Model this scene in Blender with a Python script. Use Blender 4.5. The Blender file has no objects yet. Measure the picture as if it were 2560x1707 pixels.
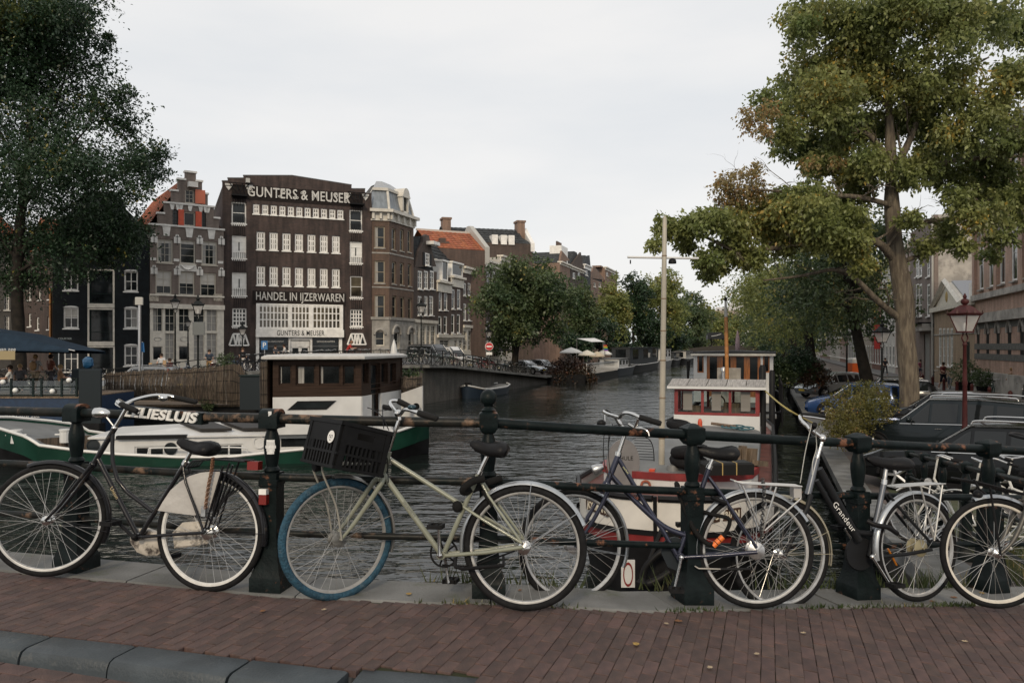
import bpy,math,random
import numpy as np
from mathutils import Vector,Matrix,Euler
random.seed(7); NR = np.random.RandomState(7)
PI = math.pi; R_ = math.radians
S = bpy.context.scene; COL = S.collection

# camera, light, exposure
F,U0,V0,EYE = 2000.0,1280.0,865.0,1.47  # focal length in photo pixels, horizon, eye height
cam = bpy.data.objects.new('camera',bpy.data.cameras.new('camera')); COL.objects.link(cam)
cam.location =(0,0,EYE); cam.rotation_euler =(R_(90),0,0)
cam.data.sensor_width = 36; cam.data.lens = F/2560*36; cam.data.shift_y = 11.5/2560
cam.data.clip_start = 0.05; cam.data.clip_end = 3000; S.camera = cam
cam.data.dof.use_dof = False
SUN_TO = Vector((-0.14,-0.80,0.46)).normalized()
W = bpy.data.worlds.new('World'); S.world = W; W.use_nodes = True
nt = W.node_tree; nt.nodes.clear()
def N(nt,t,**k):
 n = nt.nodes.new(t)
 for a,b in k.items(): setattr(n,a,b)
 return n
out = N(nt,'ShaderNodeOutputWorld'); bg = N(nt,'ShaderNodeBackground'); bg.inputs['Strength'].default_value = 0.1
sk = N(nt,'ShaderNodeTexSky',sky_type='NISHITA',sun_disc=False )
sk.sun_elevation = math.asin(SUN_TO.z); sk.sun_rotation = math.atan2(SUN_TO.x,SUN_TO.y); sk.air_density = 1.0; sk.dust_density = 2.0
tc = N(nt,'ShaderNodeTexCoord'); mp = N(nt,'ShaderNodeMapping'); mp.inputs['Scale'].default_value =(1.1,1.1,4.5)
mp.inputs['Rotation'].default_value =(0.15,0.1,0.5)
nz = N(nt,'ShaderNodeTexNoise'); nz.inputs['Scale'].default_value = 1.7; nz.inputs['Detail'].default_value = 6; nz.inputs['Roughness'].default_value = 0.5
cr = N(nt,'ShaderNodeValToRGB'); e = cr.color_ramp.elements
e[0].position = 0.34; e[0].color =(6.45,6.6,6.75,1); e[1].position = 0.62; e[1].color =(7.5,7.4,7.28,1)
mx = N(nt,'ShaderNodeMixRGB'); mx.inputs[0].default_value = 0.93
L = nt.links.new
L(tc.outputs['Generated'],mp.inputs[0]); L(mp.outputs[0],nz.inputs['Vector']); L(nz.outputs['Fac'],cr.inputs[0])
L(sk.outputs[0],mx.inputs[1]); L(cr.outputs[0],mx.inputs[2]); L(mx.outputs[0],bg.inputs[0]); L(bg.outputs[0],out.inputs[0])
sun = bpy.data.objects.new('sun',bpy.data.lights.new('sun','SUN')); COL.objects.link(sun)
sun.data.energy = 1.5; sun.data.angle = R_(10); sun.data.color =(1.0,0.83,0.61)
sun.rotation_euler = SUN_TO.to_track_quat('Z','Y').to_euler()
vs = S.view_settings; vs.view_transform = 'Standard'; vs.look = 'None'; vs.exposure = 0.3; vs.gamma = 1.0; vs.use_curve_mapping = False
S.cycles.max_bounces = 7; S.cycles.diffuse_bounces = 4; S.cycles.glossy_bounces = 3; S.cycles.transmission_bounces = 4; S.cycles.transparent_max_bounces = 6
S.cycles.caustics_reflective = False ; S.cycles.caustics_refractive = False ; S.cycles.use_denoising = True
try : S.cycles.denoiser = 'OPENIMAGEDENOISE'
except Exception: pass

# coordinates
CD = Vector((0.3048,0.9524,0)); RD = Vector((0.9524,-0.3048,0))  # along the canal, across it
WATER = -2.33
def at(u,v,Y): return Vector(((u-U0)/F*Y,Y,EYE-(v-V0)/F*Y))
def onz(u,v,z):
 Y = F*(EYE-z)/(v-V0); return Vector(((u-U0)/F*Y,Y,z))
def st(s,t,z=0.0): p = CD*s+RD*t; return Vector((p.x,p.y,z))
def ang(d): return math.atan2(d.y,d.x)
def bank(u,t):  # depth where the sight line of column u meets the line t
 return t/(0.9524*(u-U0)/F-0.3048)

# materials
_M ={}
def mat(name,col=(0.5,0.5,0.5),rough=0.6,metal=0.0,var=0.0,vscale=6.0,bump=0.0,bscale=40.0,spec=0.5,col2=None ,cpos=(0.4,0.65),rand=0.0,dirt=None ,dscale=2.0,dpos=(0.55,0.7),stretch=None ,coat=0.0,emit=None ):
 """principled with two-tone noise (col/col2), grain bump, a second wear noise (dirt colour) and per-object/per-island value variation"""
 if name in _M: return _M[name]
 m = bpy.data.materials.new(name); m.use_nodes = True ; t = m.node_tree; b = t.nodes['Principled BSDF']; L = t.links.new
 b.inputs['Base Color'].default_value =(*col,1); b.inputs['Roughness'].default_value = rough; b.inputs['Metallic'].default_value = metal
 b.inputs['Specular IOR Level'].default_value = spec if max(col)>.06 or metal>.3 or spec!=.5 else .13; b.inputs['Coat Weight'].default_value = coat
 if emit: b.inputs['Emission Color'].default_value =(*emit[:3],1); b.inputs['Emission Strength'].default_value = emit[3]
 _M[name] = m
 if var==0 and not col2 and not bump and not dirt and not rand: return m
 tc = N(t,'ShaderNodeTexCoord'); vec = tc.outputs['Object']
 if stretch:
  mp = N(t,'ShaderNodeMapping'); mp.inputs['Scale'].default_value = stretch; L(vec,mp.inputs[0]); vec = mp.outputs[0]
 c2 = col2 or tuple(max(0,x*(1-var)) for x in col); c1 = col if col2 else tuple(x*(1+var*0.6) for x in col)
 nz = N(t,'ShaderNodeTexNoise'); nz.inputs['Scale'].default_value = vscale; nz.inputs['Detail'].default_value = 5; L(vec,nz.inputs['Vector'])
 cr = N(t,'ShaderNodeValToRGB'); e = cr.color_ramp.elements; e[0].position,e[1].position = cpos; e[0].color =(*c2,1); e[1].color =(*c1,1)
 L(nz.outputs['Fac'],cr.inputs[0]); c = cr.outputs[0]
 if dirt:
  n2 = N(t,'ShaderNodeTexNoise'); n2 .inputs['Scale'].default_value = dscale; n2 .inputs['Detail'].default_value = 8; n2 .inputs['Roughness'].default_value = 0.65; L(vec,n2 .inputs['Vector'])
  r2 = N(t,'ShaderNodeMapRange'); r2 .inputs[1].default_value,r2 .inputs[2].default_value = dpos; L(n2 .outputs['Fac'],r2 .inputs[0])
  mx = N(t,'ShaderNodeMixRGB'); L(r2 .outputs[0],mx.inputs[0]); L(c,mx.inputs[1]); mx.inputs[2].default_value =(*dirt,1); c = mx.outputs[0]
 if rand:
  oi = N(t,'ShaderNodeObjectInfo'); ge = N(t,'ShaderNodeNewGeometry'); ad = N(t,'ShaderNodeMath',operation='ADD'); fr = N(t,'ShaderNodeMath',operation='FRACT')
  L(oi.outputs['Random'],ad.inputs[0]); L(ge.outputs['Random Per Island'],ad.inputs[1]); L(ad.outputs[0],fr.inputs[0])
  mr = N(t,'ShaderNodeMapRange'); mr.inputs[3].default_value = 1-rand; mr.inputs[4].default_value = 1+rand; L(fr.outputs[0],mr.inputs[0])
  hs = N(t,'ShaderNodeHueSaturation'); L(mr.outputs[0],hs.inputs['Value']); L(c,hs.inputs['Color']); c = hs.outputs[0]
  mh = N(t,'ShaderNodeMapRange'); mh.inputs[3].default_value = 0.5-rand*0.035; mh.inputs[4].default_value = 0.5+rand*0.035
  m3 = N(t,'ShaderNodeMath',operation='MULTIPLY'); m3 .inputs[1].default_value = 7.31; f3 = N(t,'ShaderNodeMath',operation='FRACT')
  L(fr.outputs[0],m3 .inputs[0]); L(m3 .outputs[0],f3 .inputs[0]); L(f3 .outputs[0],mh.inputs[0]); L(mh.outputs[0],hs.inputs['Hue'])
 L(c,b.inputs['Base Color'])
 if bump:
  nb = N(t,'ShaderNodeTexNoise'); nb.inputs['Scale'].default_value = bscale; nb.inputs['Detail'].default_value = 4; L(vec,nb.inputs['Vector'])
  bp = N(t,'ShaderNodeBump'); bp.inputs['Strength'].default_value = bump; bp.inputs['Distance'].default_value = 0.02; L(nb.outputs['Fac'],bp.inputs['Height']); L(bp.outputs[0],b.inputs['Normal'])
 return m
def brick_mat(name,c1,c2,mortar,size=(0.22,0.065),stain=0.35,stain_col=(0.02,0.018,0.016),big=0.25):
 """brickwork too far away to pick single bricks apart: courses in the wall's own x/z frame"""
 if name in _M: return _M[name]
 m = bpy.data.materials.new(name); m.use_nodes = True ; t = m.node_tree; b = t.nodes['Principled BSDF']; L = t.links.new; _M[name] = m
 b.inputs['Roughness'].default_value = 0.85
 tc = N(t,'ShaderNodeTexCoord'); sp = N(t,'ShaderNodeSeparateXYZ'); cb = N(t,'ShaderNodeCombineXYZ'); ad = N(t,'ShaderNodeMath',operation='ADD')
 L(tc.outputs['Object'],sp.inputs[0]); L(sp.outputs[0],ad.inputs[0]); L(sp.outputs[1],ad.inputs[1]); L(ad.outputs[0],cb.inputs[0]); L(sp.outputs[2],cb.inputs[1])
 br = N(t,'ShaderNodeTexBrick'); br.inputs['Scale'].default_value = 1; br.inputs['Brick Width'].default_value = size[0]; br.inputs['Row Height'].default_value = size[1]
 br.inputs['Mortar Size'].default_value = 0.008; br.inputs['Color1'].default_value =(*c1,1); br.inputs['Color2'].default_value =(*c2,1); br.inputs['Mortar'].default_value =(*mortar,1)
 L(cb.outputs[0],br.inputs['Vector'])
 nz = N(t,'ShaderNodeTexNoise'); nz.inputs['Scale'].default_value = 0.7; nz.inputs['Detail'].default_value = 7; nz.inputs['Roughness'].default_value = 0.62; L(tc.outputs['Object'],nz.inputs['Vector'])
 mr = N(t,'ShaderNodeMapRange'); mr.inputs[1].default_value = 0.42; mr.inputs[2].default_value = 0.75; mr.inputs[4].default_value = stain; L(nz.outputs['Fac'],mr.inputs[0])
 mx = N(t,'ShaderNodeMixRGB'); L(mr.outputs[0],mx.inputs[0]); L(br.outputs[0],mx.inputs[1]); mx.inputs[2].default_value =(*stain_col,1)
 mp = N(t,'ShaderNodeMapping'); mp.inputs['Scale'].default_value =(2.2,2.2,0.35); L(tc.outputs['Object'],mp.inputs[0])
 n2 = N(t,'ShaderNodeTexNoise'); n2 .inputs['Scale'].default_value = 1.3; n2 .inputs['Detail'].default_value = 4; L(mp.outputs[0],n2 .inputs['Vector'])
 m2 = N(t,'ShaderNodeMapRange'); m2 .inputs[1].default_value = 0.3; m2 .inputs[2].default_value = 0.7; m2 .inputs[3].default_value = 1-big; m2 .inputs[4].default_value = 1+big; L(n2 .outputs['Fac'],m2 .inputs[0])
 hs = N(t,'ShaderNodeHueSaturation'); L(m2 .outputs[0],hs.inputs['Value']); L(mx.outputs[0],hs.inputs['Color']); L(hs.outputs[0],b.inputs['Base Color'])
 return m
def leaf_mat(name,g1,g2,accent,acc=0.12,transl=0.3,cscale=0.5):
 """leaf colour by clump (soft noise) and leaf by leaf; accent = turning leaves"""
 if name in _M: return _M[name]
 m = bpy.data.materials.new(name); m.use_nodes = True ; t = m.node_tree; b = t.nodes['Principled BSDF']; L = t.links.new; _M[name] = m
 ge = N(t,'ShaderNodeNewGeometry'); tc = N(t,'ShaderNodeTexCoord'); nz = N(t,'ShaderNodeTexNoise'); nz.inputs['Scale'].default_value = cscale; nz.inputs['Detail'].default_value = 3
 L(tc.outputs['Object'],nz.inputs['Vector'])
 mr = N(t,'ShaderNodeMapRange'); mr.inputs[1].default_value = 0.35; mr.inputs[2].default_value = 0.65; L(nz.outputs['Fac'],mr.inputs[0])
 a = N(t,'ShaderNodeMixRGB'); a.inputs[1].default_value =(*g1,1); a.inputs[2].default_value =(*g2,1); L(mr.outputs[0],a.inputs[0])
 th = N(t,'ShaderNodeMath',operation='ADD'); L(ge.outputs['Random Per Island'],th.inputs[0]);
 m1 = N(t,'ShaderNodeMapRange'); m1 .inputs[1].default_value = 0.5; m1 .inputs[2].default_value = 0.75; m1 .inputs[3].default_value = -0.15; m1 .inputs[4].default_value = 0.3; L(nz.outputs['Fac'],m1 .inputs[0]); L(m1 .outputs[0],th.inputs[1])
 gt = N(t,'ShaderNodeMath',operation='GREATER_THAN'); gt.inputs[1].default_value = 1-acc; L(th.outputs[0],gt.inputs[0])
 c = N(t,'ShaderNodeMixRGB'); L(gt.outputs[0],c.inputs[0]); L(a.outputs[0],c.inputs[1]); c.inputs[2].default_value =(*accent,1)
 mv = N(t,'ShaderNodeMapRange'); mv.inputs[3].default_value = 0.72; mv.inputs[4].default_value = 1.3; L(ge.outputs['Random Per Island'],mv.inputs[0])
 hs = N(t,'ShaderNodeHueSaturation'); L(mv.outputs[0],hs.inputs['Value']); L(c.outputs[0],hs.inputs['Color'])
 L(hs.outputs[0],b.inputs['Base Color']); b.inputs['Roughness'].default_value = 0.42; b.inputs['Specular IOR Level'].default_value = 0.5
 tr = N(t,'ShaderNodeBsdfTranslucent'); L(hs.outputs[0],tr.inputs[0]); ms = N(t,'ShaderNodeMixShader'); ms.inputs[0].default_value = transl
 L(b.outputs[0],ms.inputs[1]); L(tr.outputs[0],ms.inputs[2]); L(ms.outputs[0],t.nodes['Material Output'].inputs[0])
 return m
def glass_mat(name,tint=(0.75,0.8,0.8),refl=0.9):
 """thin clear pane: see through face-on, mirrors more at a glance"""
 if name in _M: return _M[name]
 m = bpy.data.materials.new(name); m.use_nodes = True ; t = m.node_tree; L = t.links.new; _M[name] = m
 t.nodes.remove(t.nodes['Principled BSDF'])
 fr = N(t,'ShaderNodeFresnel'); fr.inputs[0].default_value = 1.6; tr = N(t,'ShaderNodeBsdfTransparent'); tr.inputs[0].default_value =(*tint,1)
 gl = N(t,'ShaderNodeBsdfGlossy'); gl.inputs['Roughness'].default_value = 0.02; gl.inputs[0].default_value =(refl,refl,refl,1); ms = N(t,'ShaderNodeMixShader')
 L(fr.outputs[0],ms.inputs[0]); L(tr.outputs[0],ms.inputs[1]); L(gl.outputs[0],ms.inputs[2]); L(ms.outputs[0],t.nodes['Material Output'].inputs[0])
 return m

# mesh building
class MB:
 def __init__(s): s.v =[]; s.f =[]; s.m =[]
 def add(s,vs,fs,mi=0):
  o = len(s.v); s.v.extend([tuple(x) for x in vs]); s.f.extend([tuple(i+o for i in f) for f in fs]); s.m.extend([mi]*len(fs)); return s
 def box(s,x0,x1,y0,y1,z0,z1,mi=0):
  return s.add([(x0,y0,z0),(x1,y0,z0),(x1,y1,z0),(x0,y1,z0),(x0,y0,z1),(x1,y0,z1),(x1,y1,z1),(x0,y1,z1)],[(0,3,2,1),(4,5,6,7),(0,1,5,4),(1,2,6,5),(2,3,7,6),(3,0,4,7)],mi)
 def cbox(s,x0,x1,y0,y1,z0,z1,c=0.01,mi=0):  # box with chamfered upper edges
  return s.add([(x0,y0,z0),(x1,y0,z0),(x1,y1,z0),(x0,y1,z0),(x0,y0,z1-c),(x1,y0,z1-c),(x1,y1,z1-c),(x0,y1,z1-c),(x0+c,y0+c,z1),(x1-c,y0+c,z1),(x1-c,y1-c,z1),(x0+c,y1-c,z1)],[(0,1,5,4),(1,2,6,5),(2,3,7,6),(3,0,4,7),(4,5,9,8),(5,6,10,9),(6,7,11,10),(7,4,8,11),(8,9,10,11)],mi)
 def poly(s,pts,mi=0): return s.add(pts,[tuple(range(len(pts)))],mi)
 def prism(s,pts,a0,a1,axis='y',mi=0):  # outline (p,q) swept along an axis; y: (x,z), x: (y,z), z: (x,y)
  n = len(pts); mk ={'y':lambda p,a:(p[0],a,p[1]),'x':lambda p,a:(a,p[0],p[1]),'z':lambda p,a:(p[0],p[1],a)}[axis]
  v =[mk(p,a0) for p in pts]+[mk(p,a1) for p in pts]
  fs =[tuple(range(n)),tuple(range(2*n-1,n-1,-1))]+[((i+1)%n,i,n+i,n+(i+1)%n) for i in range(n)]
  return s.add(v,fs,mi)
 def rings(s,rings,close=True ,cap=True ,mi=0):  # loft through rings of equal length
  n = len(rings[0]); v =[p for r in rings for p in r]; fs =[]
  for i in range(len(rings)-1):
   for j in range(n if close else n-1):
    k =(j+1)%n; fs.append((i*n+j,i*n+k,(i+1)*n+k,(i+1)*n+j))
  if cap: fs.append(tuple(range(n-1,-1,-1))); fs.append(tuple((len(rings)-1)*n+j for j in range(n)))
  return s.add(v,fs,mi)
 def tube(s,pts,r,n=8,cap=True ,mi=0,flat=1.0,closed=False ):
  pts =[Vector(p) for p in pts]
  if closed: pts = pts+[pts[0],pts[1]]
  rs = r if isinstance(r,(list,tuple)) else [r]*len(pts); rg =[]; up = None
  for i,p in enumerate(pts):
   d =(pts[min(i+1,len(pts)-1)]-pts[max(i-1,0)])
   d = d.normalized() if d.length>1e-9 else Vector((0,0,1))
   if up is None :
    up = d.cross(Vector((0,0,1)) if abs(d.z)<0.9 else Vector((1,0,0))).normalized()
   else :
    up =(up-d*up.dot(d)); up = up.normalized() if up.length>1e-6 else d.orthogonal().normalized()
   w = d.cross(up)
   rg.append([p+(up*math.cos(2*PI*k/n)+w*math.sin(2*PI*k/n)*flat)*rs[i] for k in range(n)])
  return s.rings(rg,cap=cap and not closed,mi=mi)
 def lathe(s,prof,n=12,o=(0,0,0),ax=None ,cap=True ,mi=0,rot=0.0):
  ax = Vector(ax or (0,0,1)).normalized(); a = ax.orthogonal().normalized() if abs(ax.z)<0.99 else Vector((1,0,0)); b = ax.cross(a); o = Vector(o)
  return s.rings([[o+ax*z+(a*math.cos(2*PI*k/n+rot)+b*math.sin(2*PI*k/n+rot))*r for k in range(n)] for r,z in prof],cap=cap,mi=mi)
 def sq(s,prof,o=(0,0,0),mi=0):  # square section post from (half width, z)
  o = Vector(o); return s.rings([[o+Vector((x*r,y*r,z)) for x,y in ((-1,-1),(1,-1),(1,1),(-1,1))] for r,z in prof],mi=mi)
 def ball(s,o,r,n=10,m=7,sc=(1,1,1),mi=0):
  o = Vector(o); return s.rings([[o+Vector((math.sin(PI*i/m)*math.cos(2*PI*k/n)*r*sc[0],math.sin(PI*i/m)*math.sin(2*PI*k/n)*r*sc[1],-math.cos(PI*i/m)*r*sc[2])) for k in range(n)] for i in range(m+1)],cap=False ,mi=mi)
 def torus(s,o,d,u,R,r,n=40,m=8,a0=0,a1=2*PI,mi=0,flat=1.0):  # ring in the plane (d,u)
  o,d,u = Vector(o),Vector(d),Vector(u); w = d.cross(u); full = abs(a1-a0-2*PI)<1e-6; rg =[]
  for i in range(n+(0 if full else 1)):
   a = a0+(a1-a0)*i/n; e = d*math.cos(a)+u*math.sin(a)
   rg.append([o+e*(R+r*math.cos(2*PI*k/m))+w*(r*flat*math.sin(2*PI*k/m)) for k in range(m)])
  if full: rg.append(rg[0])
  return s.rings(rg,cap=not full,mi=mi)
 def xf(s,M,since=0): s.v[since: ] =[tuple(M@Vector(p)) for p in s.v[since:]]; return s
 def build(s,name,m,parent=None ,smooth=None ,loc=None ,rot=None ):
  me = bpy.data.meshes.new(name); me.from_pydata([tuple(p) for p in s.v],[],s.f)
  ms = m if isinstance(m,(list,tuple)) else [m]
  for x in ms: me.materials.append(x)
  if len(ms)>1: me.polygons.foreach_set('material_index',s.m)
  if smooth is not None :
   me.polygons.foreach_set('use_smooth',[True ]*len(me.polygons)); me.set_sharp_from_angle(angle=R_(smooth))
  me.update(); return link(name,me,parent,loc,rot)
def link(name,me,parent=None ,loc=None ,rot=None ):
 o = bpy.data.objects.new(name,me); COL.objects.link(o)
 if parent is not None : o.parent = parent
 if loc is not None : o.location = loc
 if rot is not None : o.rotation_euler = rot if isinstance(rot,(tuple,list,Euler)) else (0,0,rot)
 return o
def tag(o,label=None ,cat=None ,group=None ,kind=None ):
 for k,x in (('label',label),('category',cat),('group',group),('kind',kind)):
  if x: o[k] = x
 return o
def thing(name,label,cat,loc=(0,0,0),rz=0.0,group=None ):
 o = bpy.data.objects.new(name,None ); COL.objects.link(o); o.location = loc; o.rotation_euler =(0,0,rz); o.empty_display_size = 0.2
 return tag(o,label,cat,group)
def copy_tree(o,parent=None ):
 c = o.copy(); COL.objects.link(c)
 if parent is not None : c.parent = parent
 for ch in CH.get(o.name) or [x for x in COL.objects if x.parent==o]: copy_tree(ch,c)
 return c
CH ={}
def kids(o):  # remember a finished thing's tree so that copying it stays quick
 CH[o.name] =[x for x in COL.objects if x.parent==o]
 for c in CH[o.name]: kids(c)
 return o
def dup(o,loc,rz=0.0,label=None ,group=None ,sc=None ):
 c = copy_tree(o); c.location = loc; c.rotation_euler =(0,0,rz)
 if label: c['label'] = label
 if group: c['group'] = group
 if sc: c.scale =(sc,sc,sc)
 return c
def text(name,s,size,m,parent,M,extrude=0.01,shear=0.0,offset=0.0,space=1.0,width=None ,align='CENTER',bevel=0.0):
 """lettering as a mesh in the local plane x (reading direction), y (up), placed by matrix M"""
 cu = bpy.data.curves.new(name,'FONT'); cu.body = s; cu.size = size; cu.extrude = extrude; cu.shear = shear; cu.offset = offset; cu.space_character = space
 cu.align_x = align; cu.align_y = 'CENTER'; cu.resolution_u = 3
 ob = bpy.data.objects.new(name,cu); COL.objects.link(ob); bpy.context.view_layer.update()
 me = bpy.data.meshes.new_from_object(ob.evaluated_get(bpy.context.evaluated_depsgraph_get())); bpy.data.objects.remove(ob); bpy.data.curves.remove(cu)
 if width:
  xs =[v.co.x for v in me.vertices]; k = width/max(1e-6,max(xs)-min(xs)); cx =(max(xs)+min(xs))/2
  for v in me.vertices: v.co.x =(v.co.x-cx)*k
 me.transform(M); me.materials.clear(); me.materials.append(m); me.name = name
 return link(name,me,parent)
def frame(o,x,y):  # matrix from origin, reading direction x, up y
 x = Vector(x).normalized(); z = x.cross(Vector(y)).normalized(); y = z.cross(x)
 return Matrix(((x.x,y.x,z.x,o[0]),(x.y,y.y,z.y,o[1]),(x.z,y.z,z.z,o[2]),(0,0,0,1)))
def lerp(a,b,k): return a+(b-a)*k
def interp(x,pts):
 for (a,va),(b,vb) in zip(pts,pts[1:]):
  if x<=b: return va if x<=a else lerp(va,vb,(x-a)/(b-a))
 return pts[-1][1]
def spline(pts,n=6):  # Catmull-Rom through the points
 P =[Vector(p) for p in pts]; P =[P[0]*2-P[1]]+P+[P[-1]*2-P[-2]]; o =[]
 for i in range(1,len(P)-2):
  for k in range(n):
   t = k/n; a,b,c,d = P[i-1:i+3]
   o.append(0.5*((2*b)+(c-a)*t+(2*a-5*b+4*c-d)*t*t+(3*b-a-3*c+d)*t**3))
 o.append(P[-2]); return o
WHITE = mat('white_paint',(0.80,0.785,0.75),0.45,var=0.12,vscale=3)
CREAM = mat('cream_paint',(0.68,0.635,0.55),0.5,var=0.12,vscale=3)
DARKG = mat('dark_green_paint',(0.013,0.022,0.022),0.4,var=0.3,vscale=20)
BLACK = mat('black_paint',(0.012,0.012,0.013),0.4)
RUBBER = mat('black_rubber',(0.013,0.013,0.014),0.75,var=0.3,vscale=30)
CHROME = mat('chrome',(0.62,0.61,0.59),0.18,1.0,dirt=(0.25,0.2,0.15),dscale=25,dpos=(0.6,0.75))
STEEL = mat('brushed_alloy',(0.52,0.52,0.52),0.35,0.9,var=0.2,vscale=30)
PANE = mat('dark_window_glass',(0.018,0.022,0.024),0.06,spec=0.35,var=0.6,vscale=0.8)
WOOD = mat('weathered_wood',(0.16,0.115,0.075),0.75,var=0.4,vscale=4,stretch=(6,6,1),rand=0.2)
RED_LIGHT = mat('red_lens',(0.17,0.014,0.010),0.25)

# ground heights
def zb(x): return 0.02-0.0425*((x+0.2)+math.sqrt((x+0.2)**2+0.25))  # the bridge falls off to the right-hand quay
def zl(x,y):
 s = CD.x*x+CD.y*y
 return min(interp(x,[(-25,-1.05),(-15,0.05),(-8,0.22)]),interp(s,[(50,0.25),(77,-1.53)]))
def zr(s): return interp(s,[(5,-0.45),(17,-1.5)])
EDGE =[(-9,6.68),(-3.31,5.17),(-2.3,4.9),(-1.34,4.64),(-0.5,4.55),(0.75,4.62),(1.79,4.95),(3.5,5.47),(7,6.55)]
def edge_y(x): return interp(x,EDGE)
_es =[(RD.x*x+RD.y*y,CD.x*x+CD.y*y) for x,y in EDGE]
def s_edge(t): return interp(t,_es)

# water
def water():
 m = bpy.data.materials.new('canal_water'); m.use_nodes = True ; t = m.node_tree; b = t.nodes['Principled BSDF']; L = t.links.new
 b.inputs['Base Color'].default_value =(0.010,0.013,0.012,1); b.inputs['Roughness'].default_value = 0.04; b.inputs['IOR'].default_value = 1.33
 g = N(t,'ShaderNodeNewGeometry'); h = None
 for sc,st_,w,dist,rot in ((0.8,(.8,1.2,1),.5,0.3,0.3),(2.9,(0.5,1.3,1),0.9,0.4,-0.1),(8.5,(0.55,1.3,1),0.45,0.2,0.15)):
  mp = N(t,'ShaderNodeMapping'); mp.inputs['Scale'].default_value = st_; mp.inputs['Rotation'].default_value =(0,0,rot); L(g.outputs['Position'],mp.inputs[0])
  n = N(t,'ShaderNodeTexNoise'); n.inputs['Scale'].default_value = sc; n.inputs['Detail'].default_value = 2; n.inputs['Distortion'].default_value = dist; L(mp.outputs[0],n.inputs['Vector'])
  mu = N(t,'ShaderNodeMath',operation='MULTIPLY'); mu.inputs[1].default_value = w/sc*1.9; L(n.outputs['Fac'],mu.inputs[0])
  if h is None : h = mu.outputs[0]
  else :
   ad = N(t,'ShaderNodeMath',operation='ADD'); L(h,ad.inputs[0]); L(mu.outputs[0],ad.inputs[1]); h = ad.outputs[0]
   # calmer and rougher stretches
 n = N(t,'ShaderNodeTexNoise'); n.inputs['Scale'].default_value = 0.09; n.inputs['Detail'].default_value = 3; L(g.outputs['Position'],n.inputs['Vector'])
 mr = N(t,'ShaderNodeMapRange'); mr.inputs[1].default_value = 0.35; mr.inputs[2].default_value = 0.65; mr.inputs[3].default_value = 0.085; mr.inputs[4].default_value = 0.17; L(n.outputs['Fac'],mr.inputs[0])
 bp = N(t,'ShaderNodeBump'); bp.inputs['Distance'].default_value = 1.0; L(mr.outputs[0],bp.inputs['Strength']); L(h,bp.inputs['Height']); L(bp.outputs[0],b.inputs['Normal'])
 o = MB().add([(-900,4.4,WATER),(900,4.4,WATER),(900,1600,WATER),(-900,1600,WATER)],[(0,1,2,3)]).build('canal_water',m)
 tag(o,'dark rippled canal water reflecting the pale sky',kind='structure')
water()

# banks
def grid(name,rows,cols,zf,m):
 v =[]; f =[]
 for s in rows:
  for t in cols: p = st(s,t); v.append((p.x,p.y,zf(p.x,p.y,s,t)))
 n = len(cols)
 for i in range(len(rows)-1):
  for j in range(n-1): f.append((i*n+j,i*n+j+1,(i+1)*n+j+1,(i+1)*n+j))
 return MB().add(v,f).build(name,m,smooth=40)
STREET = mat('street_brick',(0.10,0.075,0.065),0.85,col2=(0.065,0.055,0.05),vscale=0.8,bump=0.4,bscale=14,dirt=(0.12,0.11,0.1),dscale=3,dpos=(0.55,0.8))
EARTH = mat('earth_and_moss',(0.085,0.075,0.05),0.95,col2=(0.045,0.055,0.022),vscale=2.5,bump=0.8,bscale=30)
QUAYBR = brick_mat('quay_brickwork',(0.085,0.075,0.066),(0.055,0.05,0.046),(0.11,0.105,0.095),(0.22,0.07),0.6,(0.03,0.032,0.022))
COPE = mat('coping_stone',(0.17,0.17,0.165),0.85,col2=(0.10,0.10,0.095),vscale=2.2,bump=0.35,bscale=60,dirt=(0.07,0.08,0.045),dscale=4,dpos=(0.58,0.75),rand=0.12)
g = grid('left_street',[48,50,52,55,58,61,64,67,70,74,78,90,120,200,400,1500],[-21.6,-23,-25,-28,-30,-34,-38,-45,-55,-80,-200,-900],lambda x,y,s,t:zl(x,y),STREET); tag(g,'brick street on the far bank in front of the houses',kind='structure')
g = grid('right_street',[6.3,8,10,12,14,17,19,30,60,120,300,1500],[1.95,2.6,3.4,5,8,12,16,30,100,900],lambda x,y,s,t:zr(s)+0.0,STREET)
tag(g,'brick street and parking strip along the canal under the trees',kind='structure')
g = grid('grass_verge',[6.4,8,10,12,14,17,19,22,25],[2.35,2.8,3.3,3.8],lambda x,y,s,t:zr(s)+0.012,EARTH)
tag(g,'strip of earth and moss behind the quay edge',kind='structure')
g = grid('footpath',[17,30,60,120,300],[10.4,11.5,12.7],lambda x,y,s,t:zr(s)+0.1,mat('grey_slabs',(0.16,0.155,0.15),0.85,var=0.3,vscale=1.5)); tag(g,'grey footpath along the brick facades',kind='structure')
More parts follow.
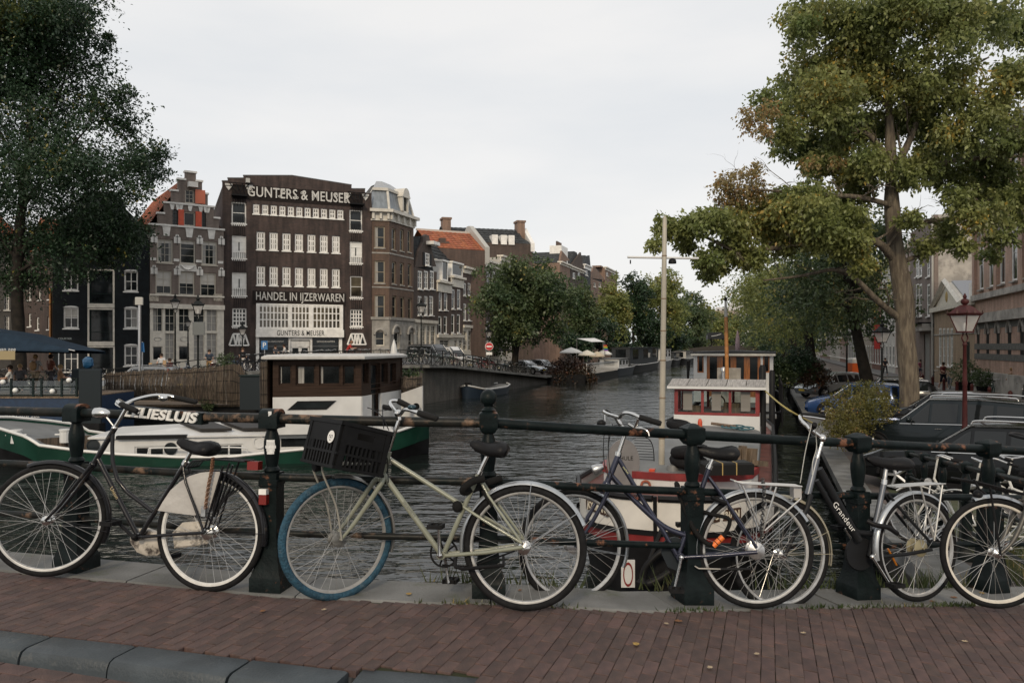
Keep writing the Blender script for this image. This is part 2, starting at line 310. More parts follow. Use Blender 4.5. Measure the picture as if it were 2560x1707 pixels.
def far_wall(name,label,path,ztop,cope=0.5,zbot=WATER-0.6):
 """quay wall: brick face, parapet of coping stones on it; path = [(s,t)], ztop = height per point"""
 t0 = thing(name,label,'quay wall',st(*path[0])); o = t0 .location.copy(); b = MB(); c =[]
 for (p,za),(q,zc) in zip(zip(path,ztop),zip(path[1:],ztop[1:])):
  A,B = st(*p)-o,st(*q)-o; d =(B-A).normalized(); n = Vector((d.y,-d.x,0))
  b.add([A+n*0+Vector((0,0,zbot)),B+Vector((0,0,zbot)),B+Vector((0,0,zc-0.16)),A+Vector((0,0,za-0.16))],[(0,1,2,3)])
  L =(B-A).length; k = max(1,round(L/1.5))
  for i in range(k):
   a0,a1 = A.lerp(B,i/k),A.lerp(B,(i+1)/k); z0,z1 = lerp(za,zc,i/k),lerp(za,zc,(i+1)/k); e = 0.006
   m = MB(); r =[(a0+d*e+n*0.05,z0),(a1-d*e+n*0.05,z1),(a1-d*e-n*cope,z1),(a0+d*e-n*cope,z0)]
   m.add([p_+Vector((0,0,z_-0.16)) for p_,z_ in r]+[p_+Vector((0,0,z_+0.02)) for p_,z_ in r],[(0,3,2,1),(4,5,6,7),(0,1,5,4),(1,2,6,5),(2,3,7,6),(3,0,4,7)])
   if (A+o).y<130: c.append(m)
   else : b.add(m.v,m.f)
 b.build('brick_face',QUAYBR,t0)
 for m in c: m.build('coping_stone',COPE,t0)
 return t0
zl_s = lambda s,t: zl(*st(s,t).xy)
far_wall('quay_wall','stained brick quay wall on the far bank sloping down behind the small white motorboat',[(48,-21.5),(52,-21.5),(56,-21.5),(60,-21.5),(65,-21.5),(70,-21.5),(77,-21.5),(100,-21.5),(400,-21.5)][::-1],[zl_s(s,-21.5) for s in (48,52,56,60,65,70,77,100,400)][::-1])
MOUTH =[(48,-21.5),(47.5,-26),(41,-30),(37,-36),(34.5,-60),(34,-120)]
far_wall('quay_wall','brick quay wall at the mouth of the side canal, behind the green houseboat',MOUTH,[zl(*st(*q).xy) for q in MOUTH])
pz = MB()
for (sa,ta),(sb,tb) in zip(MOUTH,MOUTH[1:]):
 n = max(1,int(abs(tb-ta)/3))
 for i in range(n):
  q =[(lerp(sa,sb,i/n),lerp(ta,tb,i/n)),(lerp(sa,sb,(i+1)/n),lerp(ta,tb,(i+1)/n))]
  for j in range(4):
   pts =[st(lerp(q[0][0],48.02,j/4),q[0][1]),st(lerp(q[1][0],48.02,j/4),q[1][1]),st(lerp(q[1][0],48.02,(j+1)/4),q[1][1]),st(lerp(q[0][0],48.02,(j+1)/4),q[0][1])]
   pz.poly([(p.x,p.y,zl(p.x,p.y)) for p in pts])
tag(pz.build('left_plaza',STREET),'brick paved square in front of the black house',kind='structure')
far_wall('quay_wall','low brick quay wall beside the red and white barge',[(6.4,1.95),(10,1.95),(14,1.95),(17,1.95),(40,1.95),(300,1.95)],[zr(s) for s in (6.4,10,14,17,40,300)])

# the bridge: stone edging, brick pavement, kerb, road
KP =[(-5.6,3.06),(-5.0,3.07),(-4.42,3.08),(-3.95,3.095),(-3.42,3.116),(-2.92,3.145),(-2.29,3.17),(-1.79,3.20)]
def bridge_deck():
 xs =[-9,-7,-5,-4,-3.31,-2.8,-2.3,-1.8,-1.34,-0.9,-0.5,-0.1,0.3,0.75,1.25,1.79,2.3,2.9,3.5,4.5,5.5,7]
 v =[]; f =[]
 for x in xs:
  e0 = edge_y(x)+0.02; e1 =(3.24-.3048*x)/.9524 if x<-.24 else -8
  for y in [lerp(e0,e1,k) for k in (0,.25,.45,.65,.85,1)]: v.append((x,y,zb(x)-0.012))
 for i in range(len(xs)-1):
  for j in range(5): f.append((i*6+j,i*6+j+1,(i+1)*6+j+1,(i+1)*6+j))
 o = MB().add(v,f).build('bridge_pavement',mat('sand_joint',(0.042,0.036,0.031),0.95,col2=(0.032,0.036,0.018),vscale=3,bump=0.4,bscale=80))
 tag(o,'red brown brick pavement of the bridge',kind='structure')
 return o
DECK = bridge_deck()
PAVER = mat('paving_brick',(0.096,0.057,0.048),0.82,col2=(0.064,0.041,0.037),vscale=9,bump=0.35,bscale=90,rand=0.2,dirt=(0.085,0.073,0.064),dscale=14,dpos=(0.6,0.85))
def brick_mesh(seed,L=0.2,Wd=0.0648,c=0.0028):
 r = random.Random(seed); j = lambda : r.uniform(-0.0014,0.0014); m = MB()
 m.cbox(-L/2,L/2,-Wd/2,Wd/2,-0.03,0,c); m.v =[(x+j(),y+j(),z+(j() if z==0 else 0)) for x,y,z in m.v]
 me = bpy.data.meshes.new('brick'); me.from_pydata(m.v,[],m.f); me.materials.append(PAVER); return me,m
def pixel(p): return (U0+F*p.x/p.y,V0+F*(EYE-p.z)/p.y) if p.y>0.3 else (9e9,9e9)
def lay_bricks():
 """bricks end to end along the canal direction, staggered from column to column; cut where they meet the stone edging or the kerb"""
 var =[brick_mesh(i) for i in range(6)]; items =[]; pt = 0.0665; pl = 0.178
 for i in range(int(-7.0/pt),int(6.6/pt)):
  t = i*pt+0.0012*math.sin(i*1.7); off =(i%2)*pl/2+random.uniform(-0.02,0.02); se = s_edge(t)-0.004
  lo = interp(t,KP+[(-1.7,3.27),(-1.2,3.38)])+.012 if t<-1.2 else 2.6
  for k in range(int(2.3/pl),int(7.0/pl)):
   s0 = k*pl+off+0.003; s1 = s0+0.1705
   if s0>se-0.025 or s1<lo+0.03: continue
   s0 = max(s0,lo); s1 = min(s1,se); p = st((s0+s1)/2,t); p.z = zb(p.x)+random.uniform(-0.0025,0.001); u,v = pixel(p)
   off_ = u<-90 or u>2650 or v>1790
   if u<-1400 or u>4000 or v>2300: continue
   sl =(zb(p.x+0.05)-zb(p.x-0.05))/0.1
   items.append((0 if off_ else 1.0/p.y**3,p,s1-s0,sl,random.randrange(6),random.uniform(-0.012,0.012)))
 items.sort(key=lambda x:-x[0]); a = ang(CD); big = MB()
 for q,(w,p,ln,sl,k,tw) in enumerate(items):
  e = Matrix.Rotation(-math.atan(sl),4,'Y')@Matrix.Rotation(a+tw,4,'Z')
  M = Matrix.Translation(p)@e@Matrix.Diagonal((ln/0.2,1,1,1))
  if q<300:
   o = link('brick',var[k][0],DECK); o.matrix_world = M
  else : big.add([M@Vector(x) for x in var[k][1].v],var[k][1].f)
 o = big.build('brick',PAVER,DECK); o['kind'] = 'stuff'
lay_bricks()
def stone_edging():
 P =[]; x = -7.6; BAND = 0.40
 o = tag(MB().box(-0.01,0.01,5,5.02,-0.3,-0.28).build('bridge_edge',COPE),'grey stone edging of the bridge under the railing',kind='structure')
 brk =[-7.6,-6.2,-4.9,-3.62,-2.38,-1.26,-0.12,0.98,2.08,3.2,4.4,6.0]
 for a,b in zip(brk,brk[1:]):
  n = 6; f_ =[]; bk =[]
  for i in range(n+1):
   x = lerp(a+0.004,b-0.004,i/n); y = edge_y(x); d = Vector((0.02,edge_y(x+0.01)-edge_y(x-0.01),0)).normalized(); nn = Vector((-d.y,d.x,0))
   z = zb(x)+0.006; p = Vector((x,y,z)); f_.append(p+nn*0.004); q = p+nn*BAND; bk.append(q)
  m = MB(); j = random.uniform(-0.004,0.004); c = Vector((0,0,-0.012)); inn =[(q-p).normalized()*0.012 for p,q in zip(f_,bk)]
  rings =[[p+Vector((0,0,-0.22)),p+c+Vector((0,0,j)),p+i_+Vector((0,0,j)),q-i_+Vector((0,0,j)),q+c+Vector((0,0,j)),q+Vector((0,0,-0.22))] for p,q,i_ in zip(f_,bk,inn)]
  m.rings(rings); m.build('coping_stone',COPE,o)
 w = MB(); prev = None  # fascia wall of the bridge down to the water
 for i in range(41):
  x = lerp(-9,7,i/40); y = edge_y(x)+0.36; cur =(Vector((x,y,zb(x)-0.2)),Vector((x,y,WATER-0.5)))
  if prev: w.poly([prev[1],cur[1],cur[0],prev[0]])
  prev = cur
 w.build('bridge_wall',QUAYBR,o)
stone_edging()
KERBM = mat('kerb_bluestone',(0.046,0.057,0.064),0.48,col2=(0.032,0.040,0.045),vscale=5,bump=0.25,bscale=70,dirt=(0.11,0.11,0.105),dscale=9,dpos=(0.6,0.8),rand=0.1)
def kerb():
 o = tag(MB().box(-2.0,-1.99,3.2,3.21,-0.3,-0.29).build('kerb',KERBM),'dark bluestone kerb between the pavement and the road',kind='structure')
 prof =[(0,-0.16),(0,-0.004),(0.008,0.002),(0.15,0.002),(0.178,-0.008),(0.192,-0.032),(0.197,-0.065),(0.205,-0.16)]
 path = KP
 def stone(a,b,dz=0.0):
  A,B = st(a[1],a[0]),st(b[1],b[0]); d =(B-A).normalized(); n = Vector((d.y,-d.x,0)); A = A+d*0.0055; B = B-d*0.0055; rg =[]
  for p,e in ((A,0.006),(A+d*0.012,0),(A.lerp(B,0.5),0),(B-d*0.012,0),(B,0.006)):
   rg.append([p+n*q+Vector((0,0,zb(p.x)+z-(e if z>-0.1 else 0)+dz)) for q,z in prof])
  MB().rings(rg).build('kerb_stone',KERBM,o,smooth=40)
 for a,b in zip(path,path[1:]): stone(a,b)
 stone((-1.77,3.265),(-1.2,3.375),-0.012); stone((-1.19,3.35),(-.9,3.2),-0.03); stone((-0.9,3.18),(-0.6,2.7),-0.03)
 r = MB(); r.add([st(2.9,-9),st(2.9,-1.3),st(2.5,-0.6),st(-8,-0.5),st(-8,-9)],[(4,3,2,1,0)]); r.v =[(x,y,zb(x)-0.062) for x,y,z in r.v]
 rd = r.build('road',mat('sand_joint')); tag(rd,'red brick road surface below the kerb',kind='structure')
 var =[brick_mesh(20+i,0.2,0.098)[0] for i in range(4)]
 a = ang(CD)
 for i in range(0,9):  # herringbone-like diagonal laying next to the kerb
  for k in range(0,26):
   t = -5.4+k*0.205+(i%2)*0.1; s = 2.84-i*0.102; p = st(s,t); p.z = zb(p.x)-0.049; u,v = pixel(p)
   if t>-1.25 or u<-120 or v>1800: continue
   b = link('brick',random.choice(var),rd); b.matrix_world = Matrix.Translation(p)@Matrix.Rotation(ang(RD)+random.uniform(-.02,.02),4,'Z')
kerb()

# the railing of the bridge
RAILM = mat('railing_paint',(0.007,0.012,0.0125),0.42,col2=(0.004,0.007,0.0075),vscale=14,bump=0.12,bscale=60,dirt=(0.16,0.075,0.045),dscale=8,dpos=(0.60,0.66))
RAILR = mat('railing_paint_worn',(0.008,0.012,0.0125),0.38,col2=(0.02,0.019,0.017),vscale=9,bump=0.12,bscale=60,dirt=(0.17,0.11,0.075),dscale=6,dpos=(0.55,0.64))
PASTE = mat('pasted_paper',(0.7,0.7,0.68),0.8,var=0.2,vscale=30)
POSTS =[(-2.83,5.2,'round'),(-1.44,4.8,'round'),(-0.14,4.75,'ball'),(1.11,4.93,'point'),(2.305,5.33,'point'),(3.445,5.79,'point')]
def post_mesh(kind,sc=1.0):
 m = MB()
 m.sq([(0.098,-0.02),(0.098,0.085),(0.092,0.095),(0.078,0.14),(0.066,0.20),(0.058,0.28),(0.0525,0.36),(0.0525,0.62),(0.058,0.625),(0.058,0.655),(0.052,0.66),(0.052,0.70)])
 m.lathe([(0.043,0.70),(0.05,0.712),(0.043,0.725),(0.034,0.735),(0.038,0.76),(0.044,0.80),(0.0485,0.85),(0.0475,0.885),(0.040,0.92),(0.032,0.945),(0.030,0.955),(0.042,0.962)],18)
 if kind=='round':
  m.prism([(math.cos(PI*i/8)*0.060,1.035+math.sin(PI*i/8)*0.045) for i in range(9)]+[(-0.060,0.965),(0.060,0.965)],-0.058,0.058,'x')
 elif kind=='point':
  m.sq([(0.040,0.96),(0.058,0.985),(0.060,1.0),(0.060,1.062),(0.052,1.068),(0.018,1.088),(0.004,1.09)])
 else :
  m.sq([(0.036,0.96),(0.052,0.985),(0.054,1.0),(0.054,1.075),(0.04,1.085)])
  m.lathe([(0.04,1.085),(0.044,1.095),(0.030,1.105),(0.026,1.115),(0.034,1.125)],16); m.ball((0,0,1.168),0.05,18,12)
 return m
def railing():
 t0 = thing('bridge_railing','dark green iron railing of the bridge with baluster posts and three worn rails','railing',(0,4.75,0)); o = Vector((0,4.75,0))
 ms ={}; ds =[]
 for i,(x,y,k) in enumerate(POSTS):
  a = POSTS[max(i-1,0)]; b = POSTS[min(i+1,len(POSTS)-1)]; rz = math.atan2(b[1]-a[1],b[0]-a[0])
  if k not in ms: ms[k] = post_mesh(k).build('post',RAILM,t0,smooth=38); p = ms[k]
  else : p = ms[k].copy(); COL.objects.link(p)
  p.location =(x,y-4.75,zb(x)); p.rotation_euler =(0,0,rz)
 pts =[(-7.2,6.4)]+[(x,y) for x,y,_ in POSTS]+[(4.9,6.3)]
 for h,r in ((1.02,0.030),(0.67,0.024),(0.335,0.021)):
  for (x0,y0),(x1,y1) in zip(pts,pts[1:]):
   m = MB(); n = 6
   m.tube([(lerp(x0,x1,i/n),lerp(y0,y1,i/n)-4.75,lerp(zb(x0),zb(x1),i/n)+h-0.004*math.sin(PI*i/n)) for i in range(n+1)],r,12)
   m.build('rail',RAILM if x0>-1 else RAILR,t0,smooth=50)
 A = at(316,1028,5.12); B = at(513,1046,4.92); A = at(316,1027,5.10); d =(B-A).normalized()  # name plate along the top rail
 up = Vector((0,0,1)); n = d.cross(up).normalized(); c =(A+B)/2+n*0.0
 m = MB(); Lh =(B-A).length/2
 m.prism([(-0.034,-0.036),(0.034,-0.036),(0.034,0.036),(-0.034,0.036)],-Lh,Lh,'x'); pl = m.build('name_board',RAILM,t0)
 yv = up-d*up.dot(d); yv.normalize()
 M = Matrix(((d.x,-n.x,yv.x,c.x),(d.y,-n.y,yv.y,c.y-4.75),(d.z,-n.z,yv.z,c.z),(0,0,0,1))); pl.matrix_local = M
 text('lettering','LELIESLUIS',0.085,mat('letter_white',(0.74,0.73,0.70),0.55,var=0.15,vscale=60),pl,frame((0.0,-0.040,0.0),(1,0,0),(0,0,1)),0.006,0.22,0.0028,1.02,2*Lh*0.93)
 # torn paper on one post
 x,y = POSTS[1][:2]
 for zz,hh,ww,rr in ((1.03,0.075,0.022,0.0615),(0.855,0.085,0.055,0.0492)):
  rows = 5; m = MB()
  for i in range(rows):
   w0 = ww*random.uniform(0.6,1); z0 = zz-hh/2+hh*i/rows; z1 = z0+hh/rows
   pts =[]
   for q in range(5):
    a = -PI/2+0.1+(q/4-0.5)*w0/rr*1.2
    if rr<0.06: pts.append((math.cos(a)*rr,math.sin(a)*rr))
    else : pts.append((0.005+(q/4-0.5)*w0,-0.0595))
   for q in range(4): m.poly([(*pts[q],z0),(*pts[q+1],z0),(*pts[q+1],z1),(*pts[q],z1)])
  m.build('torn_sticker',PASTE,t0,loc=(x,y-4.75,zb(x)))
 return t0
railing()
def quay_railing():
 """lower railing running from the bridge along the quay"""
 t0 = thing('quay_railing','low dark green baluster railing going along the quay behind the bridge railing','railing',st(7.2,2.05)); o = t0 .location
 base = post_mesh('point'); pm = None ; prev = None
 for i in range(6):
  s = 7.4+i*1.22; p = st(s,2.06,zr(s))-o
  if pm is None : pm = base.build('post',RAILM,t0,smooth=38); q = pm
  else : q = pm.copy(); COL.objects.link(q)
  q.location = p; q.rotation_euler =(0,0,ang(CD));
  if prev is not None :
   for h,r in ((1.02,0.028),(0.67,0.022),(0.335,0.02)): MB().tube([prev+Vector((0,0,h)),p+Vector((0,0,h))],r,8).build('rail',RAILM,t0,smooth=50)
  prev = p
quay_railing()

# facades
def Z(u0,v0,k): return lambda x,y:(u0+x*k,v0+y*k)
zA,zG,zK,zC,zR = Z(0,400,0.35714),Z(520,400,0.35714),Z(1000,500,0.31888),Z(1400,600,0.25513),Z(1900,600,0.31884)
_WC ={}
BLIND = mat('window_blind',(0.52,0.50,0.46),0.8,var=0.1,vscale=3)
CURT = mat('net_curtain',(0.34,0.33,0.31),0.9,var=0.3,vscale=5,stretch=(8,1,0.3))
SILL = mat('sill_stone',(0.30,0.29,0.27),0.7,var=0.2,vscale=4)
ROOM = mat('dim_room',(0.03,0.027,0.024),0.9)
class Facade:
 """a building front between two photo columns at two depths; local x along the front, y into the house, z = height"""
 def __init__(s,name,label,a,b,cat='house',group=None ):
  A = at(a[0],V0,a[1]); B = at(b[0],V0,b[1]); d = B-A; d.z = 0; s.W = d.length; d.normalize(); s.d = d; s.y = Vector((-d.y,d.x,0)); s.A = Vector((A.x,A.y,0))
  s.t = thing(name,label,cat,s.A,ang(d),group); s.h =[]; s.rects =[]
 WY = .10
 def L(s,p,off=0.0):  # pixel -> (x, z) on the plane y = off
  q = s.A+s.y*off; r = Vector(((p[0]-U0)/F,1,-(p[1]-V0)/F)); c = Vector((0,0,EYE)); k =(q-c).dot(s.y)/r.dot(s.y); w = c+r*k
  return (w-s.A).dot(s.d),w.z
 def rect(s,z,x0,y0,x1,y1,off=0.0):
  xm,ym =(x0+x1)/2,(y0+y1)/2
  return s.L(z(x0,ym),off)[0],s.L(z(x1,ym),off)[0],s.L(z(xm,y1),off)[1],s.L(z(xm,y0),off)[1]
 def hole(s,r): s.h.append(r); return r
 def wall(s,m,rects,depth=0.28,name='wall',y0=0.0,parent=None ):
  """front wall as cells with the window openings left out, reveals and all"""
  xs = sorted({round(v,3) for r in rects+s.h for v in r[:2]}); zs = sorted({round(v,3) for r in rects+s.h for v in r[2:]}); e = 1e-3
  def fill(i,j):
   if i<0 or j<0 or i>=len(xs)-1 or j>=len(zs)-1: return False
   x,z =(xs[i]+xs[i+1])/2,(zs[j]+zs[j+1])/2
   return any(a<=x<=b and c<=z<=d for a,b,c,d in rects) and not any(a<=x<=b and c<=z<=d for a,b,c,d in s.h)
  b = MB()
  for i in range(len(xs)-1):
   for j in range(len(zs)-1):
    if not fill(i,j): continue
    X0,X1,Z0,Z1 = xs[i],xs[i+1],zs[j],zs[j+1]; D = y0+depth
    b.poly([(X0,y0,Z0),(X1,y0,Z0),(X1,y0,Z1),(X0,y0,Z1)])
    if not fill(i-1,j): b.poly([(X0,D,Z0),(X0,y0,Z0),(X0,y0,Z1),(X0,D,Z1)])
    if not fill(i+1,j): b.poly([(X1,y0,Z0),(X1,D,Z0),(X1,D,Z1),(X1,y0,Z1)])
    if not fill(i,j-1): b.poly([(X0,y0,Z0),(X0,D,Z0),(X1,D,Z0),(X1,y0,Z0)])
    if not fill(i,j+1): b.poly([(X0,y0,Z1),(X1,y0,Z1),(X1,D,Z1),(X0,D,Z1)])
  return b.build(name,m,parent or s.t)
 def body(s,m,x0,x1,z0,z1,deep,y0=0.27,name='side_wall'):  # the block behind the front wall
  b = MB(); b.poly([(x0,deep,z0),(x0,y0,z0),(x0,y0,z1),(x0,deep,z1)]); b.poly([(x1,y0,z0),(x1,deep,z0),(x1,deep,z1),(x1,y0,z1)])
  b.poly([(x1,deep,z0),(x0,deep,z0),(x0,deep,z1),(x1,deep,z1)]); b.poly([(x0,y0,z1),(x1,y0,z1),(x1,deep,z1),(x0,deep,z1)]); return b.build(name,m,s.t)
 def window(s,r,nx=2,nz=3,fm=None ,fw=0.07,bar=0.028,sill=True ,blind=0.0,curtain=None ,cut=True ,y=None ,pane=PANE,hb=None ,name='window',sillm=None ,bars=None ):
  x0,x1,z0,z1 = r; y = s.WY if y is None else y
  if cut: s.hole(r)
  w,h = x1-x0,z1-z0; fm = fm or WHITE
  key =(round(w,2),round(h,2),nx,nz,fm.name,fw,bar,sill,round(blind,2),curtain,pane.name,hb,sillm and sillm.name,bars)
  if key not in _WC:
   m = MB(); m.box(0,fw,0,.07,0,h); m.box(w-fw,w,0,.07,0,h); m.box(fw,w-fw,0,.07,0,fw); m.box(fw,w-fw,0,.07,h-fw,h); iw,ih = w-2*fw,h-2*fw
   for i in range(1,nx): x = fw+iw*i/nx; m.box(x-bar/2,x+bar/2,.012,.045,fw,h-fw)
   for z in (bars or [j/nz for j in range(1,nz)]): q = fw+ih*z; m.box(fw,w-fw,.014,.043,q-bar/2,q+bar/2)
   if hb: q = fw+ih*hb; m.box(fw,w-fw,.005,.055,q-bar,q+bar)
   o = m.build(name,fm,s.t); p = MB().add([(fw,.05,fw),(w-fw,.05,fw),(w-fw,.05,h-fw),(fw,.05,h-fw)],[(0,1,2,3)]).build('pane',pane,o); sub =[p]
   if sill: sub.append(MB().box(-.06,w+.06,-.17,.02,-.09,-0.002).build('sill',sillm or fm,o))
   if blind: sub.append(MB().box(fw,w-fw,.046,.049,h-fw-ih*blind,h-fw).build('blind',BLIND,o))
   if curtain:
    for k,(a,c) in enumerate(curtain): sub.append(MB().add([(fw+iw*a,.047,fw),(fw+iw*c,.047,fw),(fw+iw*c,.047,h-fw),(fw+iw*a,.047,h-fw)],[(0,1,2,3)]).build('curtain',CURT,o))
   _WC[key] =[(q.name.split('.')[0],q.data) for q in [o]+sub]; o.location =(x0,y,z0); return o
  L = _WC[key]; o = link(L[0][0],L[0][1],s.t,(x0,y,z0))
  for n,me in L[1: ]: link(n,me,o)
  return o
 def win(s,z,x0,y0,x1,y1,**k): return s.window(s.rect(z,x0,y0,x1,y1),**k)
 def strip(s,z,pts,h,pr,m,name):  # moulding along pixel points (top edge), height h, standing pr proud
  q =[s.L(z(*p)) for p in pts]; b = MB()
  for (xa,za),(xb,zb_) in zip(q,q[1:]): zz =(za+zb_)/2; b.box(xa,xb,-pr,.04,zz-h,zz)
  return b.build(name,m,s.t)
 def bx(s,x0,x1,z0,z1,m,name,pr=0.04,back=0.02): return MB().box(x0,x1,-pr,back,z0,z1).build(name,m,s.t)
def merge(g,f):  # hand the parts of a second front over to the house it belongs to
 M = lambda x: Matrix.Translation(x.A)@Matrix.Rotation(ang(x.d),4,'Z')
 T = M(f).inverted()@M(g)
 for o in [x for x in COL.objects if x.parent==g.t]: b = o.matrix_basis.copy(); o.parent = f.t; o.matrix_basis = T@b
 bpy.data.objects.remove(g.t)
 # --- the dark ironmonger's warehouse
GB = brick_mat('dark_brown_brick',(0.078,0.050,0.042),(0.048,0.033,0.030),(0.035,0.03,0.028),stain=0.7,stain_col=(0.016,0.013,0.013),big=0.5)
IRON = mat('black_iron',(0.008,0.008,0.009),0.5)
def warehouse():
 f = Facade('warehouse','wide dark brown brick warehouse with white ornamental lettering and rows of small white windows',(556,64),(929,68.8),'warehouse'); W = f.W
 OCHRE = mat('warm_window_glass',(0.10,0.085,0.06),0.08,spec=0.6,var=0.7,vscale=0.6)
 xs =[315,378,438,498,558,617,675,733,790,848,904]; rr =[f.rect(zG,x,lerp(308,348,i/10),x+45,lerp(378,415,i/10)) for i,x in enumerate(xs)]
 z0 = sum(r[2] for r in rr)/11; z1 = sum(r[3] for r in rr)/11
 for r in rr: f.window((r[0],r[1],z0,z1),2,2,fw=0.13,bar=0.09,pane=OCHRE)
 xs =[340,430,520,608,696,783,868]
 for (ya,yb,yc,yd) in ((503,530,628,652),(742,762,878,890)):
  rr =[f.rect(zG,x,lerp(ya,yb,i/6),x+lerp(60,55,i/6),lerp(yc,yd,i/6)) for i,x in enumerate(xs)]; z0 = sum(r[2] for r in rr)/7; z1 = sum(r[3] for r in rr)/7
  for i,r in enumerate(rr): f.window((r[0],r[1],z0,z1),3,3,fw=0.13,bar=0.10,pane=OCHRE,curtain=((0.0,1.0),) if (i*7+int(ya))%5==0 else ((0.6,1.0),) if i%2 else None )
 WB = mat('white_shutter_board',(0.76,0.755,0.73),0.6,var=0.08,vscale=3)
 def bars(r,z): b = MB(); [b.box(lerp(r[0],r[1],k),lerp(r[0],r[1],k)+0.03,-0.05,-0.02,r[3],z) for k in (.12,.27,.42,.57,.72,.87)]; return b.build('iron_bars',IRON,f.t)
 for side in (0,1):
  q =[((165,295,268,445),(168,530,268,688),(168,787,270,948),(170,1037,270,1162)),((990,350,1080,495),(992,572,1080,720),(995,812,1082,962),(995,1045,1083,1165))][side]
  for i,c in enumerate(q):
   r = f.rect(zG,*c)
   if i==0: f.window(r,1,2,fw=0.1,bar=0.05);
   elif i<3 and not (side and i==2):
    o = f.window(r,1,3,fw=0.1,bar=0.03,fm=WHITE,pane=WB,bars=(.24,.76)); w,h = r[1]-r[0],r[3]-r[2]; m = MB(); [m.box(w*.46,w*.54,.03,.048,h*a,h*a+.25) for a in (.34,.47,.6)]; k = m.build('slot',PANE,o)
   elif i==2: f.window(r,1,2,fw=0.1,bar=0.04,fm=WHITE,pane=OCHRE)
   else : f.window(r,4,4,fw=0.1,bar=0.09)
   b = MB(); n = 7  # white brick dentils under the sill
   for k in range(n): xx = lerp(r[0],r[1],k/n); b.box(xx,xx+(r[1]-r[0])/n*.55,-.06,.03,r[2]-.2,r[2]-.11)
   b.build('sill_blocks',WHITE,f.t); bars(r,r[3]+(1.6 if i else .8))
  c =[(148,1218,285,1298),(975,1218,1105,1292)][side]; r = f.rect(zG,*c); m = MB(); w = r[1]-r[0]  # trapezium grille over the cellar window
  X = lambda a,z:(lerp(r[0],r[1],a),-.08,lerp(r[2],r[3],z))
  for a,b in (((0,0),(.2,1)),((1,0),(.8,1)),((.2,1),(.8,1)),((0,0),(1,0)),((.2,1),(.33,0)),((.33,0),(.42,1)),((.42,1),(.5,0)),((.5,0),(.58,1)),((.58,1),(.67,0)),((.67,0),(.8,1))): m.tube([X(*a),X(*b)],.075,6)
  m.build('trapezium_grille',WHITE,f.t); f.bx(r[0]+.2,r[1]-.2,r[2],r[3],PANE,'cellar_pane',.02)
 zt = f.L(zG(620,296))[1]; P = lambda x,y: f.L(zG(x,y))
 # shop front: white bay with three groups of panes, board with thin lettering, dark shop below
 a,b,c,d = f.rect(zG,335,1010,940,1187); bo =[(-0.35)]
 bay = MB(); bay.box(a,b,-.35,.05,d-.14,d); bay.box(a,b,-.35,.05,c,c+.1); bay.box(a,a+.2,-.35,.05,c+.1,d-.14); bay.box(b-.2,b,-.35,.05,c+.1,d-.14); bp = bay.build('bay_frame',WHITE,f.t)
 gs =[(355,560,8),(580,705,5),(730,920,7)]
 for x0,x1,n in gs:
  r0,r1 = P(x0,1100)[0],P(x1,1100)[0]; m = MB(); zz0,zz1 = c+.1,d-.14
  for i in range(n+1): x = lerp(r0,r1,i/n); m.box(x-.05,x+.05,-.33,-.26,zz0,zz1)
  for k in (.0,.37,.70,1.0): z = lerp(zz0,zz1-.12,k); m.box(r0,r1,-.325,-.265,z,z+.085)
  m.build('bay_window',WHITE,f.t); MB().box(r0,r1,-.25,-.22,zz0,zz1).build('pane',OCHRE,f.t)
 for x0,x1 in ((560,580),(705,730)): m = MB().box(P(x0,1100)[0],P(x1,1100)[0],-.34,-.2,c+.1,d-.14).build('bay_post',WHITE,f.t)
 r = f.rect(zG,332,1187,945,1240); bd = f.bx(r[0],r[1],r[2],r[3]-.01,WHITE,'sign_board',.42,.0)
 text('lettering','GUNTERS & MEUSER',.6,BLACK,f.t,frame(((r[0]+r[1])/2,-.425,(r[2]+r[3])/2),(1,0,0),(0,0,1)),.004,0,.004,1.1,(r[1]-r[0])*.54)
 zg = -1.2
 for x in (335,915): f.bx(P(x,1240)[0],P(x+22,1240)[0],zg,r[2],WHITE,'shop_post',.12)
 for x0,x1 in ((358,560),(735,914)):
  q = f.rect(zG,x0,1245,x1,1345); q =(q[0],q[1],zg+.5,q[3]); f.hole(q); m = MB(); m.box(q[0],q[1],.05,.06,q[2],q[3]); m.build('shop_pane',PANE,f.t); m = MB()
  for k in (.35,.55,.75): z = lerp(q[2],q[3],k); m.box(q[0],q[1],.02,.045,z,z+.03)
  m.build('shop_shelf',mat('grey_shelf',(.2,.2,.2),.6),f.t)
  text('lettering','HANDELS VENNOOTSCHAP' if x0<500 else 'GEREEDSCHAPPEN',.2,WHITE,f.t,frame(((q[0]+q[1])/2,.03,q[3]-.3),(1,0,0),(0,0,1)),.004,width=(q[1]-q[0])*.7)
 q = f.rect(zG,562,1243,728,1400); q =(q[0],q[1],zg,q[3]); f.hole(q); m = MB(); w = q[1]-q[0]
 m.box(q[0],q[0]+.16,-.12,.2,zg,q[3]); m.box(q[1]-.16,q[1],-.12,.2,zg,q[3]); m.box(q[0],q[1],-.14,.2,q[3]-.2,q[3]-.002); dr = m.build('door_frame',WHITE,f.t)
 for i in range(2):
  x0 = lerp(q[0]+.2,q[1]-.2,i/2); x1 = lerp(q[0]+.2,q[1]-.2,(i+1)/2); o = MB(); o.box(x0,x0+.13,.05,.1,zg,q[3]-.75); o.box(x1-.13,x1,.05,.1,zg,q[3]-.75); o.box(x0,x1,.05,.1,q[3]-.85,q[3]-.75); o.box(x0,x1,.05,.1,zg,zg+.6); dd = o.build('door',WHITE,f.t); MB().box(x0+.13,x1-.13,.07,.08,zg+.6,q[3]-.85).build('pane',PANE,dd)
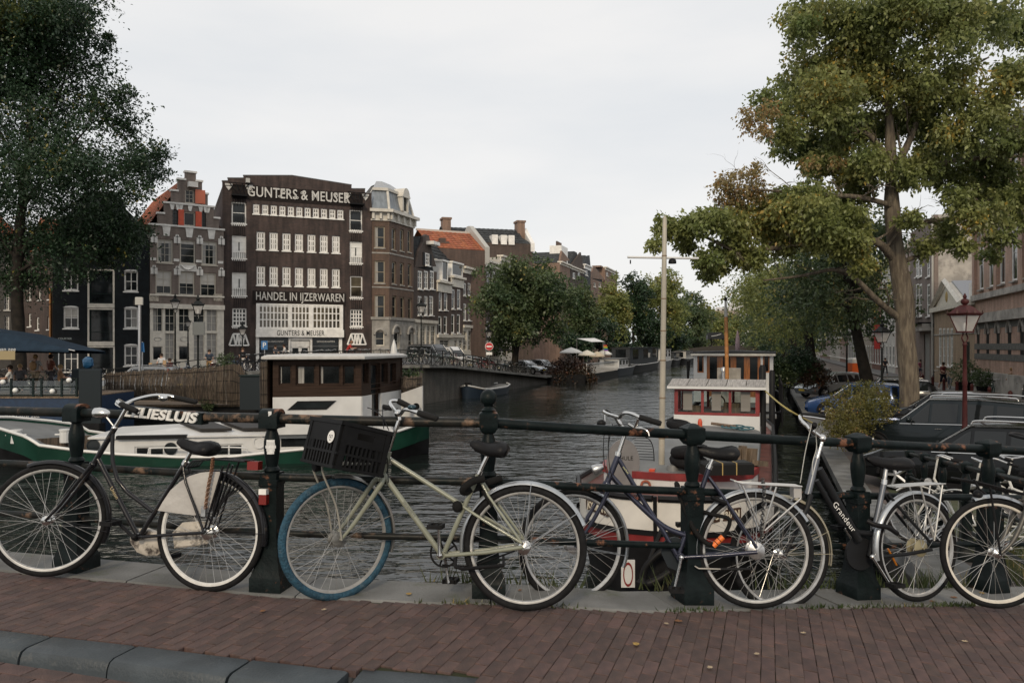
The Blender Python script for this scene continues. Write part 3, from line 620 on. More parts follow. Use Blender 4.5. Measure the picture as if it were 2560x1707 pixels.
 MB().box(q[0]+.2,q[1]-.2,.02,.12,q[3]-.74,q[3]-.25).build('fanlight',WHITE,f.t)
 # wall and parapet
 f.wall(GB,[(0,W,-2.2,zt)],.3)
 tp =[(95,150),(140,150),(140,130),(250,130),(250,112),(590,112),(1005,178),(1005,205),(1100,205),(1100,235),(1145,235)]
 L =[P(*p) for p in tp]; L[0] =(0,L[0][1]); L[-1] =(W,L[-1][1])
 o = MB().prism([(0,zt)]+L+[(W,zt)],0,.32).build('parapet',GB,f.t)
 b = MB()
 for (xa,za),(xb,zb_) in zip(L,L[1:]):
  if xb-xa>.2: b.tube([(xa-.04,.16,za+.05),(xb+.04,.16,zb_+.05)],.07,4)
 b.build('parapet_capping',mat('lead_capping',(0.10,0.10,0.10),.6),f.t)
 f.body(GB,0,W,-2.2,zt+.2,18); r = MB(); zr_ = L[0][1]
 r.prism([(0.02,zt),(0.02,zr_-.3),(W*.45,L[5][1]-.3),(W-.02,L[-1][1]-.3),(W-.02,zt)],.4,18); r.build('roof',mat('bitumen_roof',(.06,.055,.05),.9),f.t)
 band =[P(272,185),P(990,245)]; zc =(P(620,205)[1]+P(620,292)[1])/2
 f.bx(P(165,240)[0],P(1085,270)[0],zc-.62,zc+.55,mat('dark_sign_band',(.02,.016,.015),.7),'sign_band',.03)
 MASSL = mat('raised_letter_white',(0.56,0.55,0.52),.6,var=.15,vscale=5)
 x0,x1 = P(276,235)[0],P(992,280)[0]
 text('lettering','GUNTERS & MEUSER',1.15,MASSL,f.t,frame(((x0+x1)/2,-.10,zc),(1,0,0),(0,0,1)),.05,0,.012,1.05,x1-x0)
 m = MB()  # curls of the art nouveau capitals
 for fx,fz,rr,s_ in ((.022,.1,.2,1),(.345,.22,.15,-1),(.452,-.2,.17,1),(.472,-.2,.15,-1),(.52,.22,.16,1),(.865,.22,.15,-1),(.30,-.2,.12,1),(.955,-.25,.14,1),(.63,.3,.12,-1),(.80,-.28,.13,1)):
  c = Vector((lerp(x0,x1,fx),-.13,zc+fz)); m.tube([c+Vector((math.cos(a)*s_,0,math.sin(a)))*rr*(.25+.75*a/7.5) for a in [i*.5 for i in range(16)]],.035,5)
 m.build('letter_curls',MASSL,f.t)
 r = f.rect(zG,335,932,950,992); f.bx(r[0]-.25,r[1]+.1,r[2]-.25,r[3]+.1,mat('dark_sign_band'),'sign_band',.12)
 text('lettering','HANDEL IN IJZERWAREN',.95,MASSL,f.t,frame(((r[0]+r[1])/2,-.16,(r[2]+r[3])/2),(1,0,0),(0,0,1)),.04,0,.008,1.05,r[1]-r[0])
 for x in (218,1040):  # iron hoist brackets either end of the name
  cx,cz = P(x,215 if x<500 else 278); m = MB()
  for k in (-.75,-.25,.25,.75): m.tube([(cx+k*1.0,-.15,cz+.55),(cx+k*.4,-.5,cz-.1)],.035,5)
  m.box(cx-.6,cx+.6,-.55,-.05,cz-.5,cz-.38); m.tube([(cx-.8,-.3,cz+.55),(cx+.8,-.3,cz+.55)],.04,6)
  for k in (-.5,-.3,-.1,.1,.3,.5): m.tube([(cx+k,-.1,cz-.4),(cx+k,-.1,cz-1.2)],.022,5)
  m.build('hoist_bracket',IRON,f.t); m = MB()
  for k in (-.8,.75): m.box(cx+k-.28,cx+k+.28,-.12,-.06,cz+.35,cz+.5); m.prism([(cx+k-.24,cz+.28),(cx+k+.24,cz+.28),(cx+k,cz-.05)],-.12,-.06)
  m.build('white_ornament',MASSL,f.t)
 MB().box(P(262,150)[0],P(290,150)[0],-.5,-.1,P(270,165)[1],P(270,135)[1]).build('floodlight',mat('lamp_grey',(.4,.4,.38),.5),f.t)
warehouse()
# --- stepped gable house
def stepped():
 f = Facade('stepped_gable_house','narrow brick house with stepped gable, orange tiled roof and red shutters',(375,60.5),(559.5,63.6)); W = f.W; P = lambda x,y: f.L(zA(x,y))
 BR = brick_mat('grey_brown_brick',(.20,.152,.13),(.155,.118,.10),(0.16,0.15,0.135),stain=.3,stain_col=(.06,.045,.04)); ST = mat('white_stone',(.72,.70,.66),.7,var=.15,vscale=2)
 FM = mat('cream_window_frame',(.48,.44,.37),.5)
 for y0,y1,xs in ((562,715,((1108,1203),(1268,1360),(1420,1512))),(782,935,((1098,1195),(1260,1355),(1410,1505)))):
  for i,(a,b) in enumerate(xs):
   k = 8*i; r = f.rect(zA,a-9,y0-8+k,b+8,y1+4+k)
   f.window(r,1 if (i==1 and y0<700) else 2,3,fm=FM,fw=.10,bar=.03,sill=True ,blind=(.12 if y0<700 else (.66,.5,.5)[i]),curtain=((0,.25),(.8,1)) if y0<700 and i!=1 else None ,sillm=FM)
 top = f.window(f.rect(zA,1297,210,1358,302),2,3,fm=FM,fw=.07,bar=.025); r = f.rect(zA,1285,365,1366,462); f.window(r,1,1,fm=FM,fw=.09)
 for a,b in ((1208,1246),(1415,1442)): f.window(f.rect(zA,a,345+(a>1300)*14,b,455+(a>1300)*14),2,4,fm=mat('dark_frame',(.03,.03,.03),.5),fw=.05,bar=.02,sill=False )
 z = P(1300,1018)[1]; zg = -2.2; rg =[]
 # ground floor: white painted front with tall paned windows
 for x0,x1 in ((1070,1137),(1155,1222),(1252,1325),(1355,1430),(1446,1520)):
  f.window(f.rect(zA,x0,1033,x1,1200),2,3,fm=CREAM,fw=.04,bar=.03,sill=False ,curtain=((0,1),) if x0 in (1446,) else ((0,.4),) if x0<1100 else None )
  r = f.rect(zA,x0,1212,x1,1400)
  if x0 in (1070,1252):
   f.window((r[0],r[1],r[2],r[3]-1.0),1,1,fm=CREAM,fw=.05,sill=False ,pane=PANE); c =((r[0]+r[1])/2,-.03,r[3]-.45); m = MB(); m.torus(c,(1,0,0),(0,0,.6),(r[1]-r[0])*.36,.04,20,5); m.build('oval_moulding',mat('grey_paint',(.4,.39,.36),.5),f.t);
  else : f.window(r,2,4,fm=CREAM,fw=.05,bar=.03,sill=False ,curtain=((0,1),))
  # steps of the gable as rectangles
 S_ =[(1052,1568,1018,468),(1105,1535,500,388),(1150,1498,400,312),(1200,1455,330,224),(1246,1415,240,140),(1297,1372,150,84)]; rects =[]; caps =[]
 for i,(a,b,yb,yt) in enumerate(S_):
  xm =(a+b)/2; xa,xb = P(a,(yb+yt)/2)[0],P(b,(yb+yt)/2)[0]; zt_ = P(xm,yt+6)[1]; zb_ = P(xm,yb)[1] if i else z
  if i==0: xa,xb = 0,W
  rects.append((xa,xb,zb_ if i else z,zt_)); caps.append((xa,xb,zt_))
 rects =[(r[0],r[1],(rects[i-1][3] if i else r[2]),r[3]) for i,r in enumerate(rects)]
 f.wall(BR,rects,.3); f.wall(CREAM,[(0,W,zg,z-.002)],.3,'shop_front',-.015); f.h =[]
 for i,(xa,xb,zt_) in enumerate(caps):
  nxt = caps[i+1] if i+1<len(caps) else None
  for x0,x1 in ([(xa,xb)] if i in (0,2) or not nxt else [(xa,nxt[0]-.02),(nxt[1]+.02,xb)]): f.bx(x0-.07,x1+.07,zt_-.01,zt_+.13,ST,'gable_step_cap',.10,.38)
 zc = caps[0][2]
 for x in (1165,1325,1480): q = P(x,495)[0]; MB().prism([(q-.2,zc-.75),(q+.2,zc-.75),(q+.3,zc-.02),(q-.3,zc-.02)],-.05,.02).build('keystone',ST,f.t)
 zc2 = caps[2][2]
 for x,s_ in ((1205,1),(1245,-1),(1265,1),(1330,1),(1405,1),(1440,-1),(1455,1)): q = P(x,330)[0]; MB().prism([(q-.08,zc2-.45),(q+.08,zc2-.45),(q+.18,zc2-.02),(q-.18,zc2-.02)],-.05,.02).build('gable_block',ST,f.t)
 for y in (545,765):
  for x in (1078,1240,1398,1550):
   q,zz = P(x,y+(x-1050)*.035); m = MB(); m.box(q-.24,q+.24,-.05,.02,zz-.35,zz+.12); m.prism([(q-.15,zz+.12),(q+.15,zz+.12),(q+.1,zz+.32),(q-.1,zz+.32)],-.05,.02); m.build('stone_block',ST,f.t); m = MB(); m.tube([(q,-.07,zz-.5),(q,-.07,zz+.28)],.02,5); m.tube([(q-.12,-.07,zz+.14),(q+.12,-.07,zz+.14)],.02,5); m.build('wall_anchor',IRON,f.t)
 for y in (688,):
  for a,b in ((1052,1093),(1215,1255),(1372,1412),(1525,1562)): q0,zz = P(a,y+(a-1050)*.05); q1 = P(b,y)[0]; f.bx(max(0,q0),q1,zz-.14,zz+.06,ST,'stone_band',.03)
 f.bx(-.03,W+.03,z-.28,z+.08,CREAM,'cornice',.22); zz = P(1300,945)[1]; f.bx(-.02,W+.02,zz-.12,zz,CREAM,'string_course',.1)
 q = P(1312,752); MB().prism([(q[0]-.75,q[1]-.3),(q[0]+.75,q[1]-.3),(q[0]+.6,q[1]+.3),(q[0]-.6,q[1]+.3)],-.06,.02).build('festoon_panel',ST,f.t)
 m = MB(); m.tube([(q[0]-.5,-.09,q[1]+.15),(q[0]-.25,-.1,q[1]-.1),(q[0],-.1,q[1]-.17),(q[0]+.25,-.1,q[1]-.1),(q[0]+.5,-.09,q[1]+.15)],.07,6); m.build('festoon',ST,f.t)
 for x in (1078,1525): q = P(x,965); f.bx(q[0]-.33,q[0]+.33,q[1]-.25,q[1]+.3,mat('stone_tablet',(.45,.40,.33),.8,var=.4,vscale=12),'stone_tablet',.05)
 SH = mat('red_orange_shutter',(.55,.075,.025),.5,var=.1,vscale=4)
 for c in ((1247,348,1287,460),(1368,362,1410,470)): r = f.rect(zA,*c); m = MB(); m.box(r[0],r[1],-.08,-.03,r[2],r[3]); m.box(r[0]+.07,r[1]-.07,-.095,-.08,r[2]+.1,r[3]-.1); m.build('shutter',SH,f.t)
 r = f.rect(zA,1366,212,1434,308); m = MB(); m.box(0,r[1]-r[0],-.03,.03,0,r[3]-r[2]); m.box(.08,r[1]-r[0]-.08,-.04,-.03,.1,r[3]-r[2]-.1); o = m.build('shutter',mat('sunlit_red_shutter',(.62,.16,.08),.5),f.t,loc=(r[0],-.05,r[2]),rot=(0,0,R_(-6)))  # upper shutter: sunlight put into its colour as a lighter red
 q = P(1344,175); f.bx(q[0]-.35,q[0]+.35,q[1]-.22,q[1]+.18,ST,'hoist_beam',.45)
 f.body(BR,0.02,W-.02,zg,caps[0][2]-.1,14)
 zr1 = caps[4][2]+.35; TL = tile_mat(); m = MB(); e = caps[0][2]-.15
 for sx,x0 in ((1,-.15),(-1,W+.15)):
  m.add([(x0,.3,e),(x0,14,e),(W/2,14,zr1),(W/2,.3,zr1)],[(0,1,2,3) if sx<0 else (3,2,1,0)])
 m.poly([(0,14,e),(W,14,e),(W/2,14,zr1)]); rf = m.build('roof',TL,f.t)
 tile_rows(rf,(-.15,.32,e),(-.15,12,e),(W/2,.32,zr1),TL)
 MB().box(-.1,-.04,5,5.5,e+.8,e+2.0).build('roof_vent',IRON,f.t)
def tile_mat(name='orange_pantile',c1=(.37,.118,.05),c2=(.26,.08,.036)): return mat(name,c1,.75,col2=c2,vscale=1.6,dirt=(.13,.06,.035),dscale=3,dpos=(.6,.8),rand=.15)
def tile_rows(parent,o,ax,ay,m,row=0.33,col=0.26,name='roof_tile'):
 """courses of pantiles: too small to pick apart, joined, each course lapped over the one below"""
 o,ax,ay = Vector(o),Vector(ax)-Vector(o),Vector(ay)-Vector(o); n = ax.normalized().cross(ay.normalized()); n = n if n.z>0 else -n; b = MB(); nr = int(ay.length/row); nc = int(ax.length/col); A = ax/nc; B = ay/nr
 for i in range(nr):
  for j in range(nc):
   p = o+A*j+B*i; w = random.uniform(.0,.012)
   b.add([p+n*(.075+w),p+A*.5+n*(.105+w),p+A+n*(.055+w),p+B*1.05+n*.03,p+A*.5+B*1.05+n*.06,p+A+B*1.05+n*.015,p+n*.0,p+A+n*.0],[(0,1,4,3),(1,2,5,4),(6,7,2,1,0)])
 q = b.build(name,m,parent); q['kind'] = 'stuff'; return q
stepped()
# --- black house and the houses behind the big tree
def black_house():
 f = Facade('black_house','black painted house with white framed windows and tall hoist openings',(132,58.7),(373,60.5)); W = f.W; P = lambda x,y: f.L(zA(x,y))
 BK = mat('black_wall_paint',(.014,.018,.021),.6,col2=(.010,.012,.014),vscale=2,bump=.3,bscale=25); zg = -2.2; zt = P(700,560)[1]
 for i,c in enumerate(((443,770,548,913),(868,778,965,920),(443,1032,550,1178),(868,1037,967,1178),(445,1302,548,1480),(868,1298,967,1440))):
  r = f.rect(zA,*c); f.window(r,2,2,fw=.11,bar=.05,blind=.45 if i==2 else 0,curtain=((.55,1),) if i in (3,) else None )
  MB().prism([(r[0]-.02,r[3]),(r[1]+.02,r[3]),(r[1]-.15,r[3]+.09),((r[0]+r[1])/2,r[3]+.13),(r[0]+.15,r[3]+.09)],-.03,.1).build('arched_head',WHITE,f.t)
 for c in ((628,775,788,1003),(628,1048,788,1268),(628,1312,790,1520)):
  r = f.rect(zA,*c); r =(r[0],r[1],max(r[2],zg),r[3]); f.window(r,1,1,fm=mat('dark_green_door',(.012,.022,.02),.4),fw=.07,sill=False ,curtain=None ,hb=.28 if c[1]<1100 else None )
  for x in (r[0]-.14,r[1]+.02): f.bx(x,x+.12,r[2],r[3],CREAM,'opening_post',.05,.1)
  f.bx(r[0]-.14,r[1]+.14,r[3],r[3]+.10,CREAM,'opening_head',.06,.1)
  f.bx(r[0]-.14,r[1]+.14,r[2]-.34,r[2]-.02,CREAM,'opening_sill',.08,.1)
 f.wall(BK,[(0,W,zg,zt)],.25); q =[(0,zt),(W,zt),(W*.93,zt+1.2),(W*.75,zt+2.4),(W*.68,zt+3.6),(W*.32,zt+3.6),(W*.25,zt+2.4),(W*.07,zt+1.2)]
 MB().prism(q,0,.3).build('gable',BK,f.t); f.body(BK,0.01,W-.01,zg,zt,12); m = MB(); m.prism([(0,zt),(W,zt),(W/2,zt+3.4)],.3,12); m.build('roof',tile_mat(),f.t)
 q = P(905,670); m = MB(); m.torus((q[0],-.04,q[1]),(1,0,0),(0,0,1),.33,.03,20,5); m.build('hoist_ring',STEEL,f.t); q = P(455,1260)
 text('lettering','COURTIER',.2,mat('pale_letters',(.4,.45,.45),.5),f.t,frame((q[0],-.01,q[1]+.1),(1,0,0),(0,0,1)),.004,width=.9); text('lettering','smart',.2,mat('pale_letters'),f.t,frame((q[0]-.1,-.01,q[1]-.15),(1,0,0),(0,0,1)),.004,width=.6)
 g = Facade('lean_to_wall','pale plastered side wall between the black house and the stepped gable house',(343,60.6),(376,60.9),'wall'); z0 = g.L(zA(1000,620))[1]; g.wall(CREAM,[(0,g.W,-2,g.L(zA(1000,520))[1])],.3)
black_house()
def left_houses():
 f = Facade('brown_brick_house','narrow dark brown brick house with a copper downpipe beside the black house',(58,64),(131,60.0)); W = f.W; P = lambda x,y: f.L(zA(x,y)); BR = brick_mat('dim_brown_brick',(.085,.055,.045),(.06,.042,.036),(.07,.06,.055),stain=.4)
 for x,y in ((250,1100),(330,1095),(195,890),(265,890),(335,885),(195,1075)): f.window(f.rect(zA,x,y,x+24,y+90),1,2,fw=.1,bar=.04)
 zt = P(250,640)[1]; f.wall(BR,[(0,W,-2.2,zt)],.25); f.body(BR,0,W,-2.2,zt,10); MB().prism([(-.1,zt),(W+.1,zt),(W/2,zt+2.6)],0.2,10).build('roof',tile_mat(),f.t)
 q = P(360,1000)[0]; MB().tube([(W-.12,-.1,-1.5),(W-.12,-.1,zt-3)],.09,8).build('downpipe',mat('copper_pipe',(.36,.17,.06),.5,.4,var=.2),f.t,smooth=60)
 f = Facade('grey_house','shadowed grey house with many white windows behind the trunk of the dark tree',(-140,62),(62,66)); W = f.W
 for i in range(7):
  for j,y in enumerate((720,930,1090)): f.window(f.rect(zA,-330+i*72,y,-330+i*72+36,y+120),2,3,fw=.09,bar=.035)
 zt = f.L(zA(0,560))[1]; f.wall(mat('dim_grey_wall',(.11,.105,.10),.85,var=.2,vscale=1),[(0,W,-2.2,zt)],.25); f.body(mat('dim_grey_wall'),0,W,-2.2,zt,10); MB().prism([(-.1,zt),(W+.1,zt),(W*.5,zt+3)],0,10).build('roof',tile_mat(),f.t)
left_houses()
# --- corner house with mansard
def corner_house():
 BR = brick_mat('red_brown_brick',(.13,.075,.05),(.095,.058,.042),(.10,.08,.065),stain=.45,stain_col=(.035,.025,.022)); STN = mat('grey_sandstone',(.30,.285,.26),.8,var=.25,vscale=2); CO = mat('cornice_cream',(.58,.55,.49),.6,var=.12,vscale=2)
 f = Facade('corner_house','tall brown brick corner house with slate mansard roof and cream cornice',(929.5,68.9),(973,69.3)); g = Facade('corner_house_side','',(973.2,69.3),(1034,73.7)); gt = g.t
 P = lambda x,y: f.L(zG(x,y)); Q = lambda x,y: g.L(zG(x,y)); zc = P(1200,425)[1]; zbase = P(1200,1110)[1]; FR = mat('beige_window_frame',(.30,.25,.18),.55)
 for y0,y1 in ((465,615),(705,862),(945,1105)): f.window(f.rect(zG,1165,y0,1238,y1),1,2,fm=FR,fw=.09,bar=.05,sillm=STN,curtain=((.0,.3),))
 f.hole(f.rect(zG,1170,1200,1235,1300))
 r = f.h[-1]; f.window(r,1,2,fm=CREAM,fw=.08,cut=False ,sill=False )
 f.wall(BR,[(0,f.W,zbase,zc)],.3); f.wall(STN,[(0,f.W,-2.2,zbase-.002)],.3,'stone_plinth',-.05)
 par = gt
 for y0,y1,xs in ((478,630,(1285,1343,1398)),(712,868,(1287,1345,1400)),(950,1102,(1290,1348,1402))):
  for i,x in enumerate(xs): g.window(g.rect(zG,x,y0+i*8,x+30-3*i,y1+i*8),1,2,fm=FR,fw=.11,bar=.05,sillm=STN)
 for i,x in enumerate((1298,1400)): g.window(g.rect(zG,x,1205,x+40-8*i,1330),1,2,fm=CREAM,fw=.09,sill=False )
 g.wall(BR,[(0,g.W,zbase,zc)],.3); g.wall(STN,[(0,g.W,-2.2,zbase-.002)],.3,'stone_plinth',-.05)
 for F_,p0 in ((f,-.1),(g,0)):
  W = F_.W; F_.bx(p0,W+.06,zc,zc+.12,CO,'architrave',.12); F_.bx(p0,W+.02,zc+.12,zc+.72,CO,'frieze',.06); F_.bx(p0-.1,W+.3,zc+.72,zc+.98,CO,'cornice',.5,.6)
  n = max(2,int(W/1.1))
  for i in range(n+1): x = lerp(.1,W-.1,i/n); F_.bx(x-.1,x+.1,zc+.14,zc+.71,CO,'console',.3)
  F_.bx(p0,W,zbase-.1,zbase+.15,STN,'string_course',.15)
  for y in (655,895): z = P(1200,y)[1]; F_.bx(0,W,z,z+.12,STN,'brick_band',.03)
 def arch(F_,c,rad,z0):
  m = MB(); m.torus((c,-.1,z0),(1,0,0),(0,0,1),rad,.13,16,6,0,PI); m.build('arch_moulding',STN,F_.t)
 r = f.rect(zG,1170,1200,1235,1300); arch(f,(r[0]+r[1])/2,(r[1]-r[0])*.58,r[3]-.25); arch(g,g.rect(zG,1298,1205,1338,1330)[:2][0]+.45,.75,g.rect(zG,1298,1205,1338,1330)[3]-.2); rr = g.rect(zG,1400,1205,1432,1330); arch(g,(rr[0]+rr[1])/2,.65,rr[3]-.2)
 # mansard: blue-grey slate, steep, with a round topped white dormer
 SL = mat('slate_zinc',(.20,.225,.25),.45,.3,var=.2,vscale=1.5,stretch=(3,3,.4)); a = f.d; b = g.d; o = f.A
 I = Matrix.Translation(f.A)@Matrix.Rotation(ang(f.d),4,'Z'); I = I.inverted()
 c0 = I@(f.A); c1 = I@g.A; c2 = I@(g.A+g.d*g.W); c3 = I@(g.A+g.d*g.W+g.y*6); c4 = I@(f.A+f.y*9); zb_ = zc+.98; h = P(1200,195)[1]-zb_
 base =[c0,c1,c2,c3,c4]; ce = sum(base,Vector())/5; m = MB(); k = .17
 rg =[[Vector((p.x,p.y,zb_)) for p in base],[Vector((lerp(p.x,ce.x,k*.6),lerp(p.y,ce.y,k*.6),zb_+h*.5)) for p in base],[Vector((lerp(p.x,ce.x,k),lerp(p.y,ce.y,k),zb_+h)) for p in base]]
 m.rings(rg); mr = m.build('mansard_roof',SL,f.t); m = MB(); rg2 =[[p+(p-Vector((ce.x,ce.y,p.z))).normalized()*.18 for p in rg[2]],[Vector((lerp(p.x,ce.x,.6),lerp(p.y,ce.y,.6),zb_+h+1.1)) for p in rg[2]]]; m.rings(rg2); m.build('roof_top',mat('zinc_roof',(.36,.37,.38),.5,.3,var=.15),f.t)
 m = MB(); m.rings([[p+(p-Vector((ce.x,ce.y,p.z))).normalized()*.22-Vector((0,0,.12)) for p in rg[2]],[p+(p-Vector((ce.x,ce.y,p.z))).normalized()*.22+Vector((0,0,.12)) for p in rg[2]]]); m.build('roof_cornice',CO,f.t)
 m = MB(); [m.tube([rg[0][i],rg[2][i]],.12,6) for i in (1,2)]; m.build('roof_hip',CO,f.t)
 gx = g.W*.62; dz = zb_; m = MB(); hw = .62  # dormer
 m.box(gx-hw,gx-hw+.22,-.12,.9,dz,dz+h*.82); m.box(gx+hw-.22,gx+hw,-.12,.9,dz,dz+h*.82); m.prism([(gx-hw-.12,dz+h*.82),(gx+hw+.12,dz+h*.82),(gx+hw+.12,dz+h*.9)]+[(gx+math.cos(t_)*hw,dz+h*.92+math.sin(t_)*hw*1.1) for t_ in [PI*i/8 for i in range(9)]]+[(gx-hw-.12,dz+h*.9)],-.2,1.2); m.box(gx-hw,gx+hw,-.12,.9,dz,dz+.3)
 dm = m.build('dormer',CO,g.t); MB().box(gx-hw+.22,gx+hw-.22,.1,.14,dz+.3,dz+h*.82).build('pane',PANE,dm)
 f.body(BR,0,f.W,-2.2,zc,9); q = g.A+g.d*g.W; b_ = MB(); b_.poly([(g.W,.27,-2.2),(g.W,6,-2.2),(g.W,6,zc),(g.W,.27,zc)]); b_.build('side_wall',BR,g.t)
 merge(g,f)
corner_house()

# the row of canal houses on the far bank
TROW = -31.2
SLATE = mat('dark_roof_tile',(.045,.048,.05),.6,var=.35,vscale=3,rand=.12)
def fb(u,t=TROW): return (u,bank(u,t))
def canal_house(label,x0,x1,ytop,z,wallm,rows,shop=None ,cornice=.55,gable=None ,roof=None ,t=TROW,name='canal_house',depth=6,ab=None ,corm=None ,fm=None ,zbot=-2.2,group='canal houses in a row on the far bank'):
 f = Facade(name,label,*(ab or (fb(z(x0,0)[0],t),fb(z(x1,0)[0],t))),'house',group); P = lambda x,y: f.L(z(x,y)); zt = P((x0+x1)/2,ytop)[1]; W = f.W
 for y0,y1,xs,k in rows:
  for a,b in xs: f.window(f.rect(z,a,y0,b,y1),**dict(dict(nx=2,nz=3,fm=fm or WHITE,fw=.14,bar=.06,sill=True ),**k))
 zs = None
 if shop:
  zs = P((x0+x1)/2,shop[0])[1]
  for a,b in shop[1]: f.window(f.rect(z,a,shop[0]+35,b,shop[2]),2,4,fm=CREAM,fw=.1,bar=.06,sill=False )
  hs = f.h; f.wall(shop[3] if len(shop)>3 else CREAM,[(0,W,zbot,zs-.002)],.3,'shop_front',-.02); f.bx(0,W,zs-.25,zs+.05,CREAM,'fascia',.2)
 f.wall(wallm,[(0,W,zs or zbot,zt)],.3); f.body(wallm,0.01,W-.01,zbot,zt-.05,depth)
 if cornice: f.bx(-.05,W+.05,zt-cornice,zt-.01,corm or CREAM,'cornice',.12); f.bx(-.1,W+.1,zt,zt+.22,corm or CREAM,'cornice_moulding',.4,.4)
 if gable:
  zm = max(max(zt,P(*q)[1]) for q in gable); MB().prism([(.05,zt),(W-.05,zt),(W*.6,zm-.25),(W*.4,zm-.25)],.3,8).build('roof',SLATE,f.t)
  MB().prism([(P(*q)[0],max(zt,P(*q)[1])) for q in gable],0.0,.3).build('gable',wallm,f.t)
 return f,P,zt
def gabled_roof(f,x0,x1,zt,h,m,deep=11,hip=0,along=True ):
 b = MB(); xm =(x0+x1)/2
 if along: b.prism([(x0,zt),(x1,zt),(xm,zt+h)],.3,deep)
 else : b.add([(x0,.2,zt),(x1,.2,zt),(x1,deep,zt),(x0,deep,zt),(x0+hip,deep*.5,zt+h),(x1-hip,deep*.5,zt+h)],[(0,1,5,4),(2,3,4,5),(1,2,5),(3,0,4)])
 return b.build('roof',m,f.t)
BRB = brick_mat('warm_brown_brick',(.105,.065,.05),(.075,.05,.042),(.09,.075,.065),stain=.4,stain_col=(.03,.022,.02))
BRD = brick_mat('deep_brown_brick',(.085,.055,.045),(.06,.043,.037),(.08,.07,.06),stain=.4)
BRO = brick_mat('orange_brown_brick',(.24,.14,.095),(.19,.11,.08),(.22,.19,.16),stain=.25,stain_col=(.08,.06,.05))
def dormer(f,x,w,z0,h,m=None ,y=-.05,deep=1.8,roofm=None ):
 d = MB(); d.box(x-w,x-w+.16,y,y+deep,z0,z0+h); d.box(x+w-.16,x+w,y,y+deep,z0,z0+h); d.box(x-w-.1,x+w+.1,y-.12,y+deep,z0+h,z0+h+.18); d.box(x-w+.16,x+w-.16,y,y+.1,z0,z0+.15); o = d.build('dormer',m or WHITE,f.t); MB().box(x-w+.16,x+w-.16,y+.06,y+.1,z0+.15,z0+h).build('pane',PANE,o)
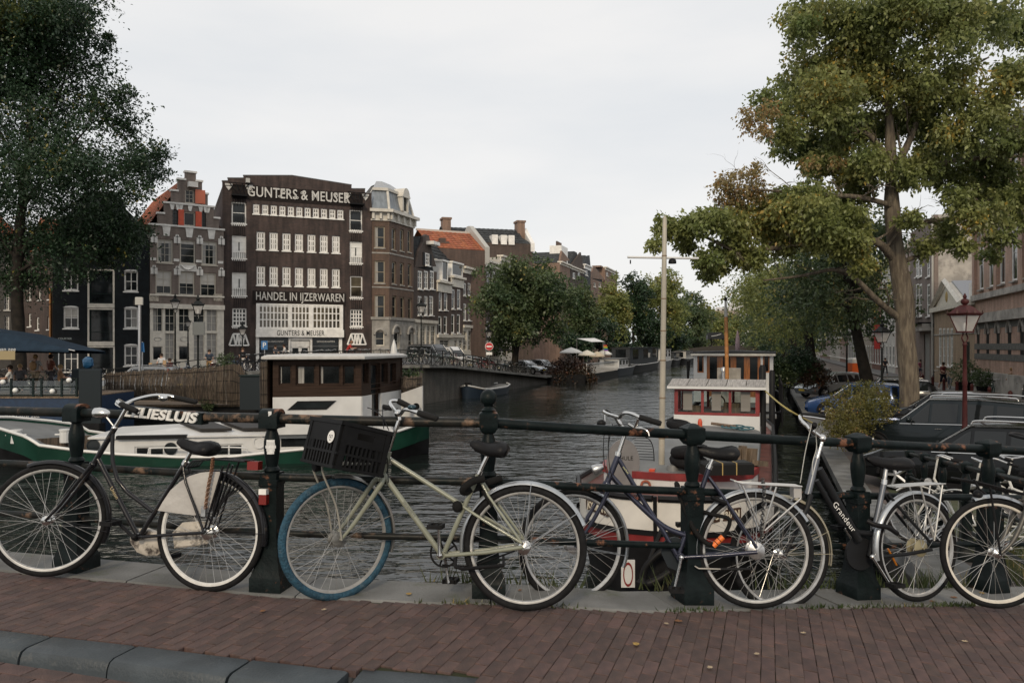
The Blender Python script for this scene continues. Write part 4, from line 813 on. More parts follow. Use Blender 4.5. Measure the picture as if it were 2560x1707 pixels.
def row():
 g =[(118,540),(130,470),(150,400),(180,330),(186,285),(205,270),(228,280),(238,330),(256,420),(284,520)]
 f,P,zt = canal_house('dark brown canal house with a bell gable and small shuttered attic window',105,288,545,zK,BRD,[(555,700,((140,176),(188,222),(235,268)),{}),(752,905,((140,172),(190,218),(230,262)),{})],(945,((128,150),(175,200),(212,235),(245,275)),1155),0,g)
 r = f.rect(zK,194,418,226,515); f.window(r,2,3,cut=False ,y=-.06,fw=.12,bar=.05)
 for k in (-1,1): x = r[0]-.5 if k<0 else r[1]+.05; f.bx(x,x+.45,r[2],r[3],IRON,'shutter',.08)
 f.bx(P(205,330)[0],P(255,350)[0],P(230,355)[1],P(230,330)[1],WHITE,'hoist_beam',.8); gabled_roof(f,0,f.W,zt,P(205,300)[1]-zt,SLATE)
 f,P,zt = canal_house('narrow brown canal house with white cornice below a dark tiled roof and white dormer',289,399,655,zK,BRB,[(715,865,((305,330),(345,373)),dict(nx=1,nz=2)),(910,1048,((300,328),(343,370)),dict(nx=1,nz=2))],(1060,((310,385),),1175),.9)
 gabled_roof(f,0,f.W,zt+.2,3.2,SLATE,11,.0,False ); dormer(f,f.W*.55,.75,zt+.3,1.9)
 f,P,zt = canal_house('brown canal house with dark shop posts and a broad grey dormer',400,493,618,zK,BRB,[(700,855,((405,430),(448,475)),dict(nx=1,nz=2)),(895,1045,((402,428),(447,472)),dict(nx=1,nz=2))],(1060,((425,445),(462,485)),1190),.9)
 gabled_roof(f,0,f.W,zt+.2,2.6,SLATE,11,0,False ); dormer(f,f.W*.5,1.5,zt+.25,1.3)
 f,P,zt = canal_house('brown canal house with white cross windows beside the white painted house',494,580,545,zK,BRB,[(650,752,((496,518),(530,556)),dict(nx=2,nz=2)),(812,945,((497,520),(533,558)),dict(nx=2,nz=2))],(985,((495,520),(535,570)),1180),.5)
 gabled_roof(f,0,f.W,zt+.2,2.2,SLATE,11,0,False )
 f,P,zt = canal_house('white painted canal house half hidden behind the round crowned tree',581,668,520,zK,WHITE,[(y,y+110,((595,620),(636,660)),dict(nx=2,nz=2,fm=mat('dark_frame',(.03,.03,.03),.5))) for y in (560,700,840)],(1000,((600,655),),1180),.4)
 f,P,zt = canal_house('brown canal house with a dark awning behind the round crowned tree',669,785,500,zK,BRD,[(y,y+120,((680,705),(720,745),(755,778)),dict(nx=1,nz=2)) for y in (560,720,950)],(1105,((690,720),(735,770)),1230),.5)
 MB().prism([(-1.6,1.0),(0,1.7),(0,1.5),(-1.6,.85)],.3,f.W-.3,'x').build('awning',IRON,f.t)
 f,P,zt = canal_house('pale grey canal house behind the trunk of the round crowned tree',786,1000,480,zK,mat('pale_plaster',(.42,.41,.38),.8,var=.15),[(y,y+120,((810,840),(870,900),(930,960)),dict(nx=1,nz=2)) for y in (560,720,900)],(1080,((800,840),(880,930)),1220),.5)
 f,P,zt = canal_house('house with a dark tiled mansard and white dormer set back behind the white cornices',258,578,520,zK,BRB,[],None ,.5,t=-32.4,depth=5)
 zr_ = f.L(zK(345,378),1.8)[1]; W = f.W; m = MB(); m.prism([(.25,zt+.22),(1.8,zr_),(4.8,zr_),(4.8,zt+.22)],0,W*.62,'x'); rf = m.build('roof',SLATE,f.t); tile_rows(rf,(0,.25,zt+.22),(W*.62,.25,zt+.22),(0,1.8,zr_),SLATE,.45,.5); MB().box(-.1,W*.64,1.6,2.1,zr_,zr_+.2).build('ridge',WHITE,f.t); MB().tube([(W*.6,.2,zt+.2),(W*.62,1.8,zr_+.1)],.18,5).build('roof_hip',WHITE,f.t); dormer(f,W*.8,W*.16,zt+.25,(zr_-zt)*.85,mat('dormer_grey',(.42,.44,.46),.6))
 # the two big roofs that rise behind the row
 f,P,zt = canal_house('taller house with a long orange pantile roof and two brick chimneys behind the row',245,672,385,zK,BRB,[],None ,0,ab=((1078,86),(1214,89)),name='tall_house',depth=4,group='tall houses rising behind the row')
 TL = tile_mat(); zr_ = f.L(zK(450,258),4.2)[1]; W = f.W; m = MB(); m.add([(0,.1,zt),(W,.1,zt),(W,4.2,zr_),(0,4.2,zr_),(0,8.4,zt),(W,8.4,zt)],[(0,1,2,3),(3,2,5,4)]); rf = m.build('roof',TL,f.t); tile_rows(rf,(0,.1,zt),(W,.1,zt),(0,4.2,zr_),TL,.5,.5)
 m = MB(); m.box(-.1,W+.1,4.05,4.4,zr_-.05,zr_+.18); m.build('ridge',mat('pale_ridge',(.5,.45,.4),.7),f.t)
 m = MB(); m.prism([(-.1,zt-1.5),(-.1,zt+.4),(4.2,zr_+.9),(4.9,zr_+.9),(8.4,zt)],W-.1,W+.45,'x'); m.build('gable_parapet',mat('grey_paint'),f.t)
 m = MB(); m.box(W*.2,W*.2+1.3,3.5,4.6,zt+.5,zr_+.2); m.box(W*.2+.35,W*.2+.95,3.7,4.4,zr_+.2,zr_+.6); m.xf(Matrix.Translation((0,-2.4,-1.7))); m.build('chimney',BRB,f.t)
 f,P,zt = canal_house('taller house with a long black tiled roof, white parapet gable and brick chimney',425,1030,335,zK,BRD,[],None ,0,ab=((1112,100),(1332,103)),name='tall_house',depth=4,group='tall houses rising behind the row')
 zr_ = f.L(zK(700,228),3.6)[1]; W = f.W; m = MB(); m.add([(0,.1,zt),(W,.1,zt),(W-2.2,3.6,zr_),(0,3.6,zr_),(0,7.4,zt),(W,7.4,zt)],[(0,1,2,3),(3,2,5,4),(1,5,2)]); rf = m.build('roof',SLATE,f.t); tile_rows(rf,(0,.1,zt),(W-1,.1,zt),(0,3.6,zr_),SLATE,.6,.6)
 for fx,w in ((P(365,200)[0],1.05),(P(965,250)[0],1.0)): m = MB(); m.box(fx,fx+w,2.6,4.2,zt-.5,zr_+.9); m.box(fx-.12,fx+w+.12,2.5,4.3,zr_+.9,zr_+1.15); m.build('chimney',BRO,f.t)
 m = MB(); m.prism([(-.2,zt-1),(-.2,zt+.1),(3.6,zr_+.3),(4.2,zr_+.3),(4.2,zt-1)],W-.3,W+.2,'x'); m.build('gable_parapet',WHITE,f.t)
 for x in (720,790,850): f.bx(P(x,350)[0],P(x+45,350)[0],zt-.2,zt+1.0,WHITE,'dormer',.2,1.5)
 # farther on: gables over the tree tops
 K = dict(name='distant_house',zbot=-2.2,group='distant canal houses above the trees')
 f,P,zt = canal_house('distant brown gabled house beside a white chimney above the trees',100,232,290,zC,BRD,[(320,380,((125,150),(175,200)),dict(nx=1,nz=2))],None ,.3,[(100,290),(205,120),(232,290)],**K); zt2 = zt; m = MB(); x = P(45,100)[0]; m.box(x,P(105,100)[0],.5,2.5,zt-2,P(75,65)[1]); m.build('chimney',WHITE,f.t)
 for k in (.2,.4,.6,.8): xx = lerp(x,P(105,100)[0],k); MB().lathe([(.18,0),(.16,.8)],6,(xx,1.5,P(75,65)[1])).build('chimney_pot',BRB,f.t)
 canal_house('distant pale house at the end of the gabled row above the trees',0,98,240,zC,BRO,[],None ,.3,[(0,240),(20,105),(98,200)],**K)
 f,P,zt = canal_house('distant narrow house with a white hoist gable above the trees',235,300,260,zC,mat('dark_paint',(.04,.045,.05),.6),[(300,350,((250,275),),dict(nx=1,nz=2))],None ,.6,[(235,260),(260,160),(290,150),(300,260)],corm=WHITE,**K)
 canal_house('distant orange brick house with a sloping verge above the trees',302,440,400,zC,BRO,[(420,460,((330,350),(380,400)),dict(nx=1,nz=2))],None ,0,[(302,400),(330,250),(440,390)],**K)
 f,P,zt = canal_house('distant house with dark openings and a brick chimney above the trees',441,560,300,zC,BRO,[(315,355,((455,475),(505,535)),dict(nx=1,nz=1,fm=CREAM))],None ,.4,None ,**K); f.bx(P(425,260)[0],P(460,260)[0],zt,P(440,255)[1],BRO,'chimney',-.5,2)
Facade.WY = .04; row(); Facade.WY = .015

# right bank: facades under the trees
TR = 12.7
def rb(u,t=TR): return (u,bank(u,t))
def right_side():
 zg = -1.45; ST = mat('weathered_stone',(.40,.375,.34),.8,var=.25,vscale=1.2,dirt=(.14,.13,.12),dscale=1.5,dpos=(.5,.75)); DB = mat('dark_stone_band',(.13,.13,.12),.8,var=.25); DS = mat('dark_opening',(.015,.015,.016),.5)  # DS: near-black fill of the lancet windows
 BR = brick_mat('salmon_brick',(.48,.29,.215),(.39,.235,.175),(.38,.33,.28),stain=.25,stain_col=(.12,.085,.07)); YB = brick_mat('yellow_brown_brick',(.40,.28,.17),(.33,.23,.15),(.25,.22,.18),stain=.25,stain_col=(.1,.08,.06))
 # order: far end is left in the picture, so fronts run from far to near
 f = Facade('institute_building','salmon brick building with grey stone bands, lancet windows and a stone plinth',rb(2437),(2900,bank(2900,TR))); W = f.W; P = lambda x,y: f.L(zR(x,y)); z1_,z2_,zt = P(1900,590)[1],P(1900,415)[1],13.5
 f.bx(0,W,zg-.5,P(1900,1045)[1],ST,'plinth',.25)
 for i in range(14):
  x = .6+i*2.3;
  if x>W-1: break
  f.hole((x,x+.62,P(1900,930)[1],P(1900,715)[1])); r = f.h[-1]; MB().box(r[0],r[1],-.012,.2,r[2],r[3]).build('lancet_window',DS,f.t); MB().prism([(r[0]-.02,r[3]),(r[1]+.02,r[3]),((r[0]+r[1])/2,r[3]+.5)],-.02,.02).build('pointed_head',DS,f.t)
  m = MB(); m.tube([(r[0]-.1,-.05,r[3]-.1),(r[0]-.05,-.05,r[3]+.2),((r[0]+r[1])/2,-.05,r[3]+.65),(r[1]+.05,-.05,r[3]+.2),(r[1]+.1,-.05,r[3]-.1)],.08,5); m.build('pointed_moulding',ST,f.t)
 for a in (835,920,660): z = P(1900,a)[1]; f.bx(0,W,z-.18,z+.18,DB,'stone_band',.03)
 f.bx(0,W,z1_-.3,z1_+.25,ST,'cornice',.3); f.bx(0,W,z2_-.15,z2_+.2,ST,'sill_band',.25)
 x = 1.2; n = 0
 while x<W-2:
  r =(x,x+1.0,z2_+.5,z2_+3.6); f.window(r,1,2,fw=.12,sill=True ,sillm=ST); m = MB(); m.tube([(r[0],-.04,r[3])]+[((r[0]+r[1])/2+math.cos(a)*.55,-.04,r[3]+math.sin(a)*.55) for a in [PI-PI*i/8 for i in range(9)]],.1,5); m.build('window_arch',ST,f.t)
  f.window((x,x+1.0,z2_+5.2,z2_+7.8),1,2,fw=.12); x+=2.35; n+=1
 for x in (0.05,5.2,10.2): f.bx(x,x+.55,z2_,zt,BR,'brick_pier',.18)
 f.wall(BR,[(0,W,zg-.5,zt)],.3); f.body(BR,0,W,zg-.5,zt,14); f.bx(-.1,W,zt-.5,zt,ST,'eaves_cornice',.5)
 # yellow brick front with pediment
 f = Facade('pediment_building','low yellow brick front with tall slender white windows and a white pediment',rb(2336),rb(2436.5)); W = f.W; P = lambda x,y: f.L(zR(x,y)); ze = P(1420,560)[1]
 for x in (1402,1432,1462,1492): f.window(f.rect(zR,x,690,x+22,990),1,4,fw=.14,bar=.05,fm=WHITE,pane=mat('pale_glass',(.35,.34,.31),.3))
 xd = P(1600,900)[0]; f.hole((xd,xd+1.6,zg,zg+3.2)); MB().box(xd,xd+1.6,.1,.16,zg,zg+3.2).build('door',DARKG,f.t)
 f.bx(0,W,P(1450,745)[1],P(1450,735)[1],ST,'string_course',.05); f.wall(YB,[(0,W,zg-.5,ze)],.3); f.body(YB,0,W,zg-.5,ze,12)
 q =[P(1365,545),P(1430,385),P(1495,500)]; L = W*.75; h = P(1430,385)[1]-ze; f.bx(-.1,W+.1,ze,ze+.35,CREAM,'cornice',.35)
 m = MB(); m.prism([(0,ze+.35),(L,ze+.35),(L/2,ze+.35+h)],-.05,.3); pd = m.build('pediment',CREAM,f.t); m = MB()
 for a,b in (((-.2,ze+.3),(L/2,ze+.5+h)),((L/2,ze+.5+h),(L+.2,ze+.3))): m.tube([(a[0],-.2,a[1]),(b[0],-.2,b[1])],.2,4)
 m.build('raking_cornice',CREAM,pd); m = MB(); m.ball((L/2,-.05,ze+.35+h*.38),.35,10,6,(1,.3,1.2)); m.build('crest',mat('ochre',(.4,.28,.1),.6),pd); m = MB(); m.prism([(-.2,ze+.36),(L+.2,ze+.36),(L/2,ze+.5+h)],.3,11); m.build('roof',mat('lead_roof',(.33,.34,.36),.5),f.t)
 f.bx(L+.3,W,ze+.4,ze+1.6,WHITE,'attic',-.3,3)
 f = Facade('rear_building','pale stuccoed upper storeys rising behind the pediment',rb(2250,17),rb(2440,17)); z0 = 15; f.wall(mat('warm_white_stucco',(.62,.58,.52),.7,var=.1),[(0,f.W,-1.5,z0)],.3); f.body(mat('warm_white_stucco'),0,f.W,-1.5,z0,8)
 f = Facade('balcony_house','grey brown house with white window frames and a black iron balcony',rb(2276),rb(2335.5)); W = f.W; P = lambda x,y: f.L(zR(x,y)); zt = 12
 for x in (1222,1248,1310): f.window(f.rect(zR,x,345,x+22,600),1,3,fw=.16,bar=.07); f.window(f.rect(zR,x,150,x+22,290),1,2,fw=.16,bar=.07)
 q = f.rect(zR,1285,735,1330,1000); f.hole((q[0],q[1],zg,q[3])); MB().box(q[0],q[1],.1,.16,zg,q[3]).build('door',mat('grey_door',(.22,.22,.21),.5),f.t); q = f.rect(zR,1250,545,1345,650)
 m = MB(); m.box(q[0],q[1],-1.0,0,q[2]-.1,q[2]); [m.box(lerp(q[0],q[1],k/10)-.02,lerp(q[0],q[1],k/10)+.02,-1.0,-.96,q[2],q[3]) for k in range(11)]; m.box(q[0],q[1],-1.02,-.94,q[3]-.06,q[3]); m.build('balcony',IRON,f.t); f.bx(q[0],q[1],q[2]-.7,q[2]-.12,ST,'balcony_support',.7)
 f.bx(0,W,P(1300,690)[1],P(1300,660)[1],DB,'string_course',.1); f.wall(brick_mat('grey_pink_brick',(.20,.15,.13),(.16,.12,.105),(.2,.18,.16),stain=.3),[(0,W,zg-.5,zt)],.3); f.body(ST,0,W,zg-.5,zt,12); MB().tube([(W-.1,-.1,zg),(W-.1,-.1,zt)],.09,8).build('downpipe',mat('grey_paint'),f.t)
 us =[2275,2238,2205,2180,2158,2140,2120,2100,2075,2050]
 cols =[('pale pink stuccoed house behind the thick tree trunk',(.45,.36,.32)),('white stuccoed house partly hidden by the thick tree trunk',(.56,.54,.5)),('red brown house front between the two tree trunks',(.2,.1,.075)),('beige house front between the two tree trunks',(.35,.3,.25)),('brown house front far along the street',(.16,.11,.09)),('distant grey house front far along the street',(.28,.27,.26)),('distant brick house front near the end of the street',(.22,.13,.1)),('distant cream house front near the end of the street',(.45,.41,.35)),('last brown house front at the end of the street',(.18,.12,.1))]
 for (a,b),(lb,c) in zip(zip(us[1:],us),cols):
  f = Facade('street_house',lb,rb(a),rb(b),'house','houses along the street under the trees'); W = f.W; n = max(2,int(W/2.2))
  for j,z in enumerate((zg+.8,zg+4.4,zg+8.0)):
   for i in range(n): x = W*(i+.25)/n; f.window((x,x+W/n*.5,z,z+2.2),1,2,fw=.14,bar=.06)
  wm = mat('front_'+lb.split()[0]+lb.split()[1],c,.85,var=.2,vscale=1); f.wall(wm,[(0,W,zg-.5,11+(hash(lb)%1))],.3); f.body(wm,0,W,zg-.5,11,10); f.bx(-.05,W+.05,10.7,11.05,CREAM,'cornice',.35)
right_side(); Facade.WY = .10
def far_end():
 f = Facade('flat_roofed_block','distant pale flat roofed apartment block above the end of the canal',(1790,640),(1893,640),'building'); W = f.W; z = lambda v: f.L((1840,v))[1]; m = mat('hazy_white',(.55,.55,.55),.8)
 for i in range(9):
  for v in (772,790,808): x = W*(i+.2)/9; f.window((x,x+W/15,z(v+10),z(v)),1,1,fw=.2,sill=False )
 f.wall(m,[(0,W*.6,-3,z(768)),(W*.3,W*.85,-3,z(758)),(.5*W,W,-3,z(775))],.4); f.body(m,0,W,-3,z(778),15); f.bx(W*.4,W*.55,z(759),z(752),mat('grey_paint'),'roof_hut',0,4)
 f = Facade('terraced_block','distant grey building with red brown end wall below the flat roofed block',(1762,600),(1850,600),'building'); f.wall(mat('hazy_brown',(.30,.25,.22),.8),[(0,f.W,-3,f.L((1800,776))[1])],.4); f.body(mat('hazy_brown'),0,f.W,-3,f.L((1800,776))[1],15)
far_end()

# trees and shrubs
BARK = mat('grey_brown_bark',(.17,.14,.10),.9,col2=(.075,.06,.045),vscale=3,stretch=(3,3,.5),bump=1.0,bscale=22,dirt=(.26,.23,.18),dscale=3.5,dpos=(.6,.72))
BARKD = mat('dark_bark',(.035,.03,.025),.9,col2=(.02,.018,.016),vscale=3,bump=.8,bscale=20)
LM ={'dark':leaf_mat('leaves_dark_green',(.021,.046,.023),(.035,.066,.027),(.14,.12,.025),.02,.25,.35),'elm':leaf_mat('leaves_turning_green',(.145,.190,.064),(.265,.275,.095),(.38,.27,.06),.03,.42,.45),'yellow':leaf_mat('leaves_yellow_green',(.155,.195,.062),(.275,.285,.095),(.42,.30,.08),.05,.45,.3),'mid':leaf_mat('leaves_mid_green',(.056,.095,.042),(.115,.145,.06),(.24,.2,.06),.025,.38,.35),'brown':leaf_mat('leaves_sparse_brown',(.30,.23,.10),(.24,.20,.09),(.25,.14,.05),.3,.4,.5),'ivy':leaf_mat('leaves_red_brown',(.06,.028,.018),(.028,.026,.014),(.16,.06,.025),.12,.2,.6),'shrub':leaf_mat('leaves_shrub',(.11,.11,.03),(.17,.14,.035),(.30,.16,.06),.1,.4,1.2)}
def leaf_mesh(name,lobes,twigs,per,size,m,parent,droop=.35,up=.5,shell=(.35,1.0),tw=(.35,.9),seed=1,flat=.55):
 """leaves strung along twigs that fill and fringe the crown's lobes; lobes = (centre, radii)"""
 r = np.random.RandomState(seed); vol = np.array([(q[1][0]*q[1][1]*q[1][2])**.67 for q in lobes]); cnt = np.maximum(3,(twigs*vol/vol.sum()).astype(int))
 C = np.repeat(np.array([tuple(q[0]) for q in lobes]),cnt,0); RA = np.repeat(np.array([q[1] for q in lobes],float),cnt,0); n = len(C)
 d = r.normal(size=(n,3)); d/=np.linalg.norm(d,axis=1,keepdims=True ); rad = shell[0]+(shell[1]-shell[0])*r.rand(n,1)**.6
 base = C+d*RA*rad*.9; dirn = d*.8+r.normal(size=(n,3))*.45; dirn[:,2]-=droop*.6; dirn/=np.linalg.norm(dirn,axis=1,keepdims=True )
 ln =(tw[0]+(tw[1]-tw[0])*r.rand(n,1))*np.minimum(1.0,RA.mean(1,keepdims=True )/1.2)
 k =(np.arange(per)+r.rand(n,per))/per; pos = base[:,None ]+dirn[:,None ]*(k*ln)[...,None ]; pos[...,2]-=droop*(k*k)*ln*.6; pos+=r.normal(size=pos.shape)*size*.45
 pos = pos.reshape(-1,3); N = len(pos); dd = np.repeat(dirn,per,0)*.5+r.normal(size=(N,3))*.7; dd[:,2]-=droop; dd/=np.linalg.norm(dd,axis=1,keepdims=True )
 nn = r.normal(size=(N,3)); nn[:,2]+=up*2; w = np.cross(dd,nn); w/=np.linalg.norm(w,axis=1,keepdims=True )+1e-9; nu = np.cross(w,dd)
 s = size*(.6+.8*r.rand(N,1)); V = np.empty((N,4,3)); V[:,0] = pos; V[:,1] = pos+dd*s*.45+w*s*flat*.5+nu*s*.08; V[:,2] = pos+dd*s; V[:,3] = pos+dd*s*.45-w*s*flat*.5+nu*s*.08
 me = bpy.data.meshes.new(name); me.vertices.add(N*4); me.vertices.foreach_set('co',V.ravel()); me.loops.add(N*4); me.loops.foreach_set('vertex_index',np.arange(N*4)); me.polygons.add(N)
 me.polygons.foreach_set('loop_start',np.arange(N)*4); me.polygons.foreach_set('loop_total',np.full(N,4)); me.materials.append(m); me.update(calc_edges=True )
 return link(name,me,parent)
def twig_net(mb,a,b,r0,rnd,depth=2,n=3):  # a limb with a few wandering side branches
 a,b = Vector(a),Vector(b); L =(b-a).length; mid =[a.lerp(b,k)+Vector([rnd.uniform(-1,1)*L*.06 for _ in range(3)]) for k in (.33,.66)]; P = spline([a]+mid+[b],4)
 mb.tube(P,[lerp(r0,r0*.35,i/(len(P)-1)) for i in range(len(P))],6 if depth>1 else 4,cap=False )
 if depth>0:
  for _ in range(n):
   k = rnd.randrange(len(P)//3,len(P)); d =(b-a).normalized()+Vector([rnd.uniform(-1,1) for _ in range(3)])*.9; twig_net(mb,P[k],P[k]+d.normalized()*L*rnd.uniform(.25,.5),r0*.4,rnd,depth-1,2)
def tree(name,label,base,trunk,limbs,lobes,lm,leaves,size,group=None ,bark=BARK,seed=1,per=10,droop=.35,up=.5,extra=(),net=1,**k):
 base = Vector(base); t = thing(name,label,'tree',base,0,group); rnd = random.Random(seed)
 P =[Vector(p)-base for p,_ in trunk]; Q = spline(P,4); rs =[interp(i/4,[(j,x[1]) for j,x in enumerate(trunk)]) for i in range(len(Q))]
 rg = MB(); rg.tube(Q,rs,14); k_ = len(rg.v)
 rg.v =[(x+math.sin(z*3+x*9)*.02,y+math.cos(z*2.3+y*7)*.02,z) for x,y,z in rg.v]; rg.build('trunk',bark,t,smooth=60)
 for pts,r0,r1 in limbs:
  q = spline([Vector(p)-base for p in pts],4); b = MB(); b.tube(q,[lerp(r0,r1,i/(len(q)-1)) for i in range(len(q))],8)
  for i in range(2,len(q),2):
   if net: twig_net(b,q[i],q[i]+Vector([rnd.uniform(-1,1),rnd.uniform(-1,1),rnd.uniform(-.2,.9)]).normalized()*rnd.uniform(.8,1.9),lerp(r0,r1,i/len(q))*.35,rnd,net,3)
  b.build('limb',bark,t,smooth=60)
 L =[(Vector(c)-base,r) for c,r in lobes]; leaf_mesh('crown',L,leaves//per,per,size,lm,t,droop,up,seed=seed,**k)
 for i,(lo,m,n,sz) in enumerate(extra): leaf_mesh('crown',[(Vector(c)-base,r) for c,r in lo],n//per,per,sz,m,t,droop,up,seed=seed+50+i,**k)
 return t
def clumps(L,n,k,seed=1,fl=.6):  # break smooth lobes up into many small leaf clumps with gaps between them
 r = random.Random(seed); o =[]
 for c,R in L:
  for _ in range(n):
   d = Vector([r.gauss(0,1) for _ in range(3)]).normalized()*r.uniform(.35,.95); q = k*r.uniform(.7,1.3); o.append((c+Vector((d.x*R[0],d.y*R[1],d.z*R[2])),(R[0]*q,R[1]*q,R[2]*q*fl)))
 return o
def lob(conv,Y,items,k,dy=2.0,seed=3,sq=.8):  # lobes drawn as (x, y, radius) in photo space at depth about Y
 r = random.Random(seed); o =[]
 for it in items:
  x,y,q = it[:3]; u,v = conv(x,y); yy = Y+(it[3] if len(it)>3 else r.uniform(-dy,dy)); R = q*k*yy/F; o.append((at(u,v,yy),(R,R*1.15,R*sq)))
 return o
ID = lambda x,y:(x,y)
def big_left():
 Y = 47.5; z0 = -1.1; b = at(47,700,Y); b.z = z0; lo = lob(ID,Y,[(60,60,150),(160,120,105),(-60,150,190),(120,260,150),(240,290,95),(40,380,190),(200,420,140),(310,420,85),(375,398,48),(405,385,26),(100,560,165),(230,560,120),(300,600,60),(0,640,105),(-120,450,190),(150,640,75),(262,120,26),(275,95,14),(318,235,28),(310,320,40),(70,-60,160),(-100,20,180),(60,690,45),(250,650,35),(190,25,45),(340,480,45),(300,520,65),(325,570,48),(305,635,36),(265,655,40),(250,600,75),(200,680,35)],1,3.2)
 T = lambda u,v,dy = 0: at(u,v,Y+dy); tp =[(b,.46),(T(47,860),.36),(T(43,720),.32),(T(50,560),.27),(T(70,380),.2),(T(80,200),.13),(T(85,40),.06)]
 tp[0] =(Vector((tp[1][0].x,tp[1][0].y,z0-.1)),.46)
 lim =[([T(48,640),T(110,560),T(200,500),T(290,440)],.16,.04),([T(55,520),T(130,420),T(220,320)],.14,.04),([T(45,680),T(120,640,-1),T(240,600,-1.5)],.13,.03),([T(60,450),T(0,330),T(-60,200)],.14,.04),([T(72,360),T(140,260),T(180,130)],.1,.03),([T(45,650),T(-30,560),T(-110,470)],.14,.04)]
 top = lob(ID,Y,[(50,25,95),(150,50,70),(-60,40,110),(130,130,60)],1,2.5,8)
 tree('large_dark_tree','tall dense dark green tree hiding half of the black house',tp[0][0],tp,lim,clumps(lo,12,.44,1,.48),LM['dark'],142000,.19,bark=BARKD,seed=5,droop=.15,up=.9,extra=[(clumps(top,8,.38,3),LM['yellow'],17000,.19)],tw=(.6,2.0),net=2)  # dark leaves stand in for shade, yellow top clumps for sunlight on the crown
big_left()
zT = Z(1600,0,.57382)
def big_right():
 Y = 31.0; T = lambda x,y,dy = 0: at(*zT(x,y),Y+dy); b = at(2275,1020,Y); b.z = -1.6
 tp =[(Vector((b.x+.05,b.y,-1.6)),.52),(at(2274,1000,Y),.37),(at(2266,860,Y),.35),(at(2256,720,Y),.36),(T(1110,1060),.30),(T(1098,900),.28),(T(1095,740),.22),(T(1085,480),.15),(T(1075,250),.09),(T(1060,60),.05)]
 lim =[([T(1100,760),T(1180,600),T(1240,430),T(1310,300)],.17,.05),([T(1110,830),T(1210,760),T(1340,705,.4),T(1500,690,.8),T(1673,680,1)],.17,.06),([T(1110,1130),T(1020,1050,-.6),T(850,1040,-1),T(640,1075,-1.4),T(430,1090,-1.6),T(300,1040,-1.8),T(180,990,-2)],.17,.03),([at(2243,792,Y),at(2190,748,Y-.5),at(2130,690,Y-.8),at(2082,674,Y-1),at(2000,690,Y-1.2),at(1910,701,Y-1.4)],.14,.03),([T(1090,700),T(1000,590),T(930,560),T(840,470)],.13,.04),([T(1120,1150),T(1220,1110,.5),T(1300,1060,1)],.12,.04),([T(1110,900),T(960,860,-1),T(800,850,-1.5),T(560,830,-2),T(450,820,-2)],.12,.02),([T(1085,480),T(980,330),T(900,180)],.1,.03),([T(1240,430),T(1380,330),T(1520,250)],.1,.03),([T(1130,980),T(1300,960,.8),T(1420,940,1),T(1560,900,1.4)],.11,.03)]
 lo = lob(zT,Y,[(740,40,120),(700,130,70),(860,130,170),(1080,60,190),(1290,110,180),(1480,60,150),(1640,120,90),(720,340,130),(600,440,95),(800,460,160),(990,330,150),(1180,340,140),(1400,330,130),(1600,360,110),(640,560,75),(700,640,100),(850,640,120),(1010,560,120),(1260,540,130),(1450,560,130),(1630,600,100),(770,740,60),(950,770,90),(1340,770,80),(1560,790,110),(1490,930,100),(1340,1000,90),(1620,960,70),(1240,1080,60),(1180,960,60),(1640,840,80),(1420,1060,50),(1530,1100,45),(1620,280,60),(1560,480,80),(1000,700,105),(900,860,80),(1190,470,105),(1300,670,90),(1480,700,105),(1580,1030,60),(760,690,65),(880,740,80),(1250,700,85),(1400,860,75),(1160,770,60),(1480,830,70),(640,850,70),(770,840,75),(560,900,60),(1060,200,120),(860,320,120)],.574,2.2,4)
 left = lob(zT,Y-1.6,[(190,950,85),(110,980,50),(60,1060,32),(200,1060,40),(320,950,85),(460,950,100),(600,930,120),(740,920,130),(860,960,110),(400,1070,75),(290,1130,50),(300,1190,40),(350,1160,40),(480,1110,60),(620,1040,70),(760,1040,60),(900,1050,80),(980,1140,50)],.574,1.2,9)
 br = lob(zT,Y-1.8,[(440,790,70),(380,800,55),(500,740,32),(380,860,45),(470,490,32),(500,540,45),(530,570,32),(560,470,40),(450,870,50),(520,820,40),(850,700,25),(740,715,30)],.574,.5,5)
 tree('large_elm_tree','big spreading tree with green and yellowing leaves and a pale thick trunk',tp[0][0],tp,lim,clumps(lo,13,.46,1,.5),LM['elm'],120000,.165,seed=11,droop=.6,up=.25,extra=[(clumps(left,10,.46,2),LM['yellow'],38000,.16),(br,LM['brown'],4600,.12)],tw=(.5,1.5),net=2)
big_right()
def simple_tree(label,c,rx,rz,zbase,lm,leaves,size,group,seed,name='canal_tree',trunk=.25,bark=BARKD,lean=0,nl=16,droop=.3,cat=None ,low=0):
 r = random.Random(seed); c = Vector(c); b = Vector((c.x+lean,c.y,zbase)); lo =[]
 for i in range(nl):
  while True :
   p = Vector([r.uniform(-1,1) for _ in range(3)])
   if p.length<1: break
  q = r.uniform(.34,.55); taper = 1-.35*max(0,p.z); lo.append((c+Vector((p.x*rx*.8*taper,p.y*rx*.8*taper,p.z*rz*.78)),(rx*q,rx*q,rz*q*.8)))
 tp =[(b,trunk*1.3),(b.lerp(c,.3),trunk),(b.lerp(c,.75),trunk*.8),(c+Vector((0,0,rz*.5)),trunk*.3)]
 lim =[([b.lerp(c,k),b.lerp(c,k).lerp(q[0],.5)+Vector((0,0,.3)),q[0]],trunk*.4,trunk*.12) for k,q in zip((.5,.6,.7,.8),lo[:4])]
 return tree(name,label,b,tp,lim,clumps(lo,7,.5,seed,.55),lm,leaves,size,group,bark,seed,droop=droop,net=0,tw=(.3,.3+rx*.16))
